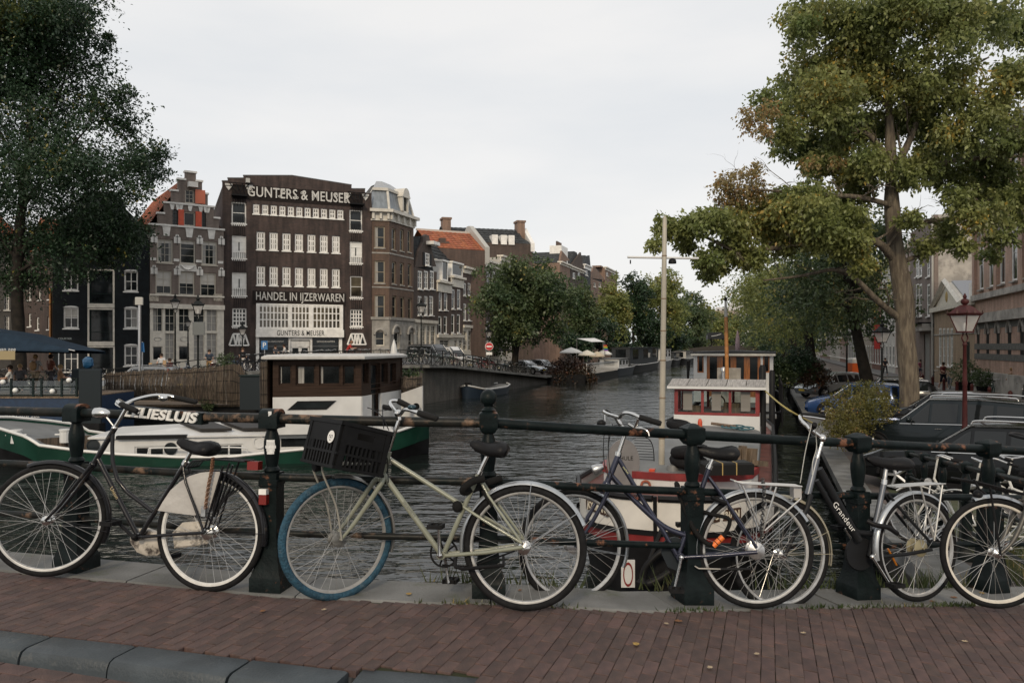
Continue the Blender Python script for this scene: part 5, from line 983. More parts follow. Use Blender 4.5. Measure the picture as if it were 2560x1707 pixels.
def bank_trees():
 G = 'trees along the far bank'
 c = at(1306,742,77); simple_tree('round crowned dark green tree on the far quay beside the no entry sign',c,5.0,5.6,-1.4,LM['mid'],36000,.32,G,21,trunk=.3,lean=-.9,nl=26)
 for (u,v,ru,rv,lm,n,lb,sd) in ((1452,770,52,85,'mid',9000,'green and yellow tree next to the round crowned tree',22),(1532,768,46,98,'yellow',9000,'pale yellow green birch-like tree above the moored boats',23),(1583,775,45,105,'dark',9000,'darkest slender tree in the row on the far bank',24),(1652,755,66,118,'yellow',13000,'tallest airy yellow green tree in the row on the far bank',25),(1722,788,54,88,'mid',7000,'dull green tree behind the tall pale pole',26),(1688,810,45,78,'mid',6000,'dark green tree right behind the tallest yellow one',27),(1778,806,48,66,'yellow',6000,'olive tree near the far end of the canal',28),(1838,825,32,45,'yellow',4000,'small pale tree in front of the distant flat roofed block',29),(1620,830,50,60,'dark',5000,'low dark tree crown above the black houseboat',30),(1500,835,60,45,'dark',5000,'dark low tree crown over the terrace parasols',31),(1440,858,48,40,'dark',5000,'low dark bushy tree behind the red brown creeper',32),(1556,862,44,36,'dark',4500,'low dark bushy tree behind the dark blue barge',33),(1665,850,50,44,'dark',4500,'low dark bushy tree behind the tall pale pole',34),(1740,848,40,36,'mid',4000,'low bushy tree close to the far bridge',35)):
  Y = min(420,bank(u,-24.0)); p = at(u,v,Y); simple_tree(lb,p,ru*Y/F,rv*Y/F,-1.6,LM[lm],n,max(.25,6.4*Y/F),G,sd)
 p = at(1640,672,190); G = 'trees along the street on the near bank'
 for s,t,rx,rz,h,lm,n,lb,sd in ((46.5,4.6,4.0,4.3,6.5,'mid',16000,'leaning tree with dark trunk beside the thick pale trunk',41),(58,3.2,5.5,5.0,6.2,'yellow',20000,'yellow green tree leaning over the moored boats',42),(70,3.6,5.0,5.2,6.0,'mid',15000,'shady tree in the middle of the row beside the street',43),(86,3.0,6.0,5.6,6.2,'yellow',14000,'yellowing tree overhanging the water in the row by the street',44),(108,3.2,6.5,6.5,7.0,'mid',12000,'green tree farther along the row by the street',45),(135,3.0,7,7,7.5,'elm',9000,'far tree of the row by the street',46),(175,3.0,8,8,8,'mid',8000,'second last tree of the row by the street',47),(235,3,9,9,8,'yellow',7000,'last pale tree of the row by the street',48)):
  c = st(s,t-.8,h-.6); simple_tree(lb,c,rx,rz,zr(s),LM[lm],n,max(.2,6.0*c.y/F),G,sd,trunk=.3,lean=1.6 if sd==41 else .6,nl=22,droop=.5)
  # far closing greenery at the end of the canal
 lo =[(Vector((at(u,850,420).x,420,2.5)),(16,10,r)) for u,r in ((1560,9),(1640,10),(1720,9),(1790,7),(1850,6),(1910,8),(1980,9),(2060,9),(2150,9),(1480,9),(1400,9),(2240,9))]
 o = leaf_mesh('distant_trees',lo,1300,10,2.0,LM['mid'],None ,seed=77); tag(o,'distant mass of trees closing the end of the canal',kind='stuff')
bank_trees()
def shrub(name,label,lobes,lm,n,size,cat='shrub',seed=1,group=None ,stems=6,**k):
 b = Vector(lobes[0][0]); b.z = min(c[2]-r[2] for c,r in lobes); t = thing(name,label,cat,b,0,group); L =[(Vector(c)-b,r) for c,r in lobes]; leaf_mesh('foliage',L,n//8,8,size,lm,t,seed=seed,**k)
 m = MB(); rn = random.Random(seed)
 for i in range(stems): c = L[rn.randrange(len(L))][0]; m.tube(spline([Vector((c.x*.3,c.y*.3,0)),c*.5+Vector((rn.uniform(-.1,.1),0,0)),c+Vector((rn.uniform(-.3,.3),0,.2))],3),.015,4)
 m.build('stem',BARKD,t); return t
def shrubs():
 Y = 83; shrub('ivy_covered_hut','dense red brown creeper covering a hut on the water beside the terrace',[(at(u,v,Y+d),(r*Y/F,r*Y/F,r*.8*Y/F)) for u,v,r,d in ((1395,925,30,0),(1430,918,34,0),(1462,925,26,-.5),(1410,945,26,-1),(1450,945,28,-1),(1385,945,22,0),(1475,945,16,0),(1420,905,24,1))],LM['ivy'],9000,.22,'creeper',3,droop=.8)
 Y = 20.5; shrub('yellow_shrub','straggling yellow green shrub in front of the parked estate cars',[(at(u,v,Y+d),(r*Y/F,r*Y/F,r*Y/F)) for u,v,r,d in ((2100,1060,40,0),(2140,1040,45,.5),(2185,1030,40,.8),(2090,1010,26,1),(2130,990,30,1.5),(2200,985,26,1.6),(2170,1000,30,1),(2220,1010,22,1),(2160,970,18,1.5),(2110,1085,28,-.4),(2178,960,10,1.5))],LM['shrub'],13000,.055,'shrub',4,droop=.1,up=.3,tw=(.4,1.1))
 Y = 44
 for i,(u,v,r,lm,lb) in enumerate(((2000,905,34,'dark','dark bush on the quay beside the wood fronted houseboat'),(1950,930,30,'mid','low bush between the silver hatchback and the water'),(2035,935,26,'ivy','brownish bush behind the silver hatchback'),(1915,900,28,'dark','dark shrub overhanging the houseboat gangway'))):
  shrub('quay_bush',lb,[(at(u+dx,v+dv,Y),(r*Y/F*.8,)*3) for dx,dv in ((0,0),(-r*.7,r*.3),(r*.7,r*.2),(0,-r*.5))],LM[lm],3500,.13,'shrub',60+i,'bushes along the quay')
 for u,v,Y,lb in ((1028,945,31.5,'leafy plant in the reed covered tub at the stern of the green houseboat'),(565,905,41,'weed growing out of the reed screen'),(520,1000,40,'small dark bush at the foot of the reed screen')):
  shrub('potted_plant',lb,[(at(u+dx,v+dv,Y),(r*Y/F,)*3) for dx,dv,r in ((0,0,16),(-12,-10,10),(10,-14,10),(2,12,14))],LM['mid'],900,.09,'plant',int(u))
  # grass and weeds along the stone edging and on the verge
 r = np.random.RandomState(5); V =[];
 for i in range(4700):
  if i<3800:
   s,t = r.uniform(6.6,11),2.2+abs(r.normal())*.9; p = st(s,t); z = zr(s); h = r.uniform(.08,.38)*(1.3 if r.rand()<.2 else .7)
  else :
   x = r.choice([-.25,.2,1.05,1.9,2.25,2.6,2.9,3.3,3.0])+r.normal()*.12; side = r.rand()<.5; p = Vector((x,edge_y(x)+(.4 if side else 0.0)+r.normal()*.015,0)); z = zb(x); h = r.uniform(.012,.04)*(4 if side else 1)
  a = r.uniform(0,6.28); w = .006; le = r.normal(size=2)*h*.35; V+=[(p.x-w*math.cos(a),p.y-w*math.sin(a),z),(p.x+w*math.cos(a),p.y+w*math.sin(a),z),(p.x+le[0],p.y+le[1],z+h)]
 o = MB().add(V,[(i,i+1,i+2) for i in range(0,len(V),3)]).build('grass',leaf_mat('grass_blades',(.05,.075,.025),(.09,.095,.04),(.2,.16,.07),.15,.3,2.0)); tag(o,'grass and weeds growing along the stone edging and the verge',kind='stuff')
 LF =[mat('dry_leaf_'+n,c,.7,var=.3,vscale=30) for n,c in (('yellow',(.38,.24,.06)),('brown',(.20,.09,.035)),('pale',(.40,.31,.20)))]
 for i,(u,v,k,lb) in enumerate(((1590,1614,0,'large yellow leaf lying on the middle of the pavement'),(1666,1562,2,'pale leaf a little above the large yellow leaf'),(1696,1556,1,'brown leaf beside the pale one above the large yellow leaf'),(2008,1585,2,'pale leaf below the wheel of the white lettered bicycle'),(1892,1638,2,'pale leaf alone on the lower middle of the pavement'),(656,1531,1,'reddish leaf on the pavement below the blue tyre'),(1022,1488,0,'yellow leaf on the stone edging under the sage bicycle'),(1775,1672,2,'small pale leaf lowest on the open pavement'),(80,1652,1,'upper of two brown leaves in the gutter at the first kerb joint'),(95,1661,1,'lower of two brown leaves in the gutter at the first kerb joint'),(165,1666,1,'dry leaf in the gutter just past the pair of leaves'),(315,1684,1,'dry leaf in the gutter at the second kerb joint'),(430,1702,1,'dry leaf lowest in the gutter along the kerb'),(1300,1478,1,'brown curled leaf against the corner post'),(1372,1520,1,'brown leaf touching the rear tyre of the sage bicycle'),(2385,1496,1,'brown leaf on the edging between the last two bicycles'),(2412,1606,2,'pale scrap of leaf on the pavement below the gunmetal bicycle'),(2330,1506,1,'brown leaf under the rear wheel of the white lettered bicycle'),(810,1527,2,'pale leaf just below the foot of the blue tyre'),(2455,1485,0,'yellow leaf behind the front wheel of the gunmetal bicycle'))):
  p = None ; zz = 0.0
  for _ in range(3): q = onz(u,v,zz); zz =(zb(q.x)-.08 if v>1645 and u<500 else zb(q.x)); p = onz(u,v,zz)
  rr = random.Random(i); L = rr.uniform(.03,.05); m = MB(); pts =[(0,0),(.3,.4),(.55,.25),(.7,.42),(1,.02),(.7,-.35),(.5,-.22),(.3,-.4)]
  m.add([(L*(x-.5),L*y,.004+L*(.22*abs(y)+.15*(x-.5)**2*2)) for x,y in pts]+[(0,0,.003)],[(j,(j+1)%8,8) for j in range(8)])
  tag(m.build('fallen_leaf',LF[k],loc=p+Vector((0,0,.004)),rot=(0,0,rr.uniform(0,6))),lb or ('dry fallen leaf in the gutter along the kerb' if v>1645 and u<500 else 'small dry fallen leaf on the brick pavement'),'leaf','fallen leaves')
shrubs()

# boats
z5,z6,z7 = Z(0,800,.29762),Z(600,850,.2551),Z(1350,850,.27636)
HGREEN = mat('hull_green',(.009,.040,.027),.35,var=.2,vscale=1.5,dirt=(.03,.05,.04),dscale=3,dpos=(.6,.8)); HBLACK = mat('hull_black',(.012,.012,.013),.45,var=.3,vscale=3)
BWHITE = mat('boat_white',(.60,.60,.59),.4,var=.07,vscale=2,dirt=(.5,.47,.42),dscale=1.5,dpos=(.6,.85)); DBROWN = mat('dark_brown_boards',(.040,.024,.017),.6,var=.35,vscale=2,stretch=(.4,.4,9))
OXRED = mat('oxide_red_paint',(.20,.022,.022),.45,var=.2,vscale=4,dirt=(.12,.05,.04),dscale=6,dpos=(.6,.8)); TARP = mat('grey_deck_paint',(.15,.154,.154),.7,var=.15,vscale=1.2,dirt=(.12,.12,.115),dscale=1.5,dpos=(.5,.75)); CLEAR = glass_mat('clear_window')
REED = mat('woven_reed',(.14,.108,.08),.9,col2=(.055,.043,.033),vscale=2,stretch=(9,9,.6),bump=.6,bscale=30,rand=.25)
def hull(t,stations,ym,layers,zf=1.0,names=None ):
 """stations (x, half beam, sheer height); layers [(name, material, depth below sheer at top, at bottom, inset)] down to the keel"""
 for nm,m,d0,d1,ins in layers:
  rg =[]
  for x,h,z in stations:
   z0 = z-d0; z1 =(z-d1) if d1 is not None else WATER-.5; a = max(.02,h-ins[0]); b = max(.02,h-ins[1])
   rg.append([(x,ym-a,z0),(x,ym-b,z1),(x,ym+b,z1),(x,ym+a,z0)])
  if nm in ('gunwale','rail_cap'):
   for k in (-1,1): MB().tube([(x,ym+k*h,z) for x,h,z in stations],.05,6).build(nm,m,t,smooth=45)
  else : MB().rings(rg,close=False ,cap=True ).build(nm,m,t,smooth=45)
def houseboat():
 f = Facade('houseboat','green hulled houseboat with white coach house and a dark brown glazed stern cabin',(-165,24.2),(1085,26.6),'houseboat'); W = f.W; t = f.t; P = lambda x,y,o = 0: f.L(z5(x,y),o); Q = lambda x,y,o = 0: f.L(z6(x,y),o)
 sheer =[(-560,860),(-300,890),(0,940),(180,975),(250,1000),(330,1050),(700,1100),(1000,1125),(1500,1150),(1900,1150),(2230,1115)]
 stt =[(P(x,y)[0],P(x,y)[1]) for x,y in sheer]+[Q(700,1060),Q(1200,960),Q(1560,900),Q(1880,830)]; n = len(stt); ST_ =[]
 for x,z in stt: k = x/W; ST_.append((x,2.1*min(1,(max(0.0,k)/.18)**.6)*(1 if k<.86 else max(.22,1-((k-.86)/.14)**2*.8)),z))
 hull(t,ST_,2.1,[('gunwale',BWHITE,-.03,.09,(-.04,-.04)),('hull',HGREEN,.05,.62,(0,.05)),('lower_hull',HBLACK,.6,None ,(.06,.5))])
 m = MB(); m.rings([[(x,2.1-h*.97,z-.12),(x,2.1+h*.97,z-.12)] for x,h,z in ST_],close=False ,cap=False ); m.build('deck',TARP,t)
 # coach house
 o = .45; x0,x1 = P(768,1050,o)[0],Q(640,1000,o)[0]+2.8; zt = P(1500,985,o)[1]; zb0 = P(1500,1140,o)[1]-.25
 wins =[]
 for c in ((1130,1062,1380,1140),(1800,1042,2040,1140)): a,b = P(c[0],c[1],o),P(c[2],c[3],o); f.window((a[0],b[0],b[1],a[1]),2,1,fm=BWHITE,fw=.05,bar=.05,y=o+.04,sill=False )
 a,b = Q(385,950,o),Q(640,1060,o); f.window((a[0],b[0]+1.2,b[1],a[1]),2,1,fm=BWHITE,fw=.05,bar=.04,y=o+.04,sill=False )
 f.wall(BWHITE,[(x0,x1,zb0,zt)],.1,'coach_house_side',o); f.h =[]
 m = MB(); m.poly([(x1,o,zb0),(x1,3.7,zb0),(x1,3.7,zt),(x1,o,zt)]); m.poly([(x0,3.7,zb0),(x0,o,zb0),(x0,o,zt),(x0,3.7,zt)]); m.build('coach_house_end',BWHITE,t)
 zr_ = P(1500,870,2.1)[1]; m = MB(); m.rings([[(x0-.08,o-.1,zt),(x1+.08,o-.1,zt),(x1+.08,3.8,zt),(x0-.08,3.8,zt)],[(x0-.08,o-.1,zt+.06),(x1+.08,o-.1,zt+.06),(x1+.08,3.8,zt+.06),(x0-.08,3.8,zt+.06)],[(x0+3.2,1.7,zr_),(x1-.1,1.7,zr_),(x1-.1,2.5,zr_),(x0+3.2,2.5,zr_)]]); m.build('coach_house_roof',BWHITE,t)
 m = MB(); m.box(P(985,980,o)[0],P(1575,980,o)[0],o-.14,o+.15,zt-.02,zt+.09); m.build('roof_edge',BLACK,t)
 for xa,xb in ((1500,1960),(1850,2500)): a = P(xa,870,1.6)[0]; b = P(xb,940,.9)[0]; m = MB(); k =(zr_-zt-.06)/(1.7-(o-.1)); zz = lambda y: zt+.06+(y-o+.1)*k+.05; m.add([(a+.9,.65,zz(.65)),(b,.65,zz(.65)),(b-.9,1.65,zz(1.65)),(a,1.65,zz(1.65)),(a+.9,.65,zz(.65)+.09),(b,.65,zz(.65)+.09),(b-.9,1.65,zz(1.65)+.09),(a,1.65,zz(1.65)+.09)],[(4,5,6,7),(0,1,5,4),(1,2,6,5),(2,3,7,6),(3,0,4,7)]); m.build('roof_hatch',mat('hatch_dark',(.03,.028,.027),.4),t)
 for x,y,oo in ((785,1052,o),(1435,1078,o),(2180,1027,o)): c = P(x,y,oo); m = MB(); m.lathe([(.001,0),(.17,.0),(.17,.03),(.2,.03),(.2,-.01)],16,(c[0],oo-.02,c[1]),(0,-1,0),cap=False ); w_ = m.build('porthole',PANE if x<2000 else BWHITE,t)
 for xa,xb,y in ((1235,1700,1075),(1640,2085,1070)): a,b = P(xa,y,.15),P(xb,y,.15); m = MB(); m.tube(spline([(a[0],.15,a[1]-.45),(a[0]+.05,.15,a[1]-.1),(a[0]+.2,.15,a[1]),(b[0]-.2,.15,b[1]),(b[0]-.03,.15,b[1]-.12),(b[0],.15,b[1]-.4)],4),.025,6); m.build('hand_rail',BWHITE,t)
 for x,y in ((135,965),(548,960)):
  c = P(x,y,.5); m = MB(); m.lathe([(.16,-.25),(.16,.1),(.18,.12),(.18,.17)],12,(c[0],.5,c[1])); m.tube([(c[0]-.3,.5,c[1]),(c[0]+.3,.5,c[1])],.03,6); m.build('bollard',BWHITE,t)
 c = P(1960,850,2.2); m = MB(); m.lathe([(.15,-.8),(.15,0),(.26,.03),(.02,.16)],12,(c[0],2.2,c[1])); m.build('roof_vent',BWHITE,t)
 a,b = P(245,975,.7),P(760,1085,.7); m = MB(); k = 40
 for i in range(k): x = lerp(a[0],b[0],i/k); m.box(x,x+(b[0]-a[0])/k*.8,.7,.74,b[1],a[1]-.1*(1-i/k))
 q = m.build('rattan_screen',REED,t); q['kind'] = 'stuff'
 # stern cabin: two glazed fronts of dark boards above a white base
 for ab,cd,ws in ((((682,25.9),(903,26.4)),False ,((378,506),(545,738),(775,985),(1008,1130))),(((903.5,26.4),(1001,30.2)),True ,((1203,1262),(1385,1450),(1472,1530)))):
  g = Facade('cabin_front','',*ab); R = lambda x,y: g.L(z6(x,y)); xm = 760 if not cd else 1300; zt_ = R(xm,190 if not cd else 165)[1]; zc = R(600,556)[1] if not cd else zc_; zb2 = -1.4
  zc_ = zc; zt0 = zt_ if not cd else zt0
  for a,b in ws: r = g.rect(z6,a,245 if not cd else 225,b,440 if not cd else 425); g.window((r[0],r[1],r[2],r[3]),1,1,fm=DBROWN,fw=.05,sill=False ,pane=PANE,curtain=((0,.12),) if a in (378,775) else ((.05,.4),) if a==545 else None )
  if cd: r = g.rect(z6,1283,225,1376,545); g.window((r[0],r[1],zb2,r[3]),1,2,fm=DBROWN,fw=.08,sill=False ,bars=(.62,))
  g.wall(DBROWN,[(0,g.W,zc,zt0)],.1,'cabin_wall'); g.wall(BWHITE,[(0,g.W,zb2,zc-.002)],.1,'cabin_base',-.03)
  n = 7
  for i in range(n): zz = lerp(zc,zt0,i/n); g.bx(0,g.W,zz,zz+.02,DBROWN,'board_joint',.012) if i in (0,1,2) else None
  if not cd:
   a,b = g.rect(z6,465,595,945,680)[:2]; z0,z1_ = R(700,680)[1],R(700,595)[1]; k = .32; m = MB(); m.prism([(a,z0),(b-k,z0),(b,z1_),(a+k,z1_)],-.06,-.02); fr = m.build('slanted_window',HBLACK,g.t); m = MB(); m.prism([(a+.12,z0+.05),(b-k-.03,z0+.05),(b-.12,z1_-.05),(a+k+.03,z1_-.05)],-.07,-.06); m.build('pane',PANE,fr)
  g.d_ = g; merge(g,f)
 pl =[at(668,V0,25.7),at(906,V0,26.1),at(1006,V0,30.4),at(760,V0,30.2)]; m = MB(); I =(Matrix.Translation(f.A)@Matrix.Rotation(ang(f.d),4,'Z')).inverted(); pl =[I@Vector((p.x,p.y,0)) for p in pl]
 ctr = sum(pl,Vector())/4
 m.rings([[p+(p-ctr)*k+Vector((0,0,zt0+dz)) for p in pl] for k,dz in ((.02,-.01),(.08,.02),(.08,.10),(.0,.16))]); m.build('cabin_roof',mat('pale_roof_felt',(.46,.45,.43),.6,var=.1),t)
 m = MB(); m.poly([pl[2]+Vector((0,0,-1.4)),pl[3]+Vector((0,0,-1.4)),pl[3]+Vector((0,0,zt0)),pl[2]+Vector((0,0,zt0))]); m.poly([pl[3]+Vector((0,0,-1.4)),pl[0]+Vector((0,0,-1.4)),pl[0]+Vector((0,0,zt0)),pl[3]+Vector((0,0,zt0))]); m.build('cabin_rear',DBROWN,t)
 a = I@at(1003,990,29); b = I@at(1056,975,28.3); zs = Q(1880,830)[1]; m = MB(); m.rings([[(a.x,a.y,zs-.3),(a.x,a.y,a.z+.1),(a.x+.03,a.y+.06,a.z+.1),(a.x+.03,a.y+.06,zs-.3)],[(b.x,b.y,zs-.3),(b.x,b.y,b.z+.15),(b.x+.03,b.y+.06,b.z+.15),(b.x+.03,b.y+.06,zs-.3)]]); m.build('stern_bulwark',BWHITE,t)
 for u in (1018,1040): c = I@at(u,1015,28.2); m = MB(); m.lathe([(.001,0),(.12,0),(.12,.05)],12,(c.x,c.y-.1,c.z),(0,-1,0),cap=False ); m.build('porthole',PANE,t)
houseboat()
def barge():
 o = st(12,-1.6); t = thing('barge','red and white barge with name boards on its bow and a glazed red wheelhouse','barge',o,ang(CD)); I =(Matrix.Translation(o)@Matrix.Rotation(ang(CD),4,'Z')).inverted()
 def X(u,v,Y): return I@at(u,v,Y)
 S_ =[(0,.04,-.80),(.12,.5,-.815),(.4,.95,-.83),(1.1,1.42,-.87),(2.4,1.72,-.95),(6,1.75,-1.05),(15,1.75,-1.08),(17.5,1.4,-1.0),(18.8,.5,-.95)]
 hull(t,S_,0,[('rail_cap',HBLACK,-.02,.05,(-.03,-.03)),('bulwark',mat('barge_cream',(.68,.65,.60),.45,var=.1,vscale=2,dirt=(.45,.35,.26),dscale=3,dpos=(.62,.8)),.04,.50,(0,.03)),('rubbing_strake',HBLACK,.48,.56,(-.04,-.04)),('red_band',OXRED,.54,.72,(.03,.06)),('hull',HBLACK,.7,None ,(.06,.35))])
 MB().tube([(-.04,0,-.76),(.02,0,-1.55),(.3,0,WATER-.4)],[.03,.03,.04],8).build('stem_post',HBLACK,t)
 m = MB(); m.rings([[(x,-h*.96,z-.16),(x,h*.96,z-.16)] for x,h,z in S_],close=False ,cap=False ); m.build('deck',mat('red_brown_deck',(.14,.05,.04),.7,var=.25,vscale=3),t)
 # raised cargo deck with curved front
 fr =[(2.35,-1.05),(2.12,-.6),(2.05,0),(2.12,.6),(2.35,1.05),(2.75,1.32),(3.4,1.42)]; full =[(3.4,-1.42),(2.75,-1.32)]+fr+[(11.9,1.42),(11.9,-1.42)]
 fro =[(3.4,-1.42),(2.75,-1.32)]+fr; MB().prism([(3.402,-1.42),(3.402,1.42),(11.9,1.42),(11.9,-1.42)],-1.2,-.745,'z').build('deck_side',TARP,t)
 for nm,m_,z0,z1 in (('deck_front',BWHITE,-1.2,-.86),('deck_band',OXRED,-.862,-.74)): e = 0 if nm=='deck_front' else .02; MB().prism([(x-(e if x<3 else 0),y*(1+e)) for x,y in fro],z0,z1,'z').build(nm,m_,t)
 rg =[[(x+.05,y*.98,-.742) for x,y in full],[(lerp(x,6,.06),y*.9,-.70) for x,y in full],[(lerp(x,7,.4),y*.35,-.64) for x,y in full]]; MB().rings(rg).build('cargo_deck',TARP,t,smooth=30)
 for i,y in enumerate((-1.2,-.5,.35,1.05)): x = 2.1+abs(y)*.28; MB().box(x-.04,x+.1,y-.05,y+.05,-.745,-.70).build('deck_cleat',mat('orange_red',(.5,.06,.02),.5),t)
 BOARD = mat('name_board_brown',(.06,.035,.025),.5); LET = mat('cream_letters',(.62,.56,.44),.5)
 for u,v,Y,sd in ((1503,1294,12.5,1),(1714,1303,12.5,-1)):
  p = X(u,v,Y); h = next(lerp(a[1],b[1],(p.x-a[0])/(b[0]-a[0])) for a,b in zip(S_,S_[1:]) if a[0]<=max(p.x,.05)<=b[0]) if p.x>0 else .3
  a,b =(Vector((.22,.66*sd,0)),Vector((.82,1.22*sd,0))); d =(b-a).normalized(); n = Vector((-abs(d.y),d.x*sd,0)); c =(a+b)/2+n*.05; zc = -1.08
  xd = d if sd<0 else -d; M = frame((c.x,c.y,zc),xd,(0,0,1)); m = MB(); m.box(-.32,.32,-.085,.085,-.02,.02); m.xf(M); q = m.build('name_board',BOARD,t)
  text('lettering','JON&JAN',.15,LET,q,M@Matrix.Translation((0,0,.022)),.004,0,.003,1.0,.56)
  # tall pale pole with cross bar and bell shaped lamp
 b = X(1653,1215,14.6); tp = X(1662,546,14.6); PM = mat('cream_pole',(.36,.33,.27),.5,var=.15,vscale=2,dirt=(.3,.2,.12),dscale=4,dpos=(.6,.75)); m = MB(); m.tube([b,b.lerp(tp,.3),b.lerp(tp,.75),tp,tp+Vector((0,0,.05))],[.056,.054,.047,.038,.01],14); po = m.build('pole',PM,t,smooth=50)
 for k in (.18,.33,.47,.58,.7,.86): c = b.lerp(tp,k); MB().lathe([(.064-.022*k,-.012),(.068-.022*k,0),(.064-.022*k,.012)],14,c).build('pole_ring',mat('rusty_ring',(.2,.14,.09),.6),po)
 a,c = X(1569,643,14.55),X(1746,646,14.75); m = MB(); m.tube([a,c],.022,8); m.build('cross_bar',BWHITE,t); m = MB(); d = X(1576,650,14.55); m.tube([d,d-Vector((0,0,.07))],.012,6); m.build('pulley',IRON,t)
 p = X(1681,659,14.6); m = MB(); m.lathe([(.072,0),(.072,.04),(.06,.075),(.03,.095),(.005,.1)],14,p); m.build('bell_lamp',IRON,t,smooth=50); m = MB(); m.box(-.07,.07,-.09,.09,0,.32); m.xf(Matrix.Translation(b-Vector((0,0,.05)))); m.build('pole_foot',mat('pole_foot_beige',(.34,.31,.24),.6,var=.2),t)
 m = MB(); m.lathe([(.14,0),(.15,.1),(.12,.14),(.12,.32),(.09,.42),(.02,.44)],14,X(1682,1222,14.1)); m.build('deck_vent',mat('grey_vent',(.14,.14,.135),.5),t,smooth=40)
 m = MB(); c = X(1558,1170,14.2)  # big grey disc-like lid standing on deck
 R2 = Matrix.Rotation(0.0,4,'Z'); pts =[(math.cos(a)*.29*(1 if math.cos(a)<0 else 1),math.sin(a)*.42+.1) for a in [2*PI*i/28 for i in range(28)]]; m.prism([(x,max(-.42,z)) for x,z in pts],-.03,.03);
 m.xf(Matrix.Translation(c)@Matrix.Rotation(-ang(CD),4,'Z')); lid = m.build('grey_lid',mat('grey_plastic',(.17,.165,.165),.5,var=.1),t); text('lettering','THULE',.1,BLACK,lid,Matrix.Translation(c)@Matrix.Rotation(-ang(CD),4,'Z')@frame((.02,-.034,.18),(1,0,0),(0,0,1)),.002)
 m = MB(); c = X(1612,1195,15); n = 16  # wire grating beside it
 for i in range(n): z = .8*i/n; w = .17*math.sqrt(max(.05,1-(i/n)**3)); m.tube([c+Vector((.02,.2,z)),c+Vector((0,-w,z))],.006,4)
 m.tube(spline([c+Vector((0,-.17,0)),c+Vector((0,-.17,.45)),c+Vector((0,-.12,.68)),c+Vector((0,.0,.78)),c+Vector((0,.2,.8))],4),.01,5); m.build('wire_grating',IRON,t)
 # wheelhouse
 A = X(1685,1000,21.2); B_ = X(1896,1000,21.2); xf_ =(A.x+B_.x)/2; y0,y1 = B_.y,A.y; zb_,zs,zt = -.8,X(1790,1038,21.2).z,X(1790,972,21.2).z; D = 2.1
 def panel(name,p,q,zlo,zhi,n,m_,th=.06,bars=True ):
  p,q = Vector(p),Vector(q); d =(q-p).normalized(); nn = Vector((-d.y,d.x,0))*th/2; fm = MB(); L =(q-p).length
  def bar(a,b,z0,z1): P_ =[p+d*a-nn,p+d*b-nn,p+d*b+nn,p+d*a+nn]; fm.add([(x.x,x.y,z0) for x in P_]+[(x.x,x.y,z1) for x in P_],[(0,3,2,1),(4,5,6,7),(0,1,5,4),(1,2,6,5),(2,3,7,6),(3,0,4,7)])
  bar(0,L,zlo,zlo+.07); bar(0,L,zhi-.06,zhi)
  for i in range(n+1): c = min(max(L*i/n,.035),L-.035); bar(c-.035,c+.035,zlo+.07,zhi-.06)
  o = fm.build(name,m_,t); MB().add([(p.x,p.y,zlo+.05),(q.x,q.y,zlo+.05),(q.x,q.y,zhi-.05),(p.x,p.y,zhi-.05)],[(0,1,2,3)]).build('pane',CLEAR,o); return o
 for (p,q,n) in (((xf_,y0),(xf_,y1),3),((xf_,y1),(xf_+D,y1),2),((xf_+D,y1),(xf_+D,y0),3),((xf_+D,y0),(xf_,y0),2)): panel('window_front',(*p,0),(*q,0),zs,zt,n,OXRED)
 MB().box(xf_-.04,xf_+D+.04,y0-.04,y1+.04,zb_,zs-.002).build('wheelhouse_base',BWHITE,t); MB().box(xf_+.1,xf_+D-.1,y0+.1,y1-.1,zs,zs+.02).build('wheelhouse_floor',WOOD,t)
 m = MB(); m.box(xf_-.2,xf_+D+.2,y0-.2,y1+.2,zt,zt+.07); m.build('roof_fascia',BWHITE,t)
 for i in range(5): ya,yb = lerp(y0-.2,y1+.2,i/5),lerp(y0-.2,y1+.2,(i+1)/5); m = MB(); m.add([(xf_-.2,ya+.01,zt+.074),(xf_-.2,yb-.01,zt+.074),(xf_+D*.5,yb-.01,zt+.22),(xf_+D*.5,ya+.01,zt+.22),(xf_+D+.2,ya+.01,zt+.074),(xf_+D+.2,yb-.01,zt+.074)],[(1,0,3,2),(3,4,5,2),(0,4,3),(1,2,5)]); m.build('plank',mat('silver_planks',(.33,.31,.29),.8,var=.3,vscale=4,stretch=(.5,8,1),rand=.1),t)
 inn = MB(); inn.box(xf_+.4,xf_+.75,y0+.3,y0+.9,zs,zs+.3); inn.box(xf_+.3,xf_+.5,y1-.7,y1-.3,zs,zs+.22); inn.build('cabin_table',WOOD,t); m = MB(); m.torus((xf_+.5,(y0+y1)/2,zs+.3),(0,1,0),(.3,0,1),.2,.02,20,6); m.build('steering_wheel',WOOD,t)
 for k in (.15,.5,.85): MB().box(xf_+.05,xf_+.06,lerp(y0,y1,k)-.12,lerp(y0,y1,k)+.12,zs+.12,zt-.02).build('curtain',mat('sheer_curtain',(.4,.33,.3),.9),t)
 # loose things lying about on deck
 def tyre(c,R,r,ax,lb):
  m = MB(); d = Vector(ax).orthogonal().normalized(); u = Vector(ax).cross(d); m.torus((0,0,0),d,u,R,r,26,8,flat=1.1); o = m.build('old_tyre',RUBBER,None ,smooth=60,loc=at(*c),rot=(0,0,0)); tag(o,lb,'tyre','tyres on the barge deck')
 tyre((1721,1152,14.15),.24,.095,(.1,-.1,1),'worn black tyre lying on the grey barge deck'); tyre((1724,1128,14.05),.24,.095,(-.1,.1,1),'upper tyre of the two stacked on the grey barge deck'); tyre((1697,1062,20.2),.22,.1,(.1,-.1,1),'black tyre lying flat before the white base of the red wheelhouse')
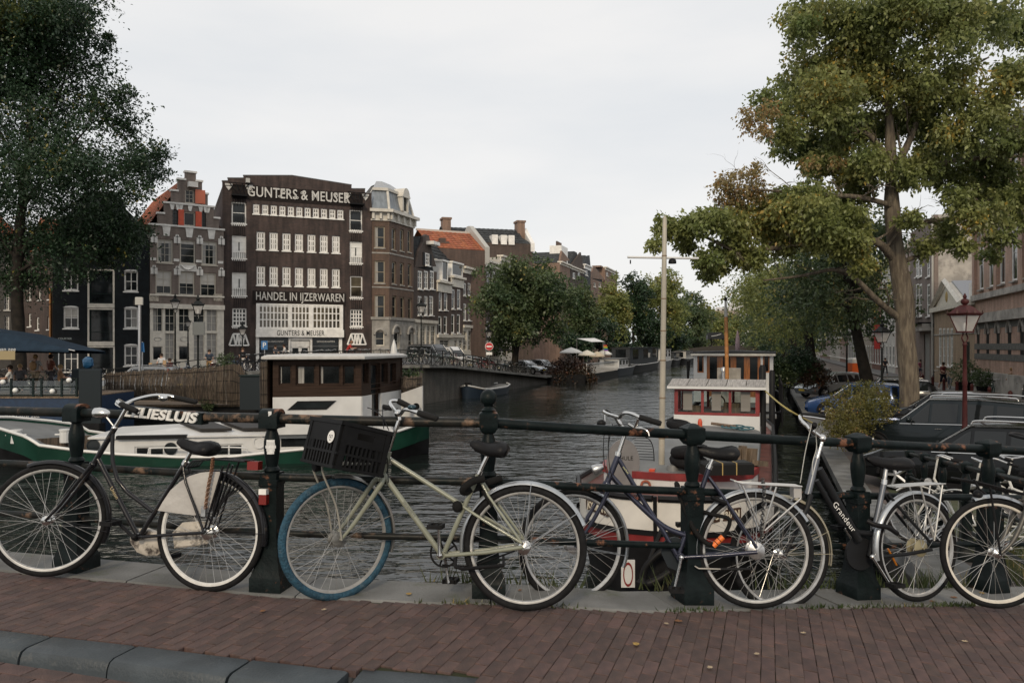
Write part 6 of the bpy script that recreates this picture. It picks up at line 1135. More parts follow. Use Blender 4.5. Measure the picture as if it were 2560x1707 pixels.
 c = at(1813,1168,13.4); s_ = thing('tool_case','black case tied with string on the grey barge deck','case',c,.1); m = MB(); m.cbox(-.42,.42,-.2,.2,-.1,.1,.03); m.build('case_body',mat('black_case',(.014,.014,.014),.5),s_); m = MB(); [m.box(x-.008,x+.008,-.204,.204,-.1,.104) for x in (-.12,.12)]; m.build('string',mat('ochre'),s_)
 c = at(1862,1140,14.8); s_ = thing('wood_offcuts','small stack of wooden offcuts on the barge deck','wood',c,.2)
 for i,(x,y,z,w,h) in enumerate(((-.2,0,0,.09,.2),(-.08,.03,0,.1,.24),(.08,0,.0,.2,.2),(.02,-.2,-.05,.4,.05))): MB().box(x,x+w,y-.06,y+.06,z-.1,z+h-.05).build('board',WOOD,s_,rot=(0,.05*i,.2*i))
 m = MB(); rn = random.Random(4)
 for i in range(5): c = at(1840+i*12-20,1068+rn.uniform(-3,3),20.3); m.torus(c,(1,0,0),(0,.95,.1),.16+.03*rn.random(),.018,20,5,flat=1)
 tag(m.build('garden_hose',mat('teal_hose',(.03,.10,.12),.5)),'coiled teal hose on the deck before the red wheelhouse','hose')
 m = MB(); m.tube([at(1778,1058,20.6),at(1840,1066,20.3)],.04,6); tag(m.build('rolled_mat',WOOD),'rolled brown mat on the deck before the red wheelhouse','mat')
 m = MB(); m.lathe([(.06,0),(.06,.12),(.05,.16),(.03,.2)],10,at(1750,1066,20.4)); tag(m.build('marker_buoy',mat('orange_red'),smooth=40),'small red and green buoy on the barge deck','buoy')
 m = MB(); q = at(1614,1213,14.0); m.torus(q,(1,0,0),(0,.1,1),.075,.022,16,6); tag(m.build('dried_wreath',mat('dried_flowers',(.3,.09,.05),.9,bump=1,bscale=60)),'dried orange wreath hanging on the white deck front','wreath')
 c = at(1570,1433,11.7); pl = thing('white_sign_plate','white plate with a red oval hanging at the black bow of the barge','plate',c); m = MB(); m.box(-.1,.1,-.01,.01,-.2,.2); m.build('plate',BWHITE,pl); m = MB(); m.torus((0.0,-.014,-.01),(.065,0,0),(0,0,.16),1,.12,24,6,flat=.06); m.v =[(x,y,z) for x,y,z in m.v]; m.build('red_oval',OXRED,pl)
 a = thing('bow_anchor','dark iron anchor hanging under the name board of the barge','anchor',at(1640,1420,11.6)); m = MB(); m.tube(spline([(.18,0,.28),(0.02,0,.2),(-.16,0,0),(-.2,0,-.2)],4),[.05]*12+[.09],8); m.tube(spline([(.2,0,-.05),(.05,0,-.15),(-.12,0,-.22),(-.2,.0,-.2)],4),.06,8); m.build('fluke',HBLACK,a,smooth=50); MB().tube([(-.1,0,.1),(.1,.1,.55)],.03,6).build('shank',HBLACK,a)
 for u,v,Y,lb in ((1906,912,22.2,'black mooring pole beside the red wheelhouse'),(1930,925,27,'black mooring pole next to the wood fronted houseboat')): p = at(u,v,Y); mp_ = thing('mooring_pole',lb,'pole',(p.x,p.y,WATER)); MB().lathe([(.11,-.5),(.1,p.z-WATER-.1),(.06,p.z-WATER)],10).build('pile',HBLACK,mp_,smooth=50); MB().lathe([(.115,.9),(.115,1.0)],10).build('iron_band',IRON,mp_)
 m = MB(); [m.tube(spline([X(1925,1000,19),X(1985,1055,16),X(2090,1120,17)],6),.018,5) for k in (0,)]; m2 = MB(); m2 .tube(spline([at(1910,975,21),at(1965,1020,18),at(2040,1062,19)],6),.02,5); tag(m2 .build('mooring_rope',mat('yellow_rope',(.34,.28,.10),.8)),'yellowish mooring rope slung from the barge to the quay','rope')
barge()
def wood_front_boat():
 o = st(30.6,-1.3); t = thing('houseboat','white houseboat with varnished wood doors, arched side windows and a flat dark roof','houseboat',o,ang(CD)); M = Matrix.Translation(o)@Matrix.Rotation(ang(CD),4,'Z'); I = M.inverted(); X = lambda u,v,Y: I@at(u,v,Y)
 hull(t,[(0,.1,-.95),(.5,.9,-1.0),(2,1.7,-1.1),(4,1.9,-1.15),(18,1.9,-1.15),(21,1.2,-1.0)],0,[('gunwale',HBLACK,-.02,.08,(-.03,-.03)),('hull',HBLACK,.06,None ,(0,.4))]); MB().box(.5,20,-1.6,1.6,-1.2,-1.12).build('deck',TARP,t)
 f = Facade('cabin_front','',(1734,37.1),(1933,36.0)); P = lambda x,y: f.L(zC(x,y)); VARN = mat('varnished_wood',(.33,.115,.03),.35,var=.35,vscale=3,stretch=(5,5,.6),coat=.3)
 zt = P(1700,1112)[1]; zb_ = -1.1
 for x0,x1 in ((1345,1408),(1988,2055)): r = f.rect(zC,x0,1118,x1,1300); f.window(r,1,1,fm=VARN,fw=.06,sill=False ); m = MB(); m.torus(((r[0]+r[1])/2,.08,r[3]-.15),(1,0,0),(0,0,1),(r[1]-r[0])/2-.03,.035,12,6,0,PI); m.build('window_arch',VARN,f.t)
 r = f.rect(zC,1437,1115,1965,1370); f.hole((r[0],r[1],zb_+.25,r[3])); w =(r[1]-r[0])/4
 for i in range(4):
  x = r[0]+w*i; m = MB(); m.box(x,x+.13,.06,.12,zb_+.25,r[3]); m.box(x+w-.13,x+w,.06,.12,zb_+.25,r[3]); m.box(x+.13,x+w-.13,.06,.12,r[3]-.14,r[3]); m.box(x+.13,x+w-.13,.06,.12,zb_+.25,zb_+.75); d = m.build('door',VARN,f.t); MB().box(x+.13,x+w-.13,.08,.1,zb_+.75,r[3]-.14).build('pane',PANE,d)
 f.wall(BWHITE,[(0,f.W,zb_,zt)],.12,'cabin_wall'); f.body(BWHITE,0,f.W,zb_,zt-.02,5,.12,'cabin_side'); m = MB(); m.prism([(-.12,zt),(f.W+.12,zt),(f.W+.12,zt+.07),(f.W*.5,zt+.13),(-.12,zt+.07)],-.25,5.2); m.build('cabin_roof',mat('dark_roof_felt',(.05,.052,.055),.6),f.t)
 MB().box(-.1,f.W+.1,-.26,-.2,zt-.1,zt-.002).build('fascia',CREAM,f.t)
 f2 = f; F2 = type('o',(),{'t':t,'A':o,'d':CD}); merge(f2,F2)
 b,tp = X(1818,958,33.5),X(1815,792,33.5); m = MB(); m.tube([b,tp],[.085,.075],12); m.build('mast',mat('varnished_mast',(.40,.17,.045),.35,var=.25,vscale=4),t,smooth=50); m = MB(); m.tube([tp,X(1814,756,33.5),X(1814,750,33.5)],[.078,.045,.05],10); m.build('mast_top',mat('grey_paint'),t,smooth=50)
 m = MB(); m.tube([X(1799,791,33.5),X(1830,791,33.5)],.02,6); m.build('mast_spreader',IRON,t); MB().lathe([(.06,0),(.06,.12),(.03,.16)],8,X(1814,752,33.5)).build('mast_lamp',IRON,t)
 a,b = X(1793,948,34.5),X(1852,920,34.5); m = MB(); m.box(a.x,a.x+.6,b.y,a.y,-1.1,b.z); [m.box(a.x-.015,a.x,lerp(b.y,a.y,k)-.005,lerp(b.y,a.y,k)+.005,-1.1,b.z) for k in (.2,.4,.6,.8)]; m.build('deck_box',mat('grey_boards',(.30,.28,.25),.8,var=.2,vscale=3),t)
 m = MB(); m.lathe([(.09,-.5),(.09,0),(.14,.02),(.12,.14),(.02,.18)],12,X(1809,928,33.9)); m.build('stove_pipe',STEEL,t,smooth=40)
 m = MB(); a = X(1718,945,35.5); [m.tube([a+Vector((k*.35,.02*k,-.3)),a+Vector((k*.35,0,.75))],.02,5) for k in range(5)]; m.tube([a+Vector((0,0,.75)),a+Vector((1.5,.08,.75))],.025,6); m.build('deck_rail',IRON,t)
 p = at(1844,880,40); q = thing('closed_parasol','closed mauve parasol on the roof of the wood fronted houseboat','parasol',p); m = MB(); m.lathe([(.05,0),(.11,.08),(.12,.4),(.09,.75),(.04,1.0),(.01,1.1)],10); m.build('furled_canopy',mat('mauve_cloth',(.30,.22,.24),.9,var=.2,vscale=12),q,smooth=50); MB().tube([(0,0,-.5),(0,0,1.15)],.02,6).build('parasol_pole',WOOD,q)
 rl = thing('gangway_railing','dark iron gangway railing between the houseboats and the quay','railing',st(31,.5,-1.2),ang(CD)); m = MB()
 for i in range(9): m.tube([(i*1.1,0,-.3),(i*1.1,0,1.3)],.03,6); m.build('upright',IRON,rl); m = MB()
 m.tube([(-.2,0,1.25),(9,0,1.25)],.025,6); m.build('hand_rail',IRON,rl)
wood_front_boat()
def small_boat(label,u0,u1,v,t_,hullm,topm,zs,cab=None ,name='moored_boat',group='boats moored along the far bank',beam=3.4,cabh=1.3,txt=None ,win=6):
 Y0,Y1 = bank(u0,t_),bank(u1,t_); A = Vector(at(u0,V0,Y0)); B = Vector(at(u1,V0,Y1)); A.z = B.z = 0; L =(B-A).length; t = thing(name,label,'boat',A,ang(B-A),group)
 st_ =[(0,.12,zs+.35),(L*.04,beam*.28,zs+.25),(L*.14,beam*.46,zs+.08),(L*.3,beam*.5,zs),(L*.8,beam*.5,zs),(L*.94,beam*.42,zs+.1),(L,beam*.2,zs+.2)]
 hull(t,st_,beam/2,[('gunwale',BWHITE,-.03,.1,(-.04,-.04)),('hull',hullm,.08,None ,(0,beam*.12))]); m = MB(); m.rings([[(x,beam/2-h*.95,z-.1),(x,beam/2+h*.95,z-.1)] for x,h,z in st_],close=False ,cap=False ); m.build('deck',TARP,t)
 if cab:
  a,b = cab; c = MB(); z1 = zs+cabh; c.box(L*a,L*b,.45,beam-.45,zs-.1,z1); ca = c.build('cabin',topm,t); MB().box(L*a-.15,L*b+.15,.3,beam-.3,z1,z1+.08).build('cabin_roof',mat('dark_roof_felt') if topm is not BWHITE else TARP,t)
  for i in range(win): x = lerp(L*a,L*b,(i+.25)/win); w = MB(); w.box(x,x+(b-a)*L/win*.5,.43,.46,zs+cabh*.35,z1-.2); w.build('pane',PANE,ca)
  w = MB(); w.box(L*a-.03,L*a,1,beam-1,zs+.3,z1-.2); w.build('pane',PANE,ca)
  if txt: text('lettering',txt,1.1,BWHITE,ca,frame((lerp(L*a,L*b,.62),.42,zs+cabh*.5),(1,0,0),(0,0,1)),.01,.2)
 return t
def far_boats():
 small_boat('dark blue barge with long white cabin and portholes moored past the terrace',1527,1610,938,-17.6,mat('hull_dark_blue',(.02,.03,.045),.4),BWHITE,-1.3,(.3,.93),cabh=1.1,win=7)
 small_boat('black houseboat with white slanting letters on its side',1577,1655,922,-17.4,HBLACK,mat('dark_paint'),-1.2,(.06,.96),cabh=2.4,txt='UUX',win=3)
 small_boat('small white cabin boat behind the tall pale pole',1655,1686,915,-17.0,mat('grey_hull',(.25,.25,.25),.5),BWHITE,-1.1,(.1,.9),cabh=2.0,win=3)
 small_boat('dark canal boat with a low hood farther along the far bank',1684,1712,908,-17,HBLACK,mat('dark_paint'),-1.2,(.2,.8),cabh=1.4)
 small_boat('last dark boat before the far bridge',1714,1742,903,-16,HBLACK,mat('grey_paint'),-1.2,(.2,.8),cabh=1.6)
 t = small_boat('small open motorboat with white gunwale under the quay wall',1198,1284,1000,-19.9,mat('hull_dark_blue'),BWHITE,-1.75,None ,beam=2.0,group='boats moored along the far bank')
 for k,nm in ((.45,'seat'),(.62,'seat')): MB().box(3.2*k,3.2*k+.35,.4,1.6,-1.85,-1.65).build(nm,WOOD,t)
 MB().box(.2,.6,.8,1.2,-1.9,-1.2).build('outboard_motor',HBLACK,t)
 for i,(u,s) in enumerate(((1960,56),(1972,78),(1985,110))):
  p = st(s,-.6); t = thing('moored_boat',('covered boat in the shade behind the wood fronted houseboat','grey boat farther along the shaded quay','last boat along the shaded quay')[i],'boat',p,ang(CD),'boats moored along the near bank'); hull(t,[(0,.2,-1.3),(1,1.3,-1.4),(14,1.4,-1.4),(16,.6,-1.3)],0,[('hull',HBLACK,0,None ,(0,.3))]); MB().box(2,13,-1.1,1.1,-1.4,.1+.3*(i==1)).build('cabin',(mat('grey_paint'),BWHITE,mat('dark_paint'))[i],t)
  # far bridge closing the view
 A,B = st(235,-24),st(235,4); t = thing('far_bridge','low dark arched bridge crossing the end of the canal','bridge',A,ang(B-A)); L =(B-A).length; n = 14; top =[(L*i/n,.55+1.1*math.sin(PI*i/n)) for i in range(n+1)]; arch =[(lerp(L*.1,L*.9,i/n),WATER+.3+2.3*math.sin(PI*i/n)) for i in range(n,-1,-1)]
 MB().prism([(0,WATER-1)]+top+[(L,WATER-1)]+[(L*.92,WATER-1)]+arch+[(L*.08,WATER-1)],0,9).build('span',mat('dark_masonry',(.06,.055,.05),.85,var=.3),t); m = MB(); [m.tube([(x,0.1,z),(x,.1,z+1.0)],.05,4) for x,z in top]; m.tube([(x,.1,z+1) for x,z in top],.06,5); m.tube([(x,.1,z+.5) for x,z in top],.04,5); m.build('railing',IRON,t)
 p = at(1790,848,236); v = thing('parked_van','dark van with a pale curved mark parked on the far bridge','van',p); m = MB(); m.rings([[(x,y,z) for y,z in ((-1,0),(1,0),(1,h),(-1,h))] for x,h in ((-2.7,1.2),(-2.2,2.0),(1.4,2.15),(2.0,1.3),(2.7,1.1))]); m.build('body',mat('dark_grey_car',(.03,.033,.036),.3),v); m = MB(); m.tube(spline([(-1.6,-1.02,.9),(-.2,-1.02,1.1),(1.2,-1.02,1.5)],4),.08,5); m.build('pale_mark',BWHITE,v); [MB().lathe([(.34,-.1),(.34,.1)],12,(x,-1,0),(0,1,0)).build('wheel',RUBBER,v) for x in (-1.7,1.7)]
far_boats()
def terraces():
# blue terrace barge at the left with awning
 f = Facade('terrace_barge','blue terrace barge with glass screens and dark railing posts under a dark awning',(-160,33),(203,33.2),'terrace'); W = f.W; P = lambda x,y: f.L(z5(x,y)); zd = P(300,655)[1]
 MB().box(0,W,0,5,WATER-.4,zd).build('hull',mat('terrace_blue',(.008,.028,.07),.5,var=.2),f.t); MB().box(0,W,-.05,5,zd-.002,zd+.05).build('deck',WOOD,f.t); m_ = mat('pale_letters'); q = P(175,765); text('lettering','Bouwmeester',.34,BWHITE,f.t,frame((q[0],-.02,q[1]),(1,0,0),(0,0,1)),.004,.15,width=1.35); q = P(185,785); text('lettering','20 67 028 282',.2,BWHITE,f.t,frame((q[0],-.02,q[1]-.1),(1,0,0),(0,0,1)),.004,.1,width=1.45)
 zt = P(300,490)[1]; xs =[P(x,600)[0] for x in (-420,-280,-130,90,275,345,515,640)]
 for x in xs: MB().box(x-.04,x+.04,0,.08,zd,zt).build('railing_post',DARKG,f.t)
 for z in (zd+.12,zt-.35): MB().tube([(0,.04,z),(W,.04,z)],.03,6).build('rail',DARKG,f.t)
 for a,b in zip(xs,xs[1:]): MB().box(a+.05,b-.05,.03,.04,zd+.15,zt-.1).build('glass_screen',CLEAR,f.t)
 for x,y in ((30,520),(585,505),(135,590),(445,597)): q = P(x,y); MB().ball((q[0],-.05,q[1]),.11,10,8).build('globe_lamp',mat('globe_white',(.75,.75,.72),.3),f.t,smooth=60)
 for i in range(2): x = W*(.45+.3*i); m = MB(); m.box(x-.35,x+.35,1.8,2.5,zd+.70,zd+.74); m.box(x-.03,x+.03,2.1,2.2,zd,zd+.7); tt = thing('terrace_table',('dark cafe table nearer the awning pole','dark cafe table by the man with the tan bag')[i],'table',(0,0,0),0,'cafe tables on the terrace'); tt.matrix_world = Matrix.Translation(f.A)@Matrix.Rotation(ang(f.d),4,'Z'); m.build('table_top',DARKG,tt)
 aw = thing('awning','wide dark blue awning over the terrace','awning',at(0,860,33)); q =[at(-190,800,34.5)-aw.location,at(0,828,34)-aw.location,at(172,874,33.2)-aw.location,at(172,880,33.2)-aw.location,at(0,876,33)-aw.location,at(-190,876,33)-aw.location]
 m = MB(); up = Vector((0,1.2,.7)); b =[p+Vector((0,3,-.1)) for p in q]; m.add(q+b,[(5,4,3,2,1,0),(0,1,7,6),(1,2,8,7),(6,7,8,9,10,11)]); m.build('canopy',mat('navy_canvas',(.015,.028,.045),.8,var=.2,vscale=3),aw); MB().tube([q[2],q[2]+Vector((.25,0,-.05))],.03,6).build('canopy_arm',STEEL,aw)
 m = MB(); s_ = at(10,888,32.8)-aw.location; MB().box(s_.x-.5,s_.x+.45,s_.y,s_.y+.02,s_.z-.18,s_.z+.18).build('hanging_sign',mat('ochre_board',(.3,.24,.13),.7),aw); MB().tube([q[1]+Vector((-1.5,1.2,0)),Vector((q[1].x-1.5,q[1].y+1.2,-2.2))],.06,8).build('canopy_post',DARKG,aw)
 text('lettering','aan zee',.2,BWHITE,aw,frame(at(18,873,32.95)-aw.location,(1,0,0),(0,0,1)),.003,width=.7)
 # screens of reed, dark panel and box
 p = at(226,968,33); t = thing('dark_panel','tall dark steel panel standing at the end of the terrace','panel',(p.x,p.y,-1.7)); MB().cbox(-.45,.45,-.06,.06,0,2.2,.02).build('panel',mat('anthracite',(.02,.026,.03),.5),t); MB().box(-.5,.5,-.25,.25,-.7,0).build('foot',HBLACK,t)
 def reed(label,pts_top,pts_bot,Y,name='reed_screen',bulge=0):
  t = thing(name,label,'screen',at(*pts_top[0],Y)); m = MB(); o = t.location; n = 3*int((pts_top[-1][0]-pts_top[0][0])/6); rn = random.Random(2)
  for i in range(n):
   k =(i+.5)/n; u = lerp(pts_top[0][0],pts_top[-1][0],k); a = at(u,interp(u,pts_top)+rn.uniform(-3,2),Y)-o; b = at(u+rn.uniform(-1,1),interp(u,pts_bot),Y)-o; off = Vector((0,rn.uniform(-.03,.03)-bulge*math.sin(PI*k),0)); m.tube([a+off,a.lerp(b,.5)+off*2,b+off],(pts_top[-1][0]-pts_top[0][0])/n*Y/F*.62,4)
  q = m.build('cane',REED,t); q['kind'] = 'stuff'
  for k in (.12,.4,.7,.92): MB().tube([at(u,lerp(interp(u,pts_top),interp(u,pts_bot),k),Y-.12-bulge*math.sin(PI*(u-pts_top[0][0])/(pts_top[-1][0]-pts_top[0][0])))-o for u in [lerp(pts_top[0][0],pts_top[-1][0],j/10) for j in range(11)]],.012,4).build('binding_wire',IRON,t)
  return t
 reed('long sagging woven reed screen along the landing stage',[(262,934),(380,926),(500,920),(600,910),(616,940)],[(262,990),(600,1012),(616,1000)],40,bulge=.3); reed('narrow reed screen beside the dark brown stern cabin',[(650,905),(688,903)],[(650,1020),(688,1020)],33); reed('reed wrapped planter tub at the stern of the green houseboat',[(999,942),(1055,940)],[(1003,994),(1046,990)],30.4,'planter_tub',.35)
 p = st(36.5,-31); p = at(440,1020,41); t = thing('landing_stage','dark landing stage under the reed screen','jetty',(p.x,p.y,WATER)); MB().box(-4.6,4.4,-.6,2.5,-.4,.75).build('pontoon',HBLACK,t); MB().box(-4.7,4.5,-.7,2.6,.75,.85).build('deck',WOOD,t)
 p = at(632,952,39); t = thing('storage_box','dark green storage box between the two reed screens','box',(p.x,p.y,-1.6)); MB().cbox(-.5,.5,-.4,.4,0,1.6,.03).build('box_body',mat('anthracite'),t); MB().box(-.54,.54,-.44,.44,1.605,1.67).build('lid',DARKG,t)
 p = at(690,915,46); reed('reed fence on the quay behind the brown stern cabin',[(690,893),(780,886),(870,882)],[(690,915),(870,912)],44)
 # far terrace with parasols and sail
 p = st(79,-19.2); t = thing('terrace_pontoon','low terrace pontoon with white fencing next to the red brown creeper','terrace',(p.x,p.y,0),ang(CD)); MB().box(0,19,-1.6,2.4,WATER-.3,-1.45).build('pontoon',HBLACK,t); m = MB(); [m.box(i*.5,i*.5+.08,-1.6,-1.55,-1.45,-.35) for i in range(2,38)]; m.box(1,19,-1.62,-1.53,-.4,-.32); m.build('fence',BWHITE,t)
 for i,(u,v,Y,w,c,lb) in enumerate(((1428,880,86,1.1,(.62,.61,.58),'white square parasol at the near end of the far terrace'),(1468,886,90,.9,(.58,.54,.46),'cream parasol between the two others on the far terrace'),(1493,889,92,.8,(.45,.38,.28),'beige parasol tilted towards the water on the far terrace'),(1510,884,96,.85,(.66,.65,.62),'white round parasol at the far end of the terrace'))):
  p = at(u,v,Y); t = thing('parasol',lb,'parasol',p,0,'parasols on the far terrace'); m = MB(); R2 = w*1.15; m.lathe([(R2,-.12),(R2*.98,.0),(R2*.55,.28),(.04,.5)],10); m.build('canopy',mat('parasol_%d'%i,c,.8),t,smooth=30); MB().tube([(0,0,-2),(0,0,.55)],.035,6).build('parasol_pole',STEEL,t)
 t = thing('shade_sail','white shade sail stretched above the far terrace','sail',at(1478,852,95)); o = t.location; m = MB(); c = at(1486,845,95)-o; q =[at(1442,846,94)-o,at(1512,854,94)-o,at(1505,852,98)-o,at(1455,848,99)-o]; m.add(q+[c,at(1478,854.5,93.5)-o],[(0,5,4),(5,1,4),(1,2,4),(2,3,4),(3,0,4)]); m.build('sail_cloth',BWHITE,t); [MB().tube([p,p-Vector((0,0,2.6))],.04,5).build('sail_pole',STEEL,t) for p in q[:2]]
 t = thing('rainbow_flag','rainbow flag hanging on the far terrace','flag',at(1513,862,93)); [MB().box(-.22+.02*i,.2+.03*i,-.01,.01,-.12*i-.1,-.12*i).build('stripe',mat('stripe_%d'%i,c,.8),t) for i,c in enumerate(((.4,.03,.03),(.5,.2,.03),(.5,.45,.05),(.03,.25,.06),(.03,.08,.35),(.2,.04,.25)))]; MB().tube([(-.24,0,-1.5),(-.24,0,.3)],.025,5).build('flag_pole',STEEL,t)
 p = at(985,905,52); t = thing('closed_parasol','closed white parasol on the quay behind the brown stern cabin','parasol',(p.x,p.y,p.z-.6)); m = MB(); m.lathe([(.1,.15),(.3,.35),(.26,1.1),(.15,1.7),(.03,2.05)],10); m.build('furled_canopy',BWHITE,t,smooth=40); MB().tube([(0,0,-.5),(0,0,2.1)],.03,6).build('parasol_pole',STEEL,t)
terraces()

# bicycles against the railing
def z1(x,y): return (x*0.34433,960+y*0.34433)
def z2(x,y): return (680+x*0.38264,960+y*0.38264)
def z3(x,y): return (1300+x*0.35714,1000+y*0.35714)
def z4(x,y): return (1900+x*0.35714,1000+y*0.35714)
SPOKE = mat('spoke_steel',(0.5,0.49,0.47),0.35,0.8)
SADDLE = mat('saddle_leather',(0.012,0.012,0.013),0.38,bump=0.15,bscale=80)
GRIP = mat('grip_rubber',(0.014,0.014,0.014),0.7,bump=0.3,bscale=120)
RIMS = mat('rim_alloy',(0.55,0.54,0.52),0.32,0.75,var=0.15,vscale=20,dirt=(0.3,0.26,0.2),dscale=30,dpos=(0.6,0.8))
class Bike:
 def __init__(s,label,rear,front,lean=6,R=0.35):
  s.R = R; Pr = at(*rear); Pf = at(*front); d = Pf-Pr; d.z = 0; d.normalize(); n0 = d.cross(Vector((0,0,1)))
  if n0 .y>0: n0 = -n0
  a = R_(lean); s.up = Vector((0,0,math.cos(a)))-n0*math.sin(a); s.n = n0*math.cos(a)+Vector((0,0,math.sin(a))); s.d = d; s.lean = a
  s.O = Pr-s.up*R; y = s.up.cross(d); s.sy = 1 if y.dot(s.n)>0 else -1
  s.M = Matrix(((d.x,y.x,s.up.x,s.O.x),(d.y,y.y,s.up.y,s.O.y),(d.z,y.z,s.up.z,s.O.z),(0,0,0,1))); s.I = s.M.inverted()
  s.t = thing('bicycle',label,'bicycle',group='bicycles parked against the bridge railing'); s.t.matrix_world = s.M; s.fr = MB()
  s.rear = s.I@Pr; s.front = s.P((front[0],front[1]))
 def P(s,p,off=0.0):  # photo pixel -> point of the bicycle's own middle plane (off: sideways towards the camera)
  c = Vector((0,0,EYE)); r = at(p[0],p[1],1.0)-c; k =(s.O-c).dot(s.n)/r.dot(s.n)
  return s.I@(c+r*k+s.n*off)
 def T(s,mb,pts,r,n=8,off=0.0,**k):
  q =[s.P(p[:2],p[2] if len(p)>2 else off) for p in pts]; mb.tube(q,r,n,**k); return q
 def wheel(s,hub,tyre=RUBBER,yaw=None ,rim=RIMS,tw=0.02,fender=None ,fmat=None ,fw=0.05,hubr=0.022,spokes=36,hubm=CHROME,name='wheel',dyn=0):
  if yaw is None : d = Vector((1,0,0)); u = Vector((0,0,1))
  else :
   a = R_(yaw); dw = Vector((math.cos(a),math.sin(a),0)); dw = dw if dw.dot(s.d)>0 else -dw
   n0 = dw.cross(Vector((0,0,1))); n0 = n0 if n0 .y<0 else -n0; uw = Vector((0,0,math.cos(s.lean)))-n0*math.sin(s.lean)
   I3 = s.I.to_3x3(); d =(I3@dw).normalized(); u =(I3@uw).normalized()
  w = d.cross(u)*(1 if (d.cross(u)).dot(s.I.to_3x3()@s.n)>0 else -1); R = s.R; rr = R-tw*1.9
  m = MB(); prof =[(rr+0.012,0.0115),(rr+0.004,0.0125),(rr-0.010,0.010),(rr-0.015,0.0),(rr-0.010,-0.010),(rr+0.004,-0.0125),(rr+0.012,-0.0115)]
  m.rings([[hub+(d*math.cos(a)+u*math.sin(a))*q+w*z for q,z in prof] for a in [2*PI*i/64 for i in range(65)]],close=True ,cap=False )
  wh = m.build(name,rim,s.t,smooth=50)
  MB().torus(hub,d,u,R-tw,tw,72,10,flat=0.95).build('tyre',tyre,wh,smooth=60)
  m = MB()
  for i in range(spokes):
   a = 2*PI*i/spokes+0.03; sd = 1 if i%2 else -1; b = a+(0.95 if (i//2)%2 else -0.95)
   p = hub+(d*math.cos(b)+u*math.sin(b))*(hubr*0.95+0.006)+w*0.032*sd; q = hub+(d*math.cos(a)+u*math.sin(a))*(rr-0.012)
   m.tube([p,q],0.0013,4,cap=False )
  m.build('spokes',SPOKE,wh)
  m = MB(); m.lathe([(0.006,-0.06),(0.006,-0.045),(hubr*.6,-0.042),(hubr+0.007,-0.034),(hubr+0.007,-0.03),(hubr*0.7,-0.022),(hubr*0.7,0.022),(hubr+0.007,0.03),(hubr+0.007,0.034),(hubr*.6,0.042),(0.006,0.045),(0.006,0.06)],16,hub,w)
  m.build('hub',hubm,wh,smooth=40)
  if fender:
   a0,a1 = fender; RF = R+0.014; rg =[]
   for i in range(33):
    a = R_(lerp(a0,a1,i/32)); e = d*math.cos(a)+u*math.sin(a)
    rg.append([hub+e*(RF+dz)+w*(k*fw/2) for k,dz in ((-1,-0.012),(-0.8,0),(-0.3,0.008),(0.3,0.008),(0.8,0),(1,-0.012),(0.75,-0.004),(0,0.003),(-0.75,-0.004))])
   m = MB().rings(rg)
   for aa in (a1-12,(a0+a1)/2+20):  # fender stays
    a = R_(aa); e = d*math.cos(a)+u*math.sin(a)
    for sd in (-1,1): m.tube([hub+w*sd*0.045,hub+e*RF+w*sd*fw*.48],0.0022,5)
   m.build('fender',fmat,s.t,smooth=45)
  return d,u,w
 def saddle(s,nose,rear,wide=0.085,m=SADDLE,drop=0.03):
  a = s.P(nose); b = s.P(rear); ax = b-a; L = ax.length; ax.normalize(); z = Vector((0,0,1)); z =(z-ax*z.dot(ax)).normalized(); y = z.cross(ax); rg =[]
  for k,hw,tp,bt in ((0,0.010,-0.012,-0.022),(0.03,0.016,-0.003,-0.035),(0.15,0.02,0.004,-0.06),(0.35,0.028,0.0,-0.072),(0.52,0.05,0.0,-0.075),(0.68,wide*0.85,0.012,-0.078),(0.82,wide,0.02,-0.078),(0.93,wide*0.93,0.015,-0.07),(0.985,wide*0.7,-0.004,-0.035),(1,wide*0.5,-0.014,-0.026)):
   c = a+ax*L*k; rg.append([c+y*hw*math.cos(q)*1.0+z*(lerp(bt,tp,0.5+0.5*math.sin(q))-0.010*(abs(math.cos(q))**3)) for q in [2*PI*i/12 for i in range(12)]])
  o = MB().rings(rg).build('saddle',m,s.t,smooth=60)
  r = MB()
  for sd in (-1,1): r.tube([a+ax*L*.2+z*-0.045+y*sd*0.012,a+ax*L*.45+z*-0.075+y*sd*0.02,a+ax*L*.7+z*-0.072+y*sd*0.022,a+ax*L*.85+z*-0.045+y*sd*0.04],0.0035,6)
  for sd in (-1,1): r.torus(a+ax*L*.83+z*-0.062+y*sd*0.045,ax,y,0.014,0.004,12,5)
  r.build('saddle_springs',BLACK,o); return o
 def grips(s,hb,ends,m=GRIP,r=0.0165):
  for e in ends:
   a = s.P(*e[0]); b = s.P(*e[1]); g = MB().tube([a,a.lerp(b,0.06),a.lerp(b,0.5),a.lerp(b,0.93),b],[r*0.9,r,r*1.05,r,r*0.7],10).build('grip',m,hb,smooth=50)
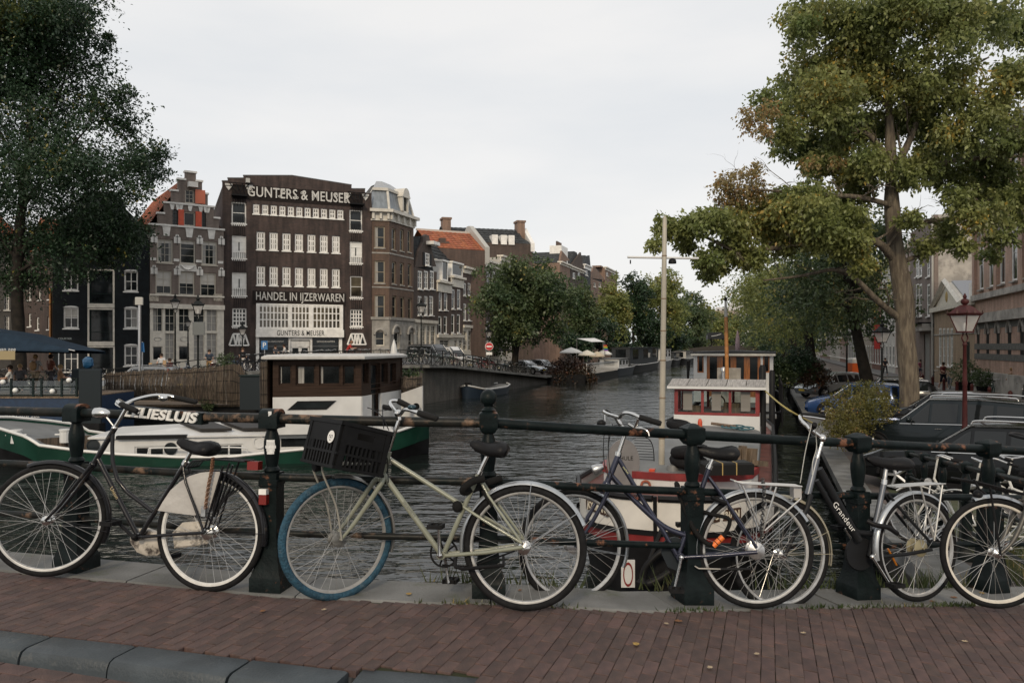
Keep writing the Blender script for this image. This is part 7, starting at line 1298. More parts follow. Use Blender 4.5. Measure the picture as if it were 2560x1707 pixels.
 def crank(s,bb,ends,m=CHROME,pedal=True ):
  for k,(p,side) in enumerate(ends):
   a = s.P(bb,0.055*side); b = s.P(p,0.07*side); mm = MB(); mm.tube([a,a.lerp(b,0.1),a.lerp(b,0.9),b],[0.019,0.016,0.0135,0.016],8,flat=0.65); mm.ball(a,0.018,8,6)
   c = mm.build('crank',m,s.t,smooth=50)
   if pedal:
    y = Vector((0,s.sy*side,0)); q = MB(); o = b+y*0.012
    for dx in (-0.034,0.034): q.box(o.x+dx-0.008,o.x+dx+0.008,min(o.y,o.y+y.y*0.09),max(o.y,o.y+y.y*0.09),o.z-0.012,o.z+0.012)
    q.box(o.x-0.036,o.x+0.036,min(o.y+y.y*.085,o.y+y.y*.095),max(o.y+y.y*.085,o.y+y.y*.095),o.z-0.011,o.z+0.011)
    q.box(o.x-0.036,o.x+0.036,min(o.y,o.y+y.y*.01),max(o.y,o.y+y.y*.01),o.z-0.011,o.z+0.011)
    q.tube([o,o+y*0.09],0.009,8); q.build('pedal',RUBBER,c)
 def part(s,mb,name,m,parent=None ,smooth=45,kind=None ):
  o = mb.build(name,m,parent or s.t,smooth=smooth)
  if kind: o['kind'] = kind
  return o
 def lettering(s,txt,p0,p1,size,m,off,space=1.0):
  a,e = s.P(p0),s.P(p1); x =(e-a).normalized(); z = Vector((0,s.sy,0)); y = z.cross(x); return text('lettering',txt,size,m,s.t,frame(a.lerp(e,.5)+z*off,x,y),.0004,space=space)
 def done(s,m): s.fr.build('frame',m,s.t,smooth=50); return s.t
 def carrier(s,pts_top,legs,m,hw=0.055,r=0.005,slats=3):
  mb = MB(); a =[s.P(p) for p in pts_top]; y = Vector((0,1,0))
  mb.tube([p+y*hw for p in a]+[p-y*hw for p in a[::-1]],r,6,closed=True )
  for k in range(slats):
   o = hw*(2*(k+1)/(slats+1)-1); mb.tube([p+y*o for p in a],r*0.8,6)
  for t,b in legs:
   for sd in (-1,1): mb.tube([s.P(t)+y*hw*sd*.9,s.P(b)+y*0.05*sd],r,6)
  return s.part(mb,'rear_carrier',m)
def cable(mb,pts,r=0.0028,n=6): mb.tube(spline(pts,6),r,n)
FR_BLACK = mat('frame_black_enamel',(0.013,0.013,0.015),0.25,coat=0.4,dirt=(0.09,0.075,0.06),dscale=12,dpos=(0.62,0.75))
def bike_black():
 B = Bike('old black roadster bicycle with white skirt guard, worn white chain case and chrome headlamp',(*z1(1525,1075),4.79),(*z1(350,985),5.0),4)
 f = B.fr; hub = B.front
 B.wheel(B.rear,rim=mat('rim_white',(0.66,0.65,0.62),0.4,var=0.1,vscale=20),fender=(55,190),fmat=FR_BLACK,fw=0.06,hubr=0.032)
 d,u,w = B.wheel(hub,yaw=9,rim=RIMS,fender=(70,205),fmat=FR_BLACK,fw=0.06)
 B.T(f,[z1(832,322),z1(680,580)],0.017,12)  # head tube
 B.T(f,[z1(*p) for p in ((820,340),(815,450),(818,565),(850,690),(925,785),(1020,855),(1110,925))],0.0125,10)
 B.T(f,[z1(705,530),z1(1005,1110)],0.0145,12); B.T(f,[z1(1020,1095),z1(1345,575)],0.0145,12)
 for o in (0.045,-0.045):
  B.T(f,[(*z1(1030,1105),o*.7),(*z1(1250,1085),o),(*z1(1525,1066),o*1.25)],0.010,8); B.T(f,[(*z1(1345,590),o*.5),(*z1(1380,710),o),(*z1(1520,1065),o*1.25)],0.008,8)
 f.lathe([(0.024,-0.036),(0.024,0.036)],14,B.P(z1(1015,1105)),(0,1,0))
 fk = MB(); top = B.P(z1(676,582))
 for o in (0.05,-0.05):
  fk.tube(spline([top+w*o*.6,top.lerp(hub,0.35)+w*o+d*-0.008,top.lerp(hub,0.72)+w*o+d*-0.012,hub+w*o],5),[0.012]*6+[0.0105]*5+[0.0085]*5,8)
 fk.ball(top,0.024,10,7); B.part(fk,'fork',FR_BLACK)
 m = MB(); B.T(m,[z1(922,168),z1(835,315)],0.0115,12); m.ball(B.P(z1(832,318)),0.019,10,7); B.part(m,'stem',CHROME)
 m = MB(); c = B.P(z1(900,152))
 bar_n = spline([c,B.P(z1(935,138),0.05),B.P(z1(975,120),0.14),B.P(z1(1030,128),0.22),B.P(z1(1085,150),0.255)],5)
 bar_f = spline([c,B.P(z1(925,115),-0.06),B.P(z1(985,82),-0.16),B.P(z1(1050,82),-0.23),B.P(z1(1100,95),-0.25)],5)
 m.tube(bar_n,0.0115,10); m.tube(bar_f,0.0115,10); m.ball(c,0.021,10,8); hb = B.part(m,'handlebar',CHROME)
 B.grips(hb,[((z1(1075,145),0.255),(z1(1212,195),0.28)),((z1(1085,93),-0.25),(z1(1245,132),-0.27))])
 m = MB(); m.ball(B.P(z1(1040,100),-0.2),0.030,12,8,(1,1,0.7)); B.part(m,'bell',CHROME,hb)
 m = MB(); cable(m,[B.P(z1(985,120),0.16),B.P(z1(1000,142),0.2),B.P(z1(1090,165),0.27)],0.006); m.build('brake_lever',CHROME,hb)
 # headlamp on its bracket
 m = MB(); a = B.P(z1(690,208)); b = B.P(z1(800,215)); m.lathe([(0.030,0),(0.034,0.004),(0.036,0.03),(0.03,0.07),(0.018,0.095),(0.004,0.105)],18,a,(b-a)); hl = B.part(m,'headlamp',CHROME)
 MB().lathe([(0.001,-0.004),(0.02,-0.003),(0.03,0.001)],18,a,(b-a)).build('lens',mat('lamp_glass',(0.6,0.6,0.58),0.1),hl)
 m = MB(); B.T(m,[z1(770,235),z1(825,305)],0.006,6); B.part(m,'lamp_bracket',CHROME)
 B.saddle(z1(1292,392),z1(1578,442),0.095); m = MB(); B.T(m,[z1(1338,580),z1(1388,488)],0.0125,10); m.lathe([(0.02,-0.01),(0.02,0.015)],10,B.P(z1(1345,575)),B.P(z1(1388,488))-B.P(z1(1345,575))); B.part(m,'seat_post',CHROME)
 # skirt guard: cloth over the upper rear of the wheel, both sides
 cloth = mat('worn_white_cloth',(0.42,0.405,0.385),0.7,var=0.12,vscale=5,dirt=(0.36,0.33,0.3),dscale=3,dpos=(0.5,0.75),bump=0.2,bscale=30)
 g = MB(); pts =[(1170,912),(1205,850),(1262,765),(1330,705),(1400,662),(1480,638),(1560,630),(1622,632),(1605,740),(1570,850),(1535,925),(1430,946),(1310,932)]
 for o in (0.034,-0.034):
  q =[B.P(z1(*p),o) for p in pts]; c = sum(q,Vector())/len(q)+Vector((0,B.sy*(0.008 if o>0 else -0.008),0)); k = len(g.v)
  for i in range(len(q)): g.poly([q[i],q[(i+1)%len(q)],c])
 B.part(g,'skirt_guard',cloth,smooth=30)
 g = MB()
 for i in range(6):  # elastic lines at the rear of the guard
  k = i/5
  for o in (0.036,): B.T(g,[(*z1(lerp(1635,1778,k),lerp(640,738,k)),o),(*z1(lerp(1560,1650,k),lerp(985,830,k)),o)],0.006,5)
 B.T(g,[(*z1(1622,632),.036),(*z1(1700,665),.036),(*z1(1780,740),.036),(*z1(1640,830),.036)],0.004,5); B.part(g,'guard_stays',BLACK)
 B.carrier([z1(1400,600),z1(1440,552),z1(1600,540),z1(1810,556)],[(z1(1702,565),z1(1545,1045)),(z1(1655,590),z1(1520,1040))],FR_BLACK,0.06,0.006)
 m = MB(); a = B.P(z1(1812,558)); b = B.P(z1(1888,632)); m.box(min(a.x,b.x),max(a.x,b.x),-0.028,0.028,b.z+.008,a.z); B.part(m,'rear_light',RED_LIGHT,smooth=None )
 rl = MB(); a = B.P(z1(1893,758)); b = B.P(z1(1945,800)); rl.box(min(a.x,b.x),max(a.x,b.x),-0.025,0.025,b.z,a.z); r = B.part(rl,'reflector',WHITE,smooth=None ); b2 = B.P(z1(1945,872))
 MB().box(min(a.x,b.x)-.002,max(a.x,b.x)-0.002,-0.024,0.024,b2 .z,b.z-0.001).build('reflector_lens',RED_LIGHT,r)
 # battered white chain case (far side of the frame) and its front lump
 cc = mat('chipped_white_enamel',(0.50,0.46,0.40),0.6,var=0.2,vscale=9,dirt=(0.05,0.04,0.035),dscale=8,dpos=(0.52,0.62))
 g = MB()
 def blob(pts,o0,o1):
  q0 =[B.P(z1(*p),o0) for p in pts]; q1 =[B.P(z1(*p),o1) for p in pts]; c0 = sum(q0,Vector())/len(q0)
  q2 =[p.lerp(c0,0.12)+Vector((0,B.sy*0.008,0)) for p in q0]; g.rings([q1,q0,q2])
 blob([(918,1150),(925,1095),(960,1060),(1010,1050),(1075,1075),(1160,1100),(1165,1210),(1120,1248),(1040,1252),(970,1225)],-0.03,-0.075)
 blob([(1225,1085),(1300,1010),(1400,1003),(1475,1005),(1530,1040),(1515,1120),(1490,1162),(1380,1185),(1240,1198)],-0.035,-0.07); B.part(g,'chain_case',cc,smooth=40)
 B.crank(z1(1015,1100),[(z1(905,985),1),(z1(1150,1270),-1)],BLACK)
 m = MB(); pts =[]  # chain hanging over the carrier
 for off in (0.07,0.055):
  L0 =[B.P(z1(1588,535),off),B.P(z1(1578,620),off),B.P(z1(1555,740),off),B.P(z1(1535,885),off)]
  q = spline(L0,8)
  for i,p in enumerate(q): m.torus(p,Vector((0,0,1)),Vector((0,1,0)) if i%2 else Vector((1,0,0)),0.0065,0.003,8,5)
 ch = tag(m.build('bicycle_chain_lock',mat('rusty_chain',(0.22,0.11,0.06),0.6,0.4,var=0.3,vscale=40)),'rusty chain lock hanging over the carrier of the black roadster','chain lock')
 ch.matrix_world = B.M
 m = MB(); m.box(-0.014,0.014,-0.008,0.008,-0.03,0.03); pd = m.build('padlock',STEEL,ch,loc=B.P(z1(1522,912),0.062))
 B.lettering('Union',z1(815,740),z1(868,835),.034,mat('gold_transfer',(0.45,0.36,0.2),0.5),.0152)
 return B.done(FR_BLACK)
bike_black()
SAGE = mat('sage_frame_paint',(0.23,0.24,0.185),0.3,coat=0.3,var=0.08,vscale=5,dirt=(0.2,0.19,0.15),dscale=18,dpos=(0.6,0.8))
BLUETY = mat('blue_tyre_rubber',(0.015,0.064,0.105),0.75,var=0.3,vscale=40,dirt=(0.06,0.085,0.10),dscale=20,dpos=(0.55,0.75),bump=0.6,bscale=90)
SILV = mat('silver_fender',(0.42,0.44,0.46),0.3,0.7,var=0.15,vscale=8)
def bike_sage():
 B = Bike('sage green bicycle with a blue front tyre and a front rack for a crate',(*z2(1650,1066),4.50),(*z2(425,1010),4.65),4)
 f = B.fr; hub = B.front
 B.wheel(B.rear,fender=(-6,158),fmat=SILV,fw=0.052,hubr=0.028,tw=0.022)
 d,u,w = B.wheel(hub,BLUETY,yaw=35,rim=mat('rim_grey',(0.36,0.35,0.33),0.4,0.5,var=0.15,vscale=20),fender=(88,200),fmat=mat('grey_fender',(0.3,0.29,0.27),0.4,0.4),fw=0.048,hubr=0.038,tw=0.024,hubm=mat('dull_hub',(.2,.2,.19),.45,.6,var=.3,vscale=40))
 top = B.P(z2(712,612)); ht = B.P(z2(762,440))
 f.tube([ht,top],0.020,12)
 B.T(f,[z2(772,492),z2(1190,757),z2(1255,800)],0.0135,12); B.T(f,[z2(728,590),z2(1100,1100)],0.0165,12); B.T(f,[z2(1125,1100),z2(1348,592)],0.0145,12)
 for o in (0.045,-0.045):
  B.T(f,[(*z2(1240,790),o*.35),(*z2(1400,885),o),(*z2(1640,1025),o*1.3)],0.009,8)
  B.T(f,[(*z2(1358,615),o*.4),(*z2(1420,720),o),(*z2(1640,1025),o*1.3)],0.008,8)
  B.T(f,[(*z2(1140,1112),o*.7),(*z2(1400,1090),o),(*z2(1645,1052),o*1.35)],0.012,8)
 f.lathe([(0.025,-0.038),(0.025,0.038)],14,B.P(z2(1112,1110)),(0,1,0))
 fk = MB()
 for o in (0.055,-0.055): fk.tube(spline([top+w*o*.5,top+(hub-top)*0.12+w*o,top.lerp(hub,0.7)+w*o-d*0.01,hub+w*o],5),[0.015]*8+[0.013]*4+[0.010]*4,10)
 fk.ball(top,0.026,10,7); B.part(fk,'fork',SAGE)
 rk = MB(); gm = mat('grey_rack_paint',(0.26,0.25,0.22),0.45)
 for o in (0.07,-0.07):
  a = hub+u*0.44+d*0.10; rk.tube(spline([hub+w*o,hub+u*0.2+d*.03+w*o,hub+u*0.40+d*0.105+w*o,hub+u*.455+d*0.08+w*o,hub+u*0.44-d*0.02+w*o],5),0.0065,8)
 rk.tube([hub+u*.44+d*.09+w*.07,hub+u*.44+d*.09-w*.07],0.0065,8)
 for k in (-.16,-.08,0.0): rk.tube([hub+u*(0.432+.02*k)+d*k+w*.15,hub+u*(0.432+.02*k)+d*k-w*.15],0.006,8)
 for o in (0.15,-.15,.05,-.05): rk.tube([hub+u*.44+d*0.07+w*o,hub+u*.424-d*.2+w*o],0.006,8)
 B.part(rk,'front_rack',gm)
 m = MB(); a = hub+u*.43+d*.13; m.lathe([(0.03,0),(0.034,.01),(0.03,.04),(0.012,.055)],14,a,-d); B.part(m,'headlamp',BLACK)
 m = MB(); B.T(m,[z2(832,232),z2(800,318),z2(762,440)],0.012,12); m.ball(B.P(z2(825,192)),0.024,10,8); m.tube([B.P(z2(825,192)),B.P(z2(832,235))],0.014,10); B.part(m,'stem',CHROME)
 m = MB(); c = B.P(z2(825,190))
 m.tube(spline([c,B.P(z2(795,182),-.05),B.P(z2(745,155),-.14),B.P(z2(702,122),-.21),B.P(z2(712,108),-.26),B.P(z2(750,112),-.28)],5),0.0115,10)
 m.tube(spline([c,B.P(z2(858,190),.05),B.P(z2(900,166),.12),B.P(z2(960,168),.19),B.P(z2(1025,185),.24)],5),0.0115,10); hb = B.part(m,'handlebar',CHROME)
 B.grips(hb,[((z2(735,108),-.28),(z2(824,152),-.27)),((z2(1022,184),.24),(z2(1150,220),.26))],r=0.018)
 m = MB(); m.ball(B.P(z2(970,150),.19),0.026,12,8,(1,1,0.6)); B.part(m,'bell',mat('bell_teal',(0.03,0.06,0.075),0.2,0.6),hb)
 m = MB()
 cable(m,[B.P(z2(760,160),-.2),B.P(z2(640,175),-.2),B.P(z2(555,155),-.2),B.P(z2(600,165),-.15),B.P(z2(700,210),-.05),B.P(z2(770,300),.02)]); cable(m,[B.P(z2(640,140),-.25),B.P(z2(690,210),-.1),B.P(z2(730,290),0)])
 B.T(m,[(*z2(760,480),.02),(*z2(766,640),.02)],0.0028,5); B.part(m,'brake_cable',BLACK)
 m = MB(); m.tube([B.P(z2(700,150),-.24),B.P(z2(725,175),-.24),B.P(z2(738,205),-.25)],0.006,6); m.tube([B.P(z2(640,150),-.26),B.P(z2(700,160),-.25)],0.016,8); B.part(m,'brake_lever',BLACK,hb)
 B.saddle(z2(1297,365),z2(1552,400),0.09)
 m = MB(); B.T(m,[z2(1350,588),z2(1410,462),z2(1425,450)],0.0125,10); m.lathe([(0.02,-.012),(0.02,.012)],10,B.P(z2(1358,575)),B.P(z2(1410,462))-B.P(z2(1350,588))); B.part(m,'seat_post',CHROME)
 cr = MB(); c = B.P(z2(1112,1112),-0.045); cr.torus(c,(1,0,0),(0,0,1),0.078,0.006,40,6)
 for i in range(5): a = 2*PI*i/5; cr.tube([c,c+Vector((math.cos(a),0,math.sin(a)))*0.078],0.006,6)
 B.part(cr,'chainring',BLACK); ch = MB(); B.T(ch,[(*z2(1100,1190),-.045),(*z2(1300,1200),-.045),(*z2(1640,1075),-.045)],0.005,5); B.T(ch,[(*z2(1110,1035),-.045),(*z2(1640,1032),-.045)],0.005,5); B.part(ch,'chain',BLACK)
 B.crank(z2(1110,1105),[(z2(1105,905),1),(z2(1137,1312),-1)])
 m = MB(); B.T(m,[(*z2(1205,1125),.03),(*z2(1210,1180),.05),(*z2(1260,1192),.06),(*z2(1530,1165),.075)],0.011,8); B.T(m,[(*z2(1520,1110),.05),(*z2(1525,1165),.07)],0.008,6); B.part(m,'kickstand',BLACK)
 B.lettering('SWAPFIETS',z2(850,750),z2(950,880),.022,mat('grey_transfer',(0.12,0.12,0.1),0.5),.0172)
 B.done(SAGE)
 # thick textile lock round the seat tube
 m = MB(); m.tube(spline([B.P(z2(1400,610),.05),B.P(z2(1330,625),.06),B.P(z2(1270,670),.06),B.P(z2(1265,700),.03),B.P(z2(1330,680),-.03),B.P(z2(1400,650),-.06),B.P(z2(1480,625),-.10)],5),0.022,10)
 m.ball(B.P(z2(1218,795),.03),0.034,10,8,(0.9,0.8,1)); m.tube([B.P(z2(1385,690),.04),B.P(z2(1450,790),.04)],0.013,8)
 o = tag(m.build('textile_lock',mat('black_textile',(0.012,0.012,0.012),0.9,bump=0.4,bscale=200),smooth=60),'thick black textile chain lock looped round the sage bicycle frame','chain lock'); o.matrix_world = B.M
 return B
BS = bike_sage()
def crate():
 PL = mat('black_crate_plastic',(0.007,0.007,0.0075),0.5,spec=0.15,var=0.2,vscale=12); a = R_(42)
 fx = Vector((-math.cos(a),-math.sin(a),0)); sd = Vector((math.sin(a),-math.cos(a),0)); k = R_(15); z = Vector((0,0,1)); f2 = fx*math.cos(k)+z*math.sin(k); z2_ = z*math.cos(k)-fx*math.sin(k)
 LS,WF,H = 0.33,0.37,0.262; A = at(*z2(470,238),4.36); o = A-z2_*H
 y = z2_.cross(f2); M = Matrix(((f2 .x,y.x,z2_.x,o.x),(f2 .y,y.y,z2_.y,o.y),(f2 .z,y.z,z2_.z,o.z),(0,0,0,1))); sy = 1 if y.dot(sd)>0 else -1
 t = thing('plastic_crate','black slotted plastic crate with a round white sticker on the rack of the sage bicycle','crate'); t.matrix_world = M
 # local: x forward (0 at the near front edge), sideways y (negative sy = away), z up from the crate's floor
 def wall(length,mapf,name,handle=False ):
  m = MB(); e = 0.004
  def bx(p0,p1,q0,q1,th=0.012,pr=0.0):
   m.add([mapf(p0,-pr,q0),mapf(p1,-pr,q0),mapf(p1,th,q0),mapf(p0,th,q0),mapf(p0,-pr,q1),mapf(p1,-pr,q1),mapf(p1,th,q1),mapf(p0,th,q1)],[(0,3,2,1),(4,5,6,7),(0,1,5,4),(1,2,6,5),(2,3,7,6),(3,0,4,7)])
  bx(0,length,0,0.016,pr=e); bx(0,length,0.078,0.092,pr=e*.6); bx(0,length,H-0.022,H,pr=0.008); bx(0.012,0.04,0.016,H-.022,pr=e); bx(length-.04,length-.012,.016,H-.022,pr=e)
  if handle:
   bx(0.04,length*.33,0.15,H-.022); bx(length*.67,length-.04,0.15,H-.022); bx(length*.33,length*.67,.15,.178); bx(length*.33,length*.67,.214,H-.022)
  else : bx(0.04,length-.04,.15,H-.022)
  bx(0.04,length-.04,.138,.15,pr=e*.6); n = 9; wd =(length-.08)/n
  for i in range(n):
   p = .04+i*wd; bx(p,p+wd*.42,.016,.078); bx(p,p+wd*.42,.092,.138)
   if i>6: bx(p,p+wd,.092,.138,.006)
  return m.build(name,PL,t)
 wall(LS,lambda p,q,z:(-p,-sy*q,z),'crate_side',True ); wall(LS,lambda p,q,z:(-p,-sy*(WF-q),z),'crate_side',True )
 wall(WF,lambda p,q,z:(-q,-sy*p,z),'crate_end'); wall(WF,lambda p,q,z:(-LS+q,-sy*p,z),'crate_end')
 m = MB(); y0,y1 = sorted((0,-sy*WF)); m.box(-LS,0,y0,y1,-0.002,0.008); m.build('crate_floor',PL,t)
 m = MB(); c = Vector((0.006,-sy*0.085,0.165)); m.lathe([(0.0345,0),(0.0345,0.002)],24,c,(1,0,0)); st_ = m.build('round_sticker',WHITE,t)
 q = MB(); yv = Vector((0,-sy,0)); zv = Vector((0,0,1)); X = Vector((0.0028,0,0))
 def pt(a,b): return c+X+yv*a+zv*b
 for s_ in (-1,1):
  q.poly([pt(.006*s_,.012),pt(.019*s_,.009),pt(.018*s_,.004),pt(.006*s_,.006)]); q.poly([pt(.016*s_,.004),pt(.019*s_,.002),pt(.017*s_,-.012),pt(.0135*s_,-.004)])
 q.poly([pt(-.003,.004),pt(.003,.004),pt(.004,-.008),pt(-.004,-.008)]); q.poly([pt(-.009,-.016),pt(.009,-.016),pt(.006,-.020),pt(-.006,-.020)]); q.build('printed_face',BLACK,st_)
crate()
NAVY = mat('blue_violet_frame',(0.036,0.040,0.068),0.32,0.45,coat=0.3,var=0.2,vscale=6,dirt=(0.1,0.1,0.11),dscale=14,dpos=(0.62,0.8))
def bike_navy():
 B = Bike('blue violet step-through bicycle with silver rear carrier and an orange cable lock',(*z3(1645,1047),4.875),(*z3(368,1018),4.96),5)
 f = B.fr; hub = B.front
 B.wheel(B.rear,fender=(-8,150),fmat=SILV,fw=0.052,hubr=0.045,hubm=STEEL)
 d,u,w = B.wheel(hub,yaw=14,fender=(80,205),fmat=SILV,fw=0.05,hubr=0.04,hubm=STEEL)
 top = B.P(z3(607,585))
 B.T(f,[z3(692,378),z3(607,585)],0.019,12)
 B.T(f,[z3(690,410),z3(860,700),z3(1000,910),z3(1100,1090)],0.0145,12)
 B.T(f,spline([(*z3(632,520),0),(*z3(780,680),0),(*z3(950,838),0),(*z3(1040,900),0),(*z3(1160,945),0)],4),0.0165,12)
 B.T(f,[z3(1108,1090),z3(1325,470)],0.0155,12)
 for o in (0.045,-0.045):
  B.T(f,[(*z3(1318,535),o*.5),(*z3(1400,650),o),(*z3(1642,1020),o*1.3)],0.009,8); B.T(f,[(*z3(1140,1092),o*.7),(*z3(1400,1075),o),(*z3(1645,1050),o*1.35)],0.012,8)
 f.lathe([(0.025,-.038),(0.025,.038)],14,B.P(z3(1118,1090)),(0,1,0))
 fk = MB()
 for o in (0.055,-0.055): fk.tube(spline([top+w*o*.55,top.lerp(hub,.15)+w*o-d*0.015,top.lerp(hub,.6)+w*o-d*.02,hub+w*o],5),[0.0155]*6+[0.013]*5+[0.009]*5,10)
 fk.ball(top,0.025,10,7); B.part(fk,'fork',NAVY)
 m = MB(); B.T(m,[z3(738,225),z3(690,375)],0.0125,12); m.tube([B.P(z3(690,362)),B.P(z3(684,390))],0.021,12); a = B.P(z3(725,205)); m.lathe([(0.02,-.022),(0.022,0),(0.02,.022)],14,a,(0,1,0)); m.tube([a,B.P(z3(690,150)),B.P(z3(672,118))],0.015,10); B.part(m,'stem',CHROME)
 m = MB(); c = B.P(z3(668,115))
 m.tube(spline([c,B.P(z3(640,105),-.08),B.P(z3(605,88),-.2),B.P(z3(598,78),-.27),B.P(z3(620,85),-.33)],5),0.0115,10)
 m.tube(spline([c,B.P(z3(692,122),.07),B.P(z3(705,100),.13),B.P(z3(730,90),.18),B.P(z3(775,100),.22),B.P(z3(815,120),.24)],5),0.0115,10); hb = B.part(m,'handlebar',CHROME)
 B.grips(hb,[((z3(812,118),.24),(z3(958,163),.26)),((z3(612,80),-.32),(z3(650,100),-.40))],r=0.0175)
 m = MB(); m.tube(spline([B.P(z3(745,165),.18),B.P(z3(790,190),.2),B.P(z3(840,195),.23),B.P(z3(870,215),.24),B.P(z3(878,245),.25)],4),[0.009]*8+[0.005]*9,8); m.tube([B.P(z3(805,130),.23),B.P(z3(790,185),.2)],0.011,8); m.tube([B.P(z3(600,100),-.25),B.P(z3(603,160),-.25)],0.007,6); B.part(m,'brake_lever',CHROME,hb)
 m = MB(); m.ball(B.P(z3(577,163),-.2),0.03,12,8,(1,1,.8)); B.part(m,'bell',BLACK,hb)
 m = MB(); cable(m,[B.P(z3(605,150),-.2),B.P(z3(588,330),-.1),B.P(z3(592,450),.0),B.P(z3(620,540),.03)]); cable(m,[B.P(z3(650,165),.0),B.P(z3(620,300),.03),B.P(z3(622,430),.03),B.P(z3(650,540),.03),B.P(z3(780,690),.022)]); cable(m,[B.P(z3(760,165),.15),B.P(z3(640,190),.0),B.P(z3(618,330),-.02)])
 B.part(m,'brake_cable',BLACK)
 m = MB(); a = B.P(z3(510,490),.03); b = B.P(z3(590,455),.03); m.lathe([(0.004,-.008),(.030,0),(.034,.008),(.028,.04),(.016,.07)],14,a,b-a); B.part(m,'headlamp',STEEL)
 B.saddle(z3(1232,318),z3(1535,345),0.088)
 m = MB(); B.T(m,[z3(1325,470),z3(1348,415)],0.0135,10); m.lathe([(0.021,-.012),(0.021,.014)],12,B.P(z3(1326,468)),B.P(z3(1348,415))-B.P(z3(1325,470))); B.part(m,'seat_post',CHROME)
 m = MB(); pts =[z3(x,y) for x,y in ((995,1080),(1000,1020),(1035,975),(1090,965),(1160,985),(1260,1020),(1560,1035),(1570,1090),(1290,1130),(1190,1180),(1100,1200),(1040,1175))]
 q0 =[B.P(p,-.035) for p in pts]; q1 =[B.P(p,-.065) for p in pts]; m.rings([q0,q1]); B.part(m,'chain_case',mat('dark_plastic',(0.022,0.028,0.034),0.45),smooth=30)
 B.crank(z3(1122,1090),[(z3(1075,1295),1),(z3(1160,890),-1)])
 B.carrier([z3(1490,562),z3(1540,578),z3(1750,588),z3(1950,598)],[(z3(1540,585),z3(1680,905)),(z3(1778,600),z3(1682,920)),(z3(1950,680),z3(1700,905))],mat('carrier_silver',(0.5,0.5,0.49),0.35,0.7),0.065,0.006,2)
 m = MB(); a = B.P(z3(1890,605)); b = B.P(z3(1958,690)); m.box(min(a.x,b.x),max(a.x,b.x)-.01,-.045,.045,b.z+.01,a.z); B.part(m,'rear_light',mat('light_housing',(0.35,0.34,0.33),0.4),smooth=None )
 m = MB(); B.T(m,[(*z3(1215,1150),.05),(*z3(1240,1165),.06),(*z3(1390,1168),.065)],0.008,8); B.part(m,'kickstand',mat('dark_steel',(.1,.1,.1),.4,.8)); m = MB(); B.T(m,[(*z3(1390,1168),.065),(*z3(1600,1165),.07)],0.008,8); B.part(m,'kickstand_foot',BLACK)
 m = MB(); q = B.P(z3(1415,705),.02); m.torus(B.P(z3(1410,705)),(1,0,0.35),(0,1,0),0.055,0.014,16,6,-1.9,1.9); B.part(m,'ring_lock',BLACK)
 B.lettering('BATAVUS',z3(715,600),z3(845,705),.024,mat('orange_transfer',(0.42,0.12,0.07),0.5),.0172); B.lettering('socket',z3(708,445),z3(772,530),.02,mat('yellow_transfer',(0.5,0.5,0.25),0.5),.0152)
 B.done(NAVY)
 t = thing('cable_lock','black cable lock with orange barrel on the rear wheel of the blue violet bicycle','cable lock'); t.matrix_world = B.M
 m = MB(); m.tube(spline([B.P(z3(1245,770),-.02),B.P(z3(1330,790),.06),B.P(z3(1435,812),.08),B.P(z3(1448,850),.085),B.P(z3(1425,905),.085),B.P(z3(1400,945),.085)],5),0.012,8)
 m.tube(spline([B.P(z3(1340,995),.085),B.P(z3(1290,985),.08),B.P(z3(1210,900),.06),B.P(z3(1150,750),.0),B.P(z3(1115,640),-.06),B.P(z3(1112,595),-.12),B.P(z3(1135,620),-.2)],5),0.015,8); m.build('cable',mat('black_textile'),t,smooth=60)
 a = B.P(z3(1335,1005),.086); b = B.P(z3(1402,940),.086); ol = mat('orange_plastic',(0.75,0.17,0.03),0.4)
 for k0,k1 in ((0,.3),(.36,.62),(.68,1)): MB().tube([a.lerp(b,k0),a.lerp(b,k1)],0.0175,12).build('lock_barrel',ol,t,smooth=50)
 MB().tube([a.lerp(b,0.02),a.lerp(b,.98)],0.0155,12).build('barrel_core',BLACK,t,smooth=50)
 m = MB(); L0 = spline([B.P(z3(1690,555),.03),B.P(z3(1690,640),.07),B.P(z3(1680,760),.08),B.P(z3(1672,880),.07),B.P(z3(1678,940),.06)],7)
 for i,p in enumerate(L0): m.torus(p,Vector((0,0,1)),Vector((0,1,0)) if i%2 else Vector((1,0,0)),0.010,0.0035,8,5)
 o = tag(m.build('steel_chain',mat('dark_steel',(.1,.1,.1),.4,.8)),'grey steel chain wound round the silver carrier of the blue violet bicycle','chain lock'); o.matrix_world = B.M
bike_navy()
FR_DARK = mat('frame_matt_black',(0.014,0.015,0.017),0.45)
GREYM = mat('grey_metallic_paint',(0.16,0.17,0.19),0.3,0.6,var=0.1,vscale=8)
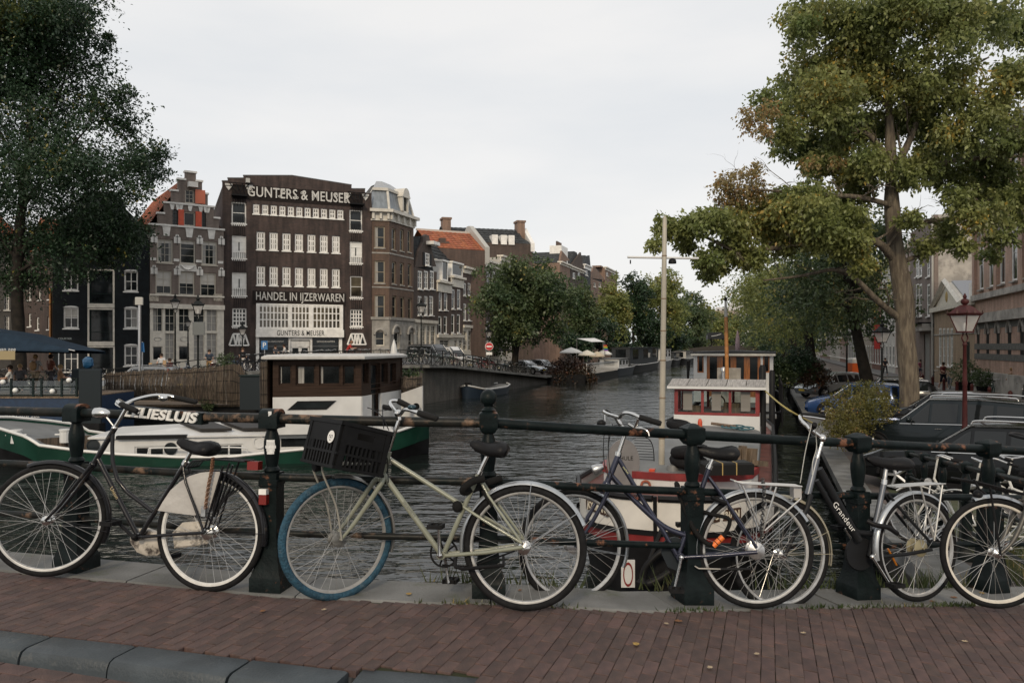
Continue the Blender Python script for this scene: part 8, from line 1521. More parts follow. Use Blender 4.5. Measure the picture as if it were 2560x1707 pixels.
def bike_grandeur():
 B = Bike('black and grey step-through bicycle with large white lettering on the thick frame tube',(*z4(1097,1030),5.3),(*z4(140,1075),5.06),5)
 f = B.fr; hub = B.front
 B.wheel(B.rear,yaw=21,fender=(-8,140),fmat=SILV,fw=0.05,hubr=0.05,hubm=mat('dull_brass_drum',(0.35,0.31,0.2),0.5,0.5))
 d,u,w = B.wheel(hub,fender=(85,195),fmat=mat('beige_fender',(0.3,0.27,0.2),0.5),fw=0.048)
 top = B.P(z4(335,660)); B.T(f,[z4(412,480),z4(690,980)],0.026,12); B.T(f,[z4(395,560),z4(560,850),z4(690,925),z4(800,935)],0.018,10)
 B.T(f,[z4(765,1090),z4(868,580)],0.017,12)
 for o in (.045,-.045): B.T(f,[(*z4(760,1095),o*.7),(*z4(1000,1068),o),(*z4(1160,1035),o*1.2)],0.012,8); B.T(f,[(*z4(875,650),o*.5),(*z4(980,790),o),(*z4(1150,985),o*1.2)],0.010,8)
 m = MB(); B.T(m,[z4(398,405),z4(335,660)],0.0215,12); B.part(m,'head_tube',GREYM)
 m = MB(); B.T(m,[z4(866,590),z4(800,905)],0.019,12); B.part(m,'seat_tube',GREYM)
 fk = MB()
 for o in (.055,-.055): fk.tube([top+w*o*.6,top.lerp(hub,.2)+w*o,hub+w*o],[0.017,0.015,0.011],8)
 B.part(fk,'fork',FR_DARK)
 m = MB(); B.T(m,[z4(438,275),z4(400,405)],0.0145,12); m.ball(B.P(z4(435,268)),0.028,10,8); m.tube([B.P(z4(435,268)),B.P(z4(350,205))],0.015,10); B.part(m,'stem',CHROME)
 m = MB(); c = B.P(z4(350,208))
 m.tube(spline([c,B.P(z4(320,205),.06),B.P(z4(285,188),.14),B.P(z4(245,170),.2)],5),0.0125,10)
 m.tube(spline([c,B.P(z4(372,185),-.06),B.P(z4(380,145),-.14),B.P(z4(405,115),-.2),B.P(z4(450,108),-.26)],5),0.0125,10); hb = B.part(m,'handlebar',CHROME)
 B.grips(hb,[((z4(455,102),-.26),(z4(622,112),-.26)),((z4(285,186),.14),(z4(238,168),.22))])
 m = MB(); m.tube([B.P(z4(450,112),-.24),B.P(z4(520,122),-.22),B.P(z4(585,135),-.2)],0.007,6); B.part(m,'brake_lever',CHROME,hb)
 m = MB(); cable(m,[B.P(z4(320,205),.1),B.P(z4(360,260),.05),B.P(z4(375,340),.03),B.P(z4(350,430),.03),B.P(z4(345,520),.03)]); cable(m,[B.P(z4(232,168),.2),B.P(z4(215,350),.16),B.P(z4(205,570),.12)]); B.part(m,'brake_cable',mat('white_cable',(0.45,0.45,0.42),0.5))
 B.saddle(z4(745,385),z4(1048,420),0.085); m = MB(); B.T(m,[z4(868,580),z4(890,430)],0.014,10); B.part(m,'seat_post',STEEL); m = MB(); B.T(m,[z4(872,555),z4(868,590)],0.021,10); B.part(m,'seat_clamp',CHROME)
 m = MB(); a = B.P(z4(725,1080),-.04); m.lathe([(.105,-.012),(.11,0),(.105,.012)],24,a,(0,1,0)); B.part(m,'chain_case',FR_DARK)
 B.crank(z4(745,1085),[(z4(850,1265),1),(z4(640,905),-1)])
 B.carrier([z4(905,605),z4(1080,590),z4(1250,580)],[(z4(1085,600),z4(1178,965)),(z4(1235,585),z4(1180,975)),(z4(1330,820),z4(1185,920))],mat('carrier_silver'),.06,.006,2)
 m = MB(); a = B.P(z4(880,1035),.02); b = B.P(z4(940,1150),.02); m.tube([a,a.lerp(b,.5),b],[.010,.013,.010],6,flat=.5); B.part(m,'spoke_reflector',mat('orange_lens',(0.6,0.2,0.02),0.3))
 B.lettering('Grandeur',z4(475,680),z4(665,945),.054,mat('letter_white'),.0275,1.1)
 B.done(FR_DARK)
 m = MB(); m.tube(spline([B.P(z4(700,835),.07),B.P(z4(740,860),.1),B.P(z4(820,875),.1),B.P(z4(900,920),.08),B.P(z4(880,860),-.06),B.P(z4(760,820),-.12)],5),0.016,8); o = tag(m.build('folding_lock',BLACK,smooth=50),'black chain lock round the seat tube of the white lettered bicycle','chain lock'); o.matrix_world = B.M
bike_grandeur()
GUN = mat('gunmetal_paint',(0.10,0.095,0.085),0.4,0.5,var=0.2,vscale=8,dirt=(0.2,0.15,0.1),dscale=14,dpos=(0.6,0.78))
def bike_gun():
 hx =(z4(1645,1068)); r = at(*hx,5.15)+Vector((1.10,-0.04,0)); ru,rv = pixel(r)
 B = Bike('gunmetal bicycle with a black front rack, reaching out of the picture edge',(ru,rv,r.y),(*hx,5.15),5); f = B.fr; hub = B.front
 B.wheel(B.rear,fender=(0,160),fmat=SILV); d,u,w = B.wheel(hub,rim=mat('rim_cream',(0.6,0.56,0.49),0.4,var=.1,vscale=20),fender=(70,160),fmat=SILV,hubm=CHROME)
 top = B.P(z4(1850,700)); f.tube([top,top+Vector((-.05,0,.17))],.019,10); bb = B.rear+Vector((.45,0,-.05)); f.tube([top+Vector((-.02,0,.05)),bb],.016,10); st_ = bb+Vector((-.17,0,.5)); f.tube([bb,st_],.015,10); f.tube([top+Vector((-.045,0,.15)),bb.lerp(st_,.6)],.014,10)
 for o in (.05,-.05): f.tube([bb,B.rear+Vector((0,o,0))],.010,8); f.tube([st_,B.rear+Vector((0,o,0))],.008,8)
 fk = MB()
 for o in (.055,-.055): fk.tube(spline([top+w*o*.6,top.lerp(hub,.3)+w*o-d*.02,top.lerp(hub,.75)+w*o-d*.035,hub+w*o],5),[.0165]*6+[.015]*5+[.010]*5,10)
 B.part(fk,'fork',GUN); rk = MB(); y = Vector((0,1,0))
 q =[B.P(z4(*p)) for p in ((1425,555),(1600,600),(1790,650))]
 rk.tube([p+y*.15 for p in q]+[p-y*.15 for p in q[::-1]],.007,6,closed=True )
 for o in (-.07,0,.07): rk.tube([p+y*o for p in q],.006,6)
 for o in (.07,-.07): rk.tube([q[1]+y*o+Vector((.03,0,0)),hub+y*o*.9],.007,6)
 rk.tube([B.P(z4(1410,540),.15),B.P(z4(1440,600),.15),B.P(z4(1490,640),.15)],.007,6); B.part(rk,'front_rack',BLACK)
 m = MB(); a = B.P(z4(1525,660)); m.ball(a,.03,12,8); B.part(m,'headlamp',BLACK)
 m = MB(); t2 = top+Vector((-.05,0,.17)); m.tube([t2,t2+Vector((-.045,0,.2))],.0125,10); c = t2+Vector((-.045,0,.22)); m.ball(c,.02,8,6); B.part(m,'stem',CHROME)
 m = MB()
 for sd in (-1,1): m.tube(spline([c,c+Vector((.03,.1*sd,.01)),c+Vector((.05,.2*sd,.03)),c+Vector((-.03,.26*sd,.03)),c+Vector((-.12,.28*sd,.0))],5),.0115,8)
 hb = B.part(m,'handlebar',BLACK); B.saddle(pixel(B.M@(st_+Vector((.1,0,.17)))),pixel(B.M@(st_+Vector((-.18,0,.18))))); m = MB(); m.tube([st_,st_+Vector((-.03,0,.12))],.0125,8); B.part(m,'seat_post',CHROME); B.done(GUN)
bike_gun()

# cars, bicycles, street furniture, people
def skin(name,m,par,verts,edges,rad,sub=1):
 me = bpy.data.meshes.new(name); me.from_pydata(verts,edges,[]); o = link(name,me,par); me.materials.append(m); o.modifiers.new('skin','SKIN'); L = me.skin_vertices[0].data
 for i,r in enumerate(rad): L[i].radius = r if isinstance(r,tuple) else (r,r)
 L[0].use_root = True ; o.modifiers.new('smooth','SUBSURF').levels = sub; o.modifiers['smooth'].render_levels = sub; o.modifiers['skin'].use_smooth_shade = True ; return o
SKINM = mat('skin',(.42,.26,.19),.6)
def person(label,p,rz,top,legs,hair=(.03,.02,.015),stride=.25,arms=(.1,.1),bare=0,sit=0,lean=0,extra=None ,h=1.72):
 """joints of a figure facing local -y; arms = forward reach of each hand, bare = bare lower legs, sit = seated"""
 t = thing('person',label,'person',p,rz); k = h/1.72; V = lambda x,y,z:(x*k,y*k,z*k); hz = .92 if not sit else .48; ly = -lean
 hip = V(0,0,hz); ch = V(0,ly*.6,hz+.42); nk = V(0,ly*.9,hz+.55); hd = V(0,ly-.03,hz+.66); ht = V(0,ly-.03,hz+.77); sh =[V(s*.18,ly*.75,hz+.48) for s in (-1,1)]; el =[V(s*.24,ly*.6-.05-a*.35,hz+.22) for s,a in zip((-1,1),arms)]; ha =[V(s*.21,ly*.5-.1-a*1.0,hz+.02+a*.7) for s,a in zip((-1,1),arms)]
 hp =[V(s*.09,0,hz-.02) for s in (-1,1)]
 if sit: kn =[V(s*.11,-.42,.48) for s in (-1,1)]; an =[V(s*.11,-.44,.08) for s in (-1,1)]
 else : kn =[V(s*.1,-.03-s*stride*.5,.48) for s in (-1,1)]; an =[V(s*.1,-s*stride+.04,.07) for s in (-1,1)]
 to =[(a[0],a[1]-.14*k,.035) for a in an]; vs =[hip,ch,nk,hd,ht]+sh+el+ha+hp+kn+an+to; ed =[(0,1),(1,2),(2,3),(3,4),(1,5),(1,6),(5,7),(6,8),(7,9),(8,10),(0,11),(0,12),(11,13),(12,14),(13,15),(14,16),(15,17),(16,18)]
 rad =[(.13*k,.09*k),(.14*k,.1*k),.055*k,.085*k,.075*k]+[.055*k]*2+[.042*k]*2+[.034*k]*2+[.08*k]*2+[.055*k]*2+[.04*k]*2+[.035*k]*2
 skin('body',SKINM,t,vs,ed,rad)
 skin('shirt',mat('cloth_%.2f_%.2f_%.2f'%top,top,.85,var=.2,vscale=8),t,[hip,ch,V(0,ly*.8,hz+.5)]+sh+[Vector(a).lerp(Vector(b),.8) for a,b in zip(sh,el)],[(0,1),(1,2),(1,3),(1,4),(3,5),(4,6)],[(.155*k,.115*k),(.165*k,.12*k),.075*k,.075*k,.075*k,.058*k,.058*k])
 e =[Vector(a).lerp(Vector(b),.1 if bare else .85) for a,b in zip(kn,an)]; skin('trousers',mat('cloth_%.2f_%.2f_%.2f'%legs,legs,.85,var=.2,vscale=8),t,[V(0,0,hz+.03),*hp,*kn,*e],[(0,1),(0,2),(1,3),(2,4),(3,5),(4,6)],[(.15*k,.11*k),.095*k,.095*k,.07*k,.07*k,.058*k,.058*k])
 m = MB(); c = Vector(hd); m.ball(c+Vector((0,.015,.045))*k,.112*k,10,8,(.92,1,1)); m.v =[q for q in m.v]; m.build('hair',mat('hair_%.2f'%hair[0],hair,.7),t,smooth=60)
 m = MB(); m.ball(c+Vector((0,-.1,.01))*k,.02*k,6,4); [m.ball(c+Vector((s*.085,-.01,.01))*k,.022*k,6,4) for s in (-1,1)]; m.build('face',SKINM,t,smooth=60)
 m = MB(); [m.ball(Vector(a)+Vector((0,-.06,-.03)),.055,8,5,(.8,1.9,.7)) for a in an]; m.build('shoes',BLACK if not bare else WHITE,t,smooth=60)
 if extra: extra(t,k,hz)
 return t
def bag(c,nm='backpack'): return lambda t,k,hz: MB().ball((.0,.17,hz+.3),.16,10,8,(1,.7,1.35)).build(nm,mat('bag_%.2f'%c[0],c,.8),t,smooth=60)
def people():
 z = -1.42; P = lambda u,v: onz(u,v,zr(50)+.08)
 person('man in a dark red T-shirt and dark shorts walking along the footpath',P(2358,972),.3,(.13,.025,.025),(.02,.02,.03),arms=(.25,.25),bare=1,h=1.8)
 person('woman in a pink top and blue trousers beside the thick trunk',P(2301,948),.2,(.30,.07,.12),(.04,.07,.16)); person('person in a white hat walking next to the woman in pink',P(2294,944),.4,(.05,.05,.06),(.04,.05,.1),hair=(.6,.58,.55))
 person('long haired woman in light trousers with a black backpack beside the brick facade',P(2530,997),PI+.4,(.30,.21,.14),(.50,.46,.40),hair=(.25,.15,.06),extra=bag((.015,.015,.016))); person('person in dark clothes among the parked bicycles down the street',P(2213,938),0,(.03,.03,.035),(.03,.03,.04))
 zd = at(100,995,33).z+.05; T = lambda u,Y: Vector(((u-U0)/F*Y,Y,zd))
 person('man in a pale shirt and red cap with a tan bag on the terrace',T(88,35.6),PI,(.36,.37,.37),(.32,.25,.17),hair=(.25,.06,.05),bare=1,extra=bag((.33,.2,.1),'shoulder_bag')); person('person in a white shirt seated at the edge of the terrace',T(26,34.4),-1.2,(.62,.62,.6),(.05,.05,.07),sit=1,arms=(.3,.3)); person('person in a rusty red jacket on the terrace behind the railing',T(126,36.2),2.6,(.16,.05,.03),(.06,.06,.07)); person('person in a brown jumper at a terrace table',T(150,35.4),2.2,(.22,.13,.07),(.2,.17,.13),sit=1,arms=(.3,.2),hair=(.3,.2,.09)); person('grey haired guest seated between the terrace tables',T(50,36.4),.5,(.1,.1,.11),(.05,.05,.06),sit=1,hair=(.3,.3,.29))
 G = lambda u,Y:(lambda x:Vector((x,Y,zl(x,Y))))((u-U0)/F*Y)
 person('woman in a black jacket and white trousers among the bicycles before the warehouse',G(607,55),.4,(.02,.02,.022),(.60,.58,.55),hair=(.05,.03,.02)); person('person in a grey top and long pale skirt walking past the shop door',G(688,57),1.2,(.06,.06,.065),(.48,.40,.38),arms=(.1,.2)); person('person in a white jacket over black walking past the shop front',G(714,58),-1.2,(.60,.59,.57),(.02,.02,.02),lean=.1); person('person in a bright red jacket bending over the bicycles',G(866,56),1.57,(.42,.03,.025),(.03,.03,.04),lean=.35,arms=(.4,.4),hair=(.2,.1,.05)); person('person in a dark red shirt sitting under the lanterns',G(425,47.5),-.6,(.10,.025,.025),(.03,.03,.03),sit=1,arms=(.25,.2)); person('person in white near the wooden planks',G(404,50),0,(.55,.56,.58),(.05,.06,.1)); person('person in blue by the lantern post',G(523,52),.5,(.03,.045,.07),(.3,.18,.08))
people()
def lantern(label,p,top,m,arm=1.0,name='street_lantern'):
 """crowned four sided lantern on a baluster pole; top = height of the crown's tip above the foot"""
 t = thing(name,label,'street lamp',p,.4,'crowned street lanterns'); k = arm; zg = top-.95*k; m_ = MB(); m_.lathe([(.13,0),(.14,.1),(.11,.5),(.085,.6),(.07,.9),(.085,.95),(.06,1.05),(.05,zg-1.3),(.065,zg-1.25),(.05,zg-1.15),(.04,zg-.35),(.06,zg-.32),(.035,zg-.25)],12)
 for s in (-1,1): m_.tube(spline([(0,0,zg-.3),(s*.11*k,0,zg-.16),(s*.06*k,0,zg-.06),(s*.1*k,0,zg)],3),.018*k,5)
 m_.build('pole',m,t,smooth=40); a,b,h = .12*k,.24*k,.42*k; m_ = MB(); C =[(-1,-1),(1,-1),(1,1),(-1,1)]
 for x,y in C: m_.tube([(x*a,y*a,zg),(x*b,y*b,zg+h)],.014*k,5)
 m_.sq([(a+.02*k,zg-.03*k),(a+.02*k,zg+.01*k)]); m_.sq([(b+.02*k,zg+h-.02*k),(b+.05*k,zg+h+.03*k),(b+.01*k,zg+h+.04*k),(.12*k,zg+h+.2*k),(.06*k,zg+h+.24*k)]); m_.ball((0,0,zg+h+.32*k),.1*k,10,6,(1,1,.85)); m_.lathe([(.03*k,zg+h+.4*k),(.05*k,zg+h+.44*k),(.01*k,zg+.95*k)],6)
 for i in range(4):
  for q in (-1,0,1): x,y =((q,-1),(1,q),(q,1),(-1,q))[i]; m_.lathe([(.035*k,zg+h+.03*k),(.005,zg+h+(.13 if q==0 else .11)*k)],4,(x*(b+.03*k),y*(b+.03*k),0))
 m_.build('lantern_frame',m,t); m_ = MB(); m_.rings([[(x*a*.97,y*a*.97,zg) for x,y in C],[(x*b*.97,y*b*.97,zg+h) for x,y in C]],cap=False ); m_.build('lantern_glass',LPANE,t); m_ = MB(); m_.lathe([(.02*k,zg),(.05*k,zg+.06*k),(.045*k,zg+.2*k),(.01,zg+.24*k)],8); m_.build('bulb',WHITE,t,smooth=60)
LPANE = mat('lantern_pane',(.62,.60,.58),.25); LPANE.node_tree.nodes['Principled BSDF'].inputs['Alpha'].default_value = .42  # whitish base colour stands in for the sky reflected in the glass
LREDM = mat('lamp_dark_red',(.055,.016,.016),.4,var=.2,vscale=10); LDARK = mat('lamp_dark',(.016,.018,.018),.45)
def furniture():
 def L(lb,u,Y,vt,z,m=LDARK,k=1.0): x =(u-U0)/F*Y; zt = EYE-(vt-V0)/F*Y; lantern(lb,(x,Y,z),zt-z,m,k)
 L('dark red crowned lantern between the two black estate cars',2412,19.4,733,-1.5,LREDM,.98); L('dark lantern beside the leaning dark trunk',2205,36,800,-1.5,LDARK,1.05); L('slim lantern next to the silver hatchback',2117,47,822,-1.5,LDARK,.7); L('taller lantern before the stepped gable house',438,52,733,-.4,LDARK,1.05); L('large dark lantern with a notice board before the stepped gable house',495,44.5,736,-.9,LDARK,1.15); L('small lantern between the two taller ones',470,55,790,-.3,LDARK,.75); L('lantern in front of the white shop bay',606,56,803,0,LDARK,1.0); L('lantern at the quay corner before the brown gable house',1053,58,745,.1,LDARK,1.1); L('far lantern above the no entry sign',1222,74,815,-1.2,LDARK,1.0)
 def sign(name,lb,u,v,Y,zb_,bits,cat='sign'):
  p = at(u,v,Y); t = thing(name,lb,cat,(p.x,p.y,zb_)); MB().tube([(0,.05,0),(0,.05,p.z-zb_+.3)],.035,8).build('sign_post',STEEL,t)
  for n,pts,m,y in bits: MB().prism([(x,z+p.z-zb_) for x,z in pts],-.02-y,.0-y).build(n,m,t)
  return t,p.z-zb_
 disc = lambda r,c = 0:[(math.cos(a)*r,math.sin(a)*r+c) for a in [2*PI*i/20 for i in range(20)]]; bxp = lambda x0,x1,z0,z1:[(x0,z0),(x1,z0),(x1,z1),(x0,z1)]; SB = mat('sign_blue',(.03,.14,.34),.4); SR = mat('sign_red',(.45,.025,.03),.4)
 sign('no_entry_sign','round red no entry sign with white bar on the far quay',1223,866,68,-1.0,(('sign_rim',disc(.35),WHITE,0),('sign_disc',disc(.32),SR,.02),('white_bar',bxp(-.22,.22,-.06,.06),WHITE,.04),('under_plate',bxp(-.25,.25,-.72,-.48),WHITE,0)))
 t,h = sign('parking_sign','blue parking sign before the shop window',661,863,55,0,(('sign_plate',bxp(-.22,.22,-.3,.3),SB,0),)); text('lettering','P',.5,WHITE,t,frame((0,-.03,h),(1,0,0),(0,0,1)),.003)
 sign('parking_restriction_sign','round sign with red rim on the black house corner',146,862,50,-1.0,(('sign_rim',disc(.32),SR,0),('sign_face',disc(.24),WHITE,.02)))
 t,h = sign('direction_sign','small tilted blue sign by the grey camera pole',355,868,42,-.9,(('sign_plate',[(-.12,-.22),(.14,-.26),(.1,.24),(-.16,.28)],SB,0),)); p = at(349,755,41.8); t = thing('camera_pole','grey pole with a camera box on top in front of the black house','pole',(p.x,p.y,-1.0)); MB().tube([(0,0,0),(0,0,p.z+1)],.075,10).build('pole',STEEL,t); m = MB(); m.cbox(-.2,.16,-.14,.14,p.z+.85,p.z+1.25,.03); m.build('camera_box',mat('grey_paint'),t,rot=(0,.0,.3)); MB().box(-.3,-.2,-.1,.1,p.z+.8,p.z+1.1).build('camera_shade',IRON,t)
 p = at(497,821,44.3); t = thing('notice_board','grey notice board fixed to the large dark lantern','board',p); MB().cbox(-.34,.34,-.03,.03,-.36,.36,.01).build('board',mat('grey_green_board',(.12,.13,.13),.6),t)
 p = at(398,893,47); t = thing('wooden_planks','three pale wooden planks leaning near the silver car','planks',(p.x,p.y,-.6)); [MB().box(x-.09,x+.09,-.03,.03,0,h).build('plank',mat('pale_pine',(.42,.28,.16),.8,var=.2,vscale=3),t,rot=(0,a,0)) for x,h,a in ((-.35,1.15,-.15),(-.12,.95,-.1),(.28,1.25,.03))]
 p = at(220,906,40); t = thing('blue_bag','blue plastic bag on a dark container behind the terrace','bag',p); m = MB(); m.ball((0,0,0),.3,9,6,(1,.7,1)); m.v =[(x+random.uniform(-.04,.04),y,z+random.uniform(-.05,.05)) for x,y,z in m.v]; m.build('bag',mat('blue_plastic',(.012,.07,.16),.4),t); MB().cbox(-.6,.5,-.4,.4,-1.9,-.3,.04).build('stand',mat('anthracite'),t)
 b0 = None
 for i in range(9):
  p = st(38+i*3.6,10.5,zr(50)); lb = 'first and nearest dark red bollard in the row along the footpath'
  if b0 is None : b0 = thing('bollard',lb,'bollard',p,0,'dark red bollards along the footpath'); MB().lathe([(.12,0),(.12,.12),(.095,.15),(.085,.75),(.1,.78),(.1,.84),(.06,.92),(.015,.95)],10).build('post',LREDM,b0,smooth=40)
  else : dup(b0,p,0,('','second','third','fourth','fifth','sixth','seventh','eighth','last')[i]+' dark red bollard in the row along the footpath')
 for u,v,Y,k,lb in ((2456,983,47,1.0,'round shrub in a dark pot by the brick facade'),(2412,985,48.5,1.35,'larger shrub in a dark pot beside the pediment building')):
  p = at(u,v,Y); t = thing('potted_shrub',lb,'plant',(p.x,p.y,-1.4)); MB().lathe([(.24*k,0),(.34*k,.5*k),(.36*k,.52*k),(.3*k,.5*k)],12).build('pot',IRON,t); leaf_mesh('foliage',[(Vector((0,0,1.0*k)),(.55*k,.55*k,.5*k))],120,8,.13,LM['mid'],t,seed=u)
 q = thing('street_railing','thin dark railing along the edge of the far quay','railing',st(48,-21.7)); o = q.location; path =[(74-2*i,-21.75) for i in range(14)]+[(47.2,-26),(44,-28),(41,-30.3),(38.5,-34),(37,-36.4),(36.4,-40),(35.8,-46),(35,-54)]; pp =[st(s,t_,zl(*st(s,t_).xy))-o for s,t_ in path]; pm = MB().tube([(0,0,0),(0,0,1.05)],.045,6)
 base = pm.build('post',LDARK,q,loc=pp[0]); [link('post',base.data,q,x) for x in pp[1:]]
 for h in (1.0,.55): MB().tube([x+Vector((0,0,h)) for x in pp],.028,5).build('rail',LDARK,q)
 t = thing('delivery_cart','orange delivery cart with a white lid behind the leaning dark trunk','cart',at(2143,945,56)); m = MB(); m.cbox(-.55,.55,-.5,.5,.3,1.05,.04); m.build('cart_body',mat('delivery_orange',(.55,.10,.02),.4),t); MB().cbox(-.55,.55,-.5,.5,1.06,1.42,.12).build('cart_lid',BWHITE,t); [MB().lathe([(.22,-.05),(.22,.05)],12,(x,-.52,.22),(0,1,0)).build('wheel',RUBBER,t) for x in (-.35,.35)]
 t = thing('red_banner','red banner on a house front behind the leaning dark trunk','banner',at(2193,830,80)); MB().box(-.3,.3,-.03,.03,-1.7,1.7).build('banner',mat('banner_red',(.25,.02,.02),.8),t)
furniture()
def simple_bike(m,wm):
 b = MB(); d,u = Vector((1,0,0)),Vector((0,0,1))
 for x in (-.54,.54): b.torus((x,0,.35),d,u,.325,.02,26,6,mi=1); b.torus((x,0,.35),d,u,.30,.010,26,4,mi=2); [b.tube([(x,0,.35),(x+math.cos(a)*.3,0,.35+math.sin(a)*.3)],.003,3,mi=2,cap=False ) for a in [PI*i/8 for i in range(16)]]; b.torus((x,0,.35),d,u,.362,.012,14,4,.3 if x<0 else .9,2.9,flat=2)
 T = lambda r,*p: b.tube(p,r,6)
 T(.016,(.36,0,.82),(.08,0,.3)); T(.016,(.33,0,.7),(-.1,0,.62)); T(.015,(.04,0,.3),(-.16,0,.82)); T(.012,(.06,0,.3),(-.54,.05,.35)); T(.01,(-.12,0,.7),(-.54,.05,.35)); T(.014,(.33,0,.68),(.4,0,.62),(.54,.0,.35)); T(.012,(.36,0,.8),(.32,0,1.06)); b.tube(spline([(.16,-.3,1.06),(.3,-.26,1.1),(.33,0,1.06),(.3,.26,1.1),(.16,.3,1.06)],3),.012,6,mi=2)
 b.tube([(.17,-.3,1.06),(.06,-.31,1.04)],.017,6,mi=1); b.tube([(.17,.3,1.06),(.06,.31,1.04)],.017,6,mi=1); T(.012,(-.16,0,.8),(-.19,0,.95)); b.rings([[(-.19+x,y*w,.97+z) for x,y,z in ((0,-.1,0),(0,.1,0),(0,.08,.05),(0,-.08,.05))] for x,w in ((0,0)[:0] or [],)] if 0 else [[(-.34+k,-w,.965),(-.34+k,w,.965),(-.34+k,w*.7,1.0),(-.34+k,-w*.7,1.0)] for k,w in ((0,.07),(.08,.085),(.17,.04),(.27,.015))],mi=1)
 b.tube([(-.25,-.06,.74),(-.75,-.06,.74),(-.75,.06,.74),(-.25,.06,.74)],.008,5,closed=True ); T(.007,(-.6,.05,.74),(-.54,.05,.35)); T(.02,(-.54,-.05,.35),(-.54,.05,.35)); T(.06,(.05,-.03,.3),(.05,-.045,.3)); T(.012,(.05,.06,.3),(-.06,.07,.17)); b.tube([(.42,-.06,.78),(.42,.06,.78)],.04,8,mi=2)
 me = b.build('bicycle',[m,wm,STEEL]); return me
def parked():
 B =[simple_bike(mat('bike_'+n,c,.35),RUBBER) for n,c in (('black',(.014,.014,.015)),('green',(.02,.045,.035)),('red',(.16,.02,.02)),('blue',(.03,.06,.12)),('cream',(.5,.48,.42)))]
 rn = random.Random(8); used = set(); spots =[]
 for i in range(34): s = 48.5+i*.78; spots.append((s,-22.5-rn.random()*.7,ang(RD)+rn.uniform(-.4,.4)+(i%2)*PI,('at the quay corner','below the two parked vans','beside the round crowned tree')[i//12]))
 for i in range(30): k = i/30; s,t_ = lerp(47.6,37.2,k),lerp(-23.5,-36.5,k); spots.append((s+1.2+rn.random()*1.6,t_-.5,rn.uniform(0,6.28),('across from the warehouse door','across from the stepped gable house')[i//15]))
 for i in range(12): spots.append((37.4+rn.random()*3,-38-i*.9,rn.uniform(0,6.28),'on the square before the black house'))
 for i in range(16): spots.append((50+rn.random()*2.5,-24-i*.75,ang(RD)+rn.uniform(-.5,.5),'in the row before the shop window'))
 for s,t_,a,zn in spots:
  k = rn.choice((0,0,0,0,1,1,2,3,4)); p = st(s,t_); p.z = zl(p.x,p.y); o = B[k] if k not in used else B[k].copy()
  if k in used: COL.objects.link(o)
  used.add(k); o.location = p; o.rotation_euler =(rn.uniform(-.12,.12),0,a); tag(o,('black','dark green','red','blue','cream')[k]+' bicycle parked on the far quay '+zn,'bicycle','bicycles parked on the far quay')
 WB = simple_bike(mat('white_bike',(.55,.54,.5),.35),RUBBER)
 for i,(u,v,Y,a,lb) in enumerate(((2420,1110,9.4,2.6,'white bicycle parked behind the low quay railing'),(2520,1125,8.6,2.2,'silver white bicycle next to the white one behind the quay railing'),(2575,1118,9.6,1.9,'white bicycle half outside the picture behind the quay railing'))):
  p = at(u,v,Y); o = WB if i==0 else WB.copy(); (i and COL.objects.link(o)); o.location =(p.x,p.y,zr(CD.x*p.x+CD.y*p.y)); o.rotation_euler =(.1,0,a); tag(o,lb,'bicycle','white bicycles behind the quay railing')
 for i in range(6): p = st(44+i*5.5,11.6); o = B[(0,1,0,3,0,2)[i]].copy(); COL.objects.link(o); o.location =(p.x,p.y,-1.4); o.rotation_euler =(.1,0,ang(CD)+rn.uniform(-.3,.3)); tag(o,('black','dark green','black','blue','black','red')[i]+' bicycle leaning at the facades on the footpath','bicycle','bicycles by the facades')
parked()
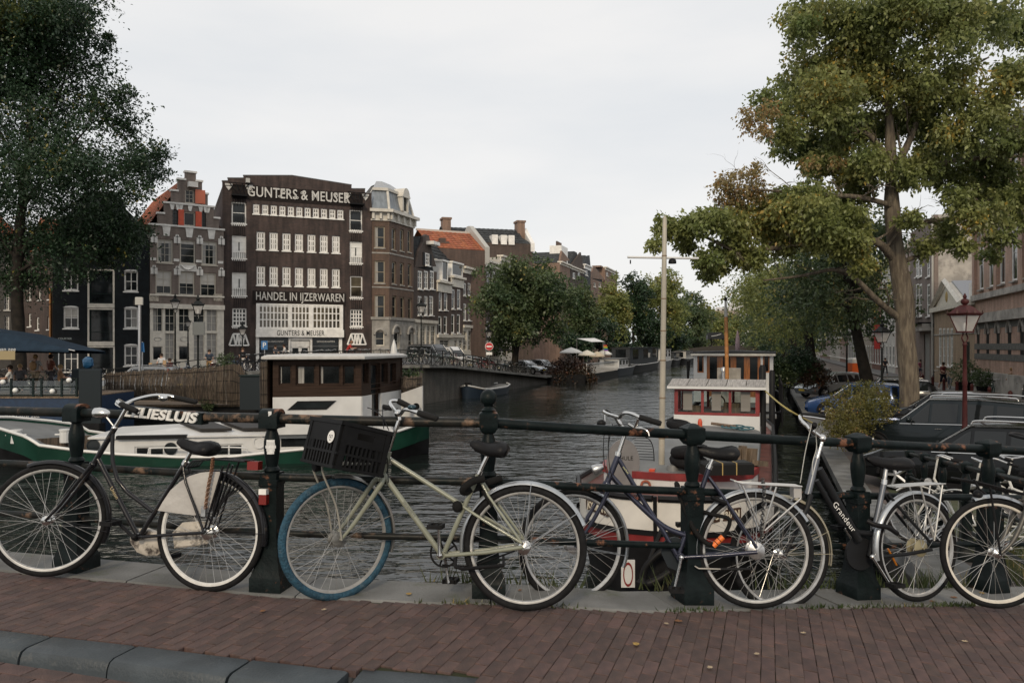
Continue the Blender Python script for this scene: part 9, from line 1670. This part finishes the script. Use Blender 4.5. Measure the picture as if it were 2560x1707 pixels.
def car(label,p,heading,m,kind='estate',scale=1.0,name='parked_car',group='cars parked along the canal',cat='car',red=1):
 """local x forward; cross sections from bumper to bumper, then glass, wheels, lights and trim"""
 t = thing(name,label,cat,p,heading,group)
 zr_ = dict(estate=1.46,suv=1.66,hatch=1.48,van=1.95)[kind]; b = dict(estate=.92,suv=1.02,hatch=.93,van=1.05)[kind]; rear = dict(estate=-2.05,suv=-2.1,hatch=-1.75,van=-2.2)[kind]; L2 = dict(estate=2.35,suv=2.35,hatch=2.0,van=2.4)[kind]; cow = dict(estate=.95,suv=1.0,hatch=1.0,van=1.45)[kind]; rf = cow-.75
 S_ =[(-L2,.45,b-.12,b-.1,.76,.7),(-L2+.06,.28,b-.02,b,.84,.74),(rear-.12,.22,b,b+.06,.88,.74),(rear+.22,.2,b,zr_-.06,.9,.62),(-.9,.2,b-.01,zr_,.91,.64),(rf,.2,b-.04,zr_-.03,.91,.62),(cow,.2,b-.08,b-.02,.9,.74),(L2-.55,.22,b-.14,b-.09,.88,.7),(L2-.12,.26,b-.28,b-.24,.82,.66),(L2,.36,b-.38,b-.36,.7,.6)]
 rg =[]
 for x,z0,zb_,zt,w,rw in S_: h =[(w*.88,z0),(w,z0+.14),(w*1.01,(z0+zb_)/2),(w*.97,zb_),(rw,zt-.05*(zt>zb_+.1)),(rw*.6,zt+.02)]; rg.append([(x,-y,z) for y,z in h]+[(x,y,z) for y,z in h[::-1]])
 bd = MB().rings(rg).build('body',m,t,smooth=35); GL = mat('car_glass',(.010,.012,.013),.04,spec=.45)
 st_ = lambda x: next(tuple(lerp(a,c,(x-A[0])/(B_[0]-A[0])) for a,c in zip(A,B_)) for A,B_ in zip(S_,S_[1:]) if A[0]<=x<=B_[0])
 def sidepane(xa,xb,s):
  q =[]
  for x,k in ((xa,.08),(xb,.08),(xb,.86),(xa,.86)): _,z0,zb_,zt,w,rw = st_(x); y = lerp(w*.97,rw,k)+.012; q.append((x,s*y,lerp(zb_,zt-.05,k)))
  MB().poly(q if s<0 else q[::-1]).build('side_window',GL,t)
 for s in (-1,1):
  for xa,xb in ((rf-.02,rf+.5),(-.42,rf-.08),(-1.2,-.5),(rear+.28,-1.27)):
   if xb-xa>.15: sidepane(xa,xb,s)
  m_ = MB(); q =[]
  for x in (rear+.25,-.9,rf,cow-.1): _,z0,zb_,zt,w,rw = st_(x); q.append((x,s*(rw+.02),zt-.02))
  m_.tube(q,.018,5); q =[(x,s*(st_(x)[4]*.97+.01),st_(x)[2]+.01) for x in (rear+.25,-.5,cow-.1)]; m_.tube(q,.012,4); m_.build('window_trim',CHROME,t)
  for x in (L2-.85,-L2+.85):
   y = s*.90; w = MB(); w.torus((0,0,0),(1,0,0),(0,0,1),.26,.075,28,8,flat=1.3); o = w.build('wheel',RUBBER,t,smooth=60,loc=(x,y-s*.06,.335)); r = MB(); r.lathe([(.24,0),(.22,.03),(.05,.05),(.01,.05)],20,(0,s*.045,0),(0,s,0)) if 0 else None
   for i in range(5): a = 2*PI*i/5; r.tube([(0,s*.06,0),(math.cos(a)*.22,s*.07,math.sin(a)*.22)],.035,5)
   r.torus((0,s*.05,0),(1,0,0),(0,0,1),.225,.018,24,5); r.build('rim',STEEL,o); q = MB(); q.torus((x,s*.88,.335),(1,0,0),(0,0,1),.36,.04,20,5,0,PI,flat=.8); q.build('wheel_arch',BLACK,t)
  m_ = MB(); m_.ball((cow-.35,s*1.0,b+.06),.11,8,6,(.7,1,.75)); m_.build('wing_mirror',m,t,smooth=60); m_ = MB(); [m_.tube([(x,s*(st_(x)[4]*.99+.015),b-.14),(x+.16,s*(st_(x)[4]*.99+.015),b-.14)],.014,5) for x in (-.1,-.95)]; m_.build('door_handle',CHROME,t)
  m_ = MB(); m_.ball((L2-.2,s*.62,b-.32),.16,8,6,(.8,1,.5)); m_.build('headlight',mat('headlight_glass',(.45,.46,.46),.1),t,smooth=60); m_ = MB()
  if kind=='suv': m_.tube([(-L2+.03,s*.8,b-.15),(rear-.1,s*.82,b+.1),(rear+.14,s*.68,zr_-.15)],.06,6)
  else : m_.ball((-L2+.06,s*.72,b-.08),.14,8,6,(.6,1,.7))
  m_.build('tail_light',RED_LIGHT,t,smooth=60)
  m_ = MB(); x0,x1 = -L2+1.25,L2-1.25; m_.box(x0,x1,s*.87-.03,s*.87+.03,.17,.27); m_.build('sill_trim',BLACK,t)
 for (xa,xb),nm in (((rf,cow-.06),'windscreen'),((rear+.2,rear-.1),'rear_window')):
  q =[]
  for x,k,g in ((xb,.9,1),(xa,.97,1)): A = st_(x); q.append((A,x))
  (A,x0),(C,x1) = q; y0,y1 = A[5]*.95,C[5]*.95; z0,z1 = A[3]+.05,C[3]-.03; dx = .02*(1 if xb>xa else -1); MB().poly([(x0+dx,-y0,z0),(x0+dx,y0,z0),(x1+dx,y1,z1),(x1+dx,-y1,z1)]).build(nm,GL,t)
 MB().box(L2-.02,L2+.012,-.26,.26,.42,.53).build('number_plate',mat('plate_yellow',(.6,.42,.04),.5),t); MB().box(-L2-.012,-L2+.02,-.26,.26,.55,.66).build('number_plate',mat('plate_yellow'),t)
 if kind in ('suv','estate'):
  for s in (-1,1): MB().tube(spline([(rear+.4,s*.58,zr_-.02),(rear+.6,s*.58,zr_+.05),(rf-.2,s*.58,zr_+.05),(rf,s*.58,zr_-.02)],4),.018,6).build('roof_rail',CHROME,t)
 t.scale =(scale,)*3; return t
def cars():
 CP = lambda n,c,me = .3: mat('car_paint_'+n,c,.2,me,coat=.35); K,D,SI,BL,WH,GR = CP('black',(.008,.009,.010)),CP('dark_teal',(.012,.017,.020)),CP('silver',(.33,.36,.38),.6),CP('blue',(.02,.055,.16)),CP('white',(.6,.6,.6),0),CP('grey',(.12,.125,.13),.5); zq = -1.5; h = R_(139)
 car('black estate car with roof rails, nearest to the low quay railing',(9.6,16.1,zq),h,K,'estate'); car('dark sport utility car with tall red tail lights behind the black estate car',(11.35,20.9,zq),h,D,'suv'); car('dark hatchback with red tail lights beside the thick pale trunk',(14.4,26.6,zq),h,K,'hatch'); car('dark blue hatchback behind the yellow shrub',(14.2,33.0,zq),R_(160),BL,'hatch'); car('dark car parked behind the dark blue hatchback',(17.4,37.5,zq),R_(160),K,'estate'); car('silver hatchback parked near the leaning dark trunk',(18.4,46.0,zq),R_(195),SI,'hatch')
 car('car parked farther along the shaded quay',(20.5,56,zq),R_(160),GR,'hatch'); car('pale car in the shade under the row of trees',(23.5,66,zq),R_(165),SI,'estate')
 G = 'cars parked along the far bank'; g = lambda u,t_:(lambda p:(p.x,p.y,zl(p.x,p.y)))(at(u,V0,bank(u,t_)))
 x =(357-U0)/F*46.5; car('silver grey car behind the reed screen',(x,46.5,-1.35),R_(172),CP('light_grey',(.22,.23,.24),.5),'suv',group=G)
 for u,t_,m,k,lb in ((1078,-25.5,GR,'van','dark grey green van with its headlights towards the quay corner'),(1120,-25.3,WH,'van','white van parked next to the dark grey green van'),(1172,-25.3,SI,'hatch','silver car between the white van and the no entry sign'),(1204,-25,K,'hatch','black car close to the no entry sign'),(1316,-24.8,SI,'estate','silver estate car under the round crowned tree'),(1355,-24.6,GR,'hatch','grey car next to the red brown creeper')): car(lb,g(u,t_),ang(RD)+R_(-20),m,k,group=G)
cars()
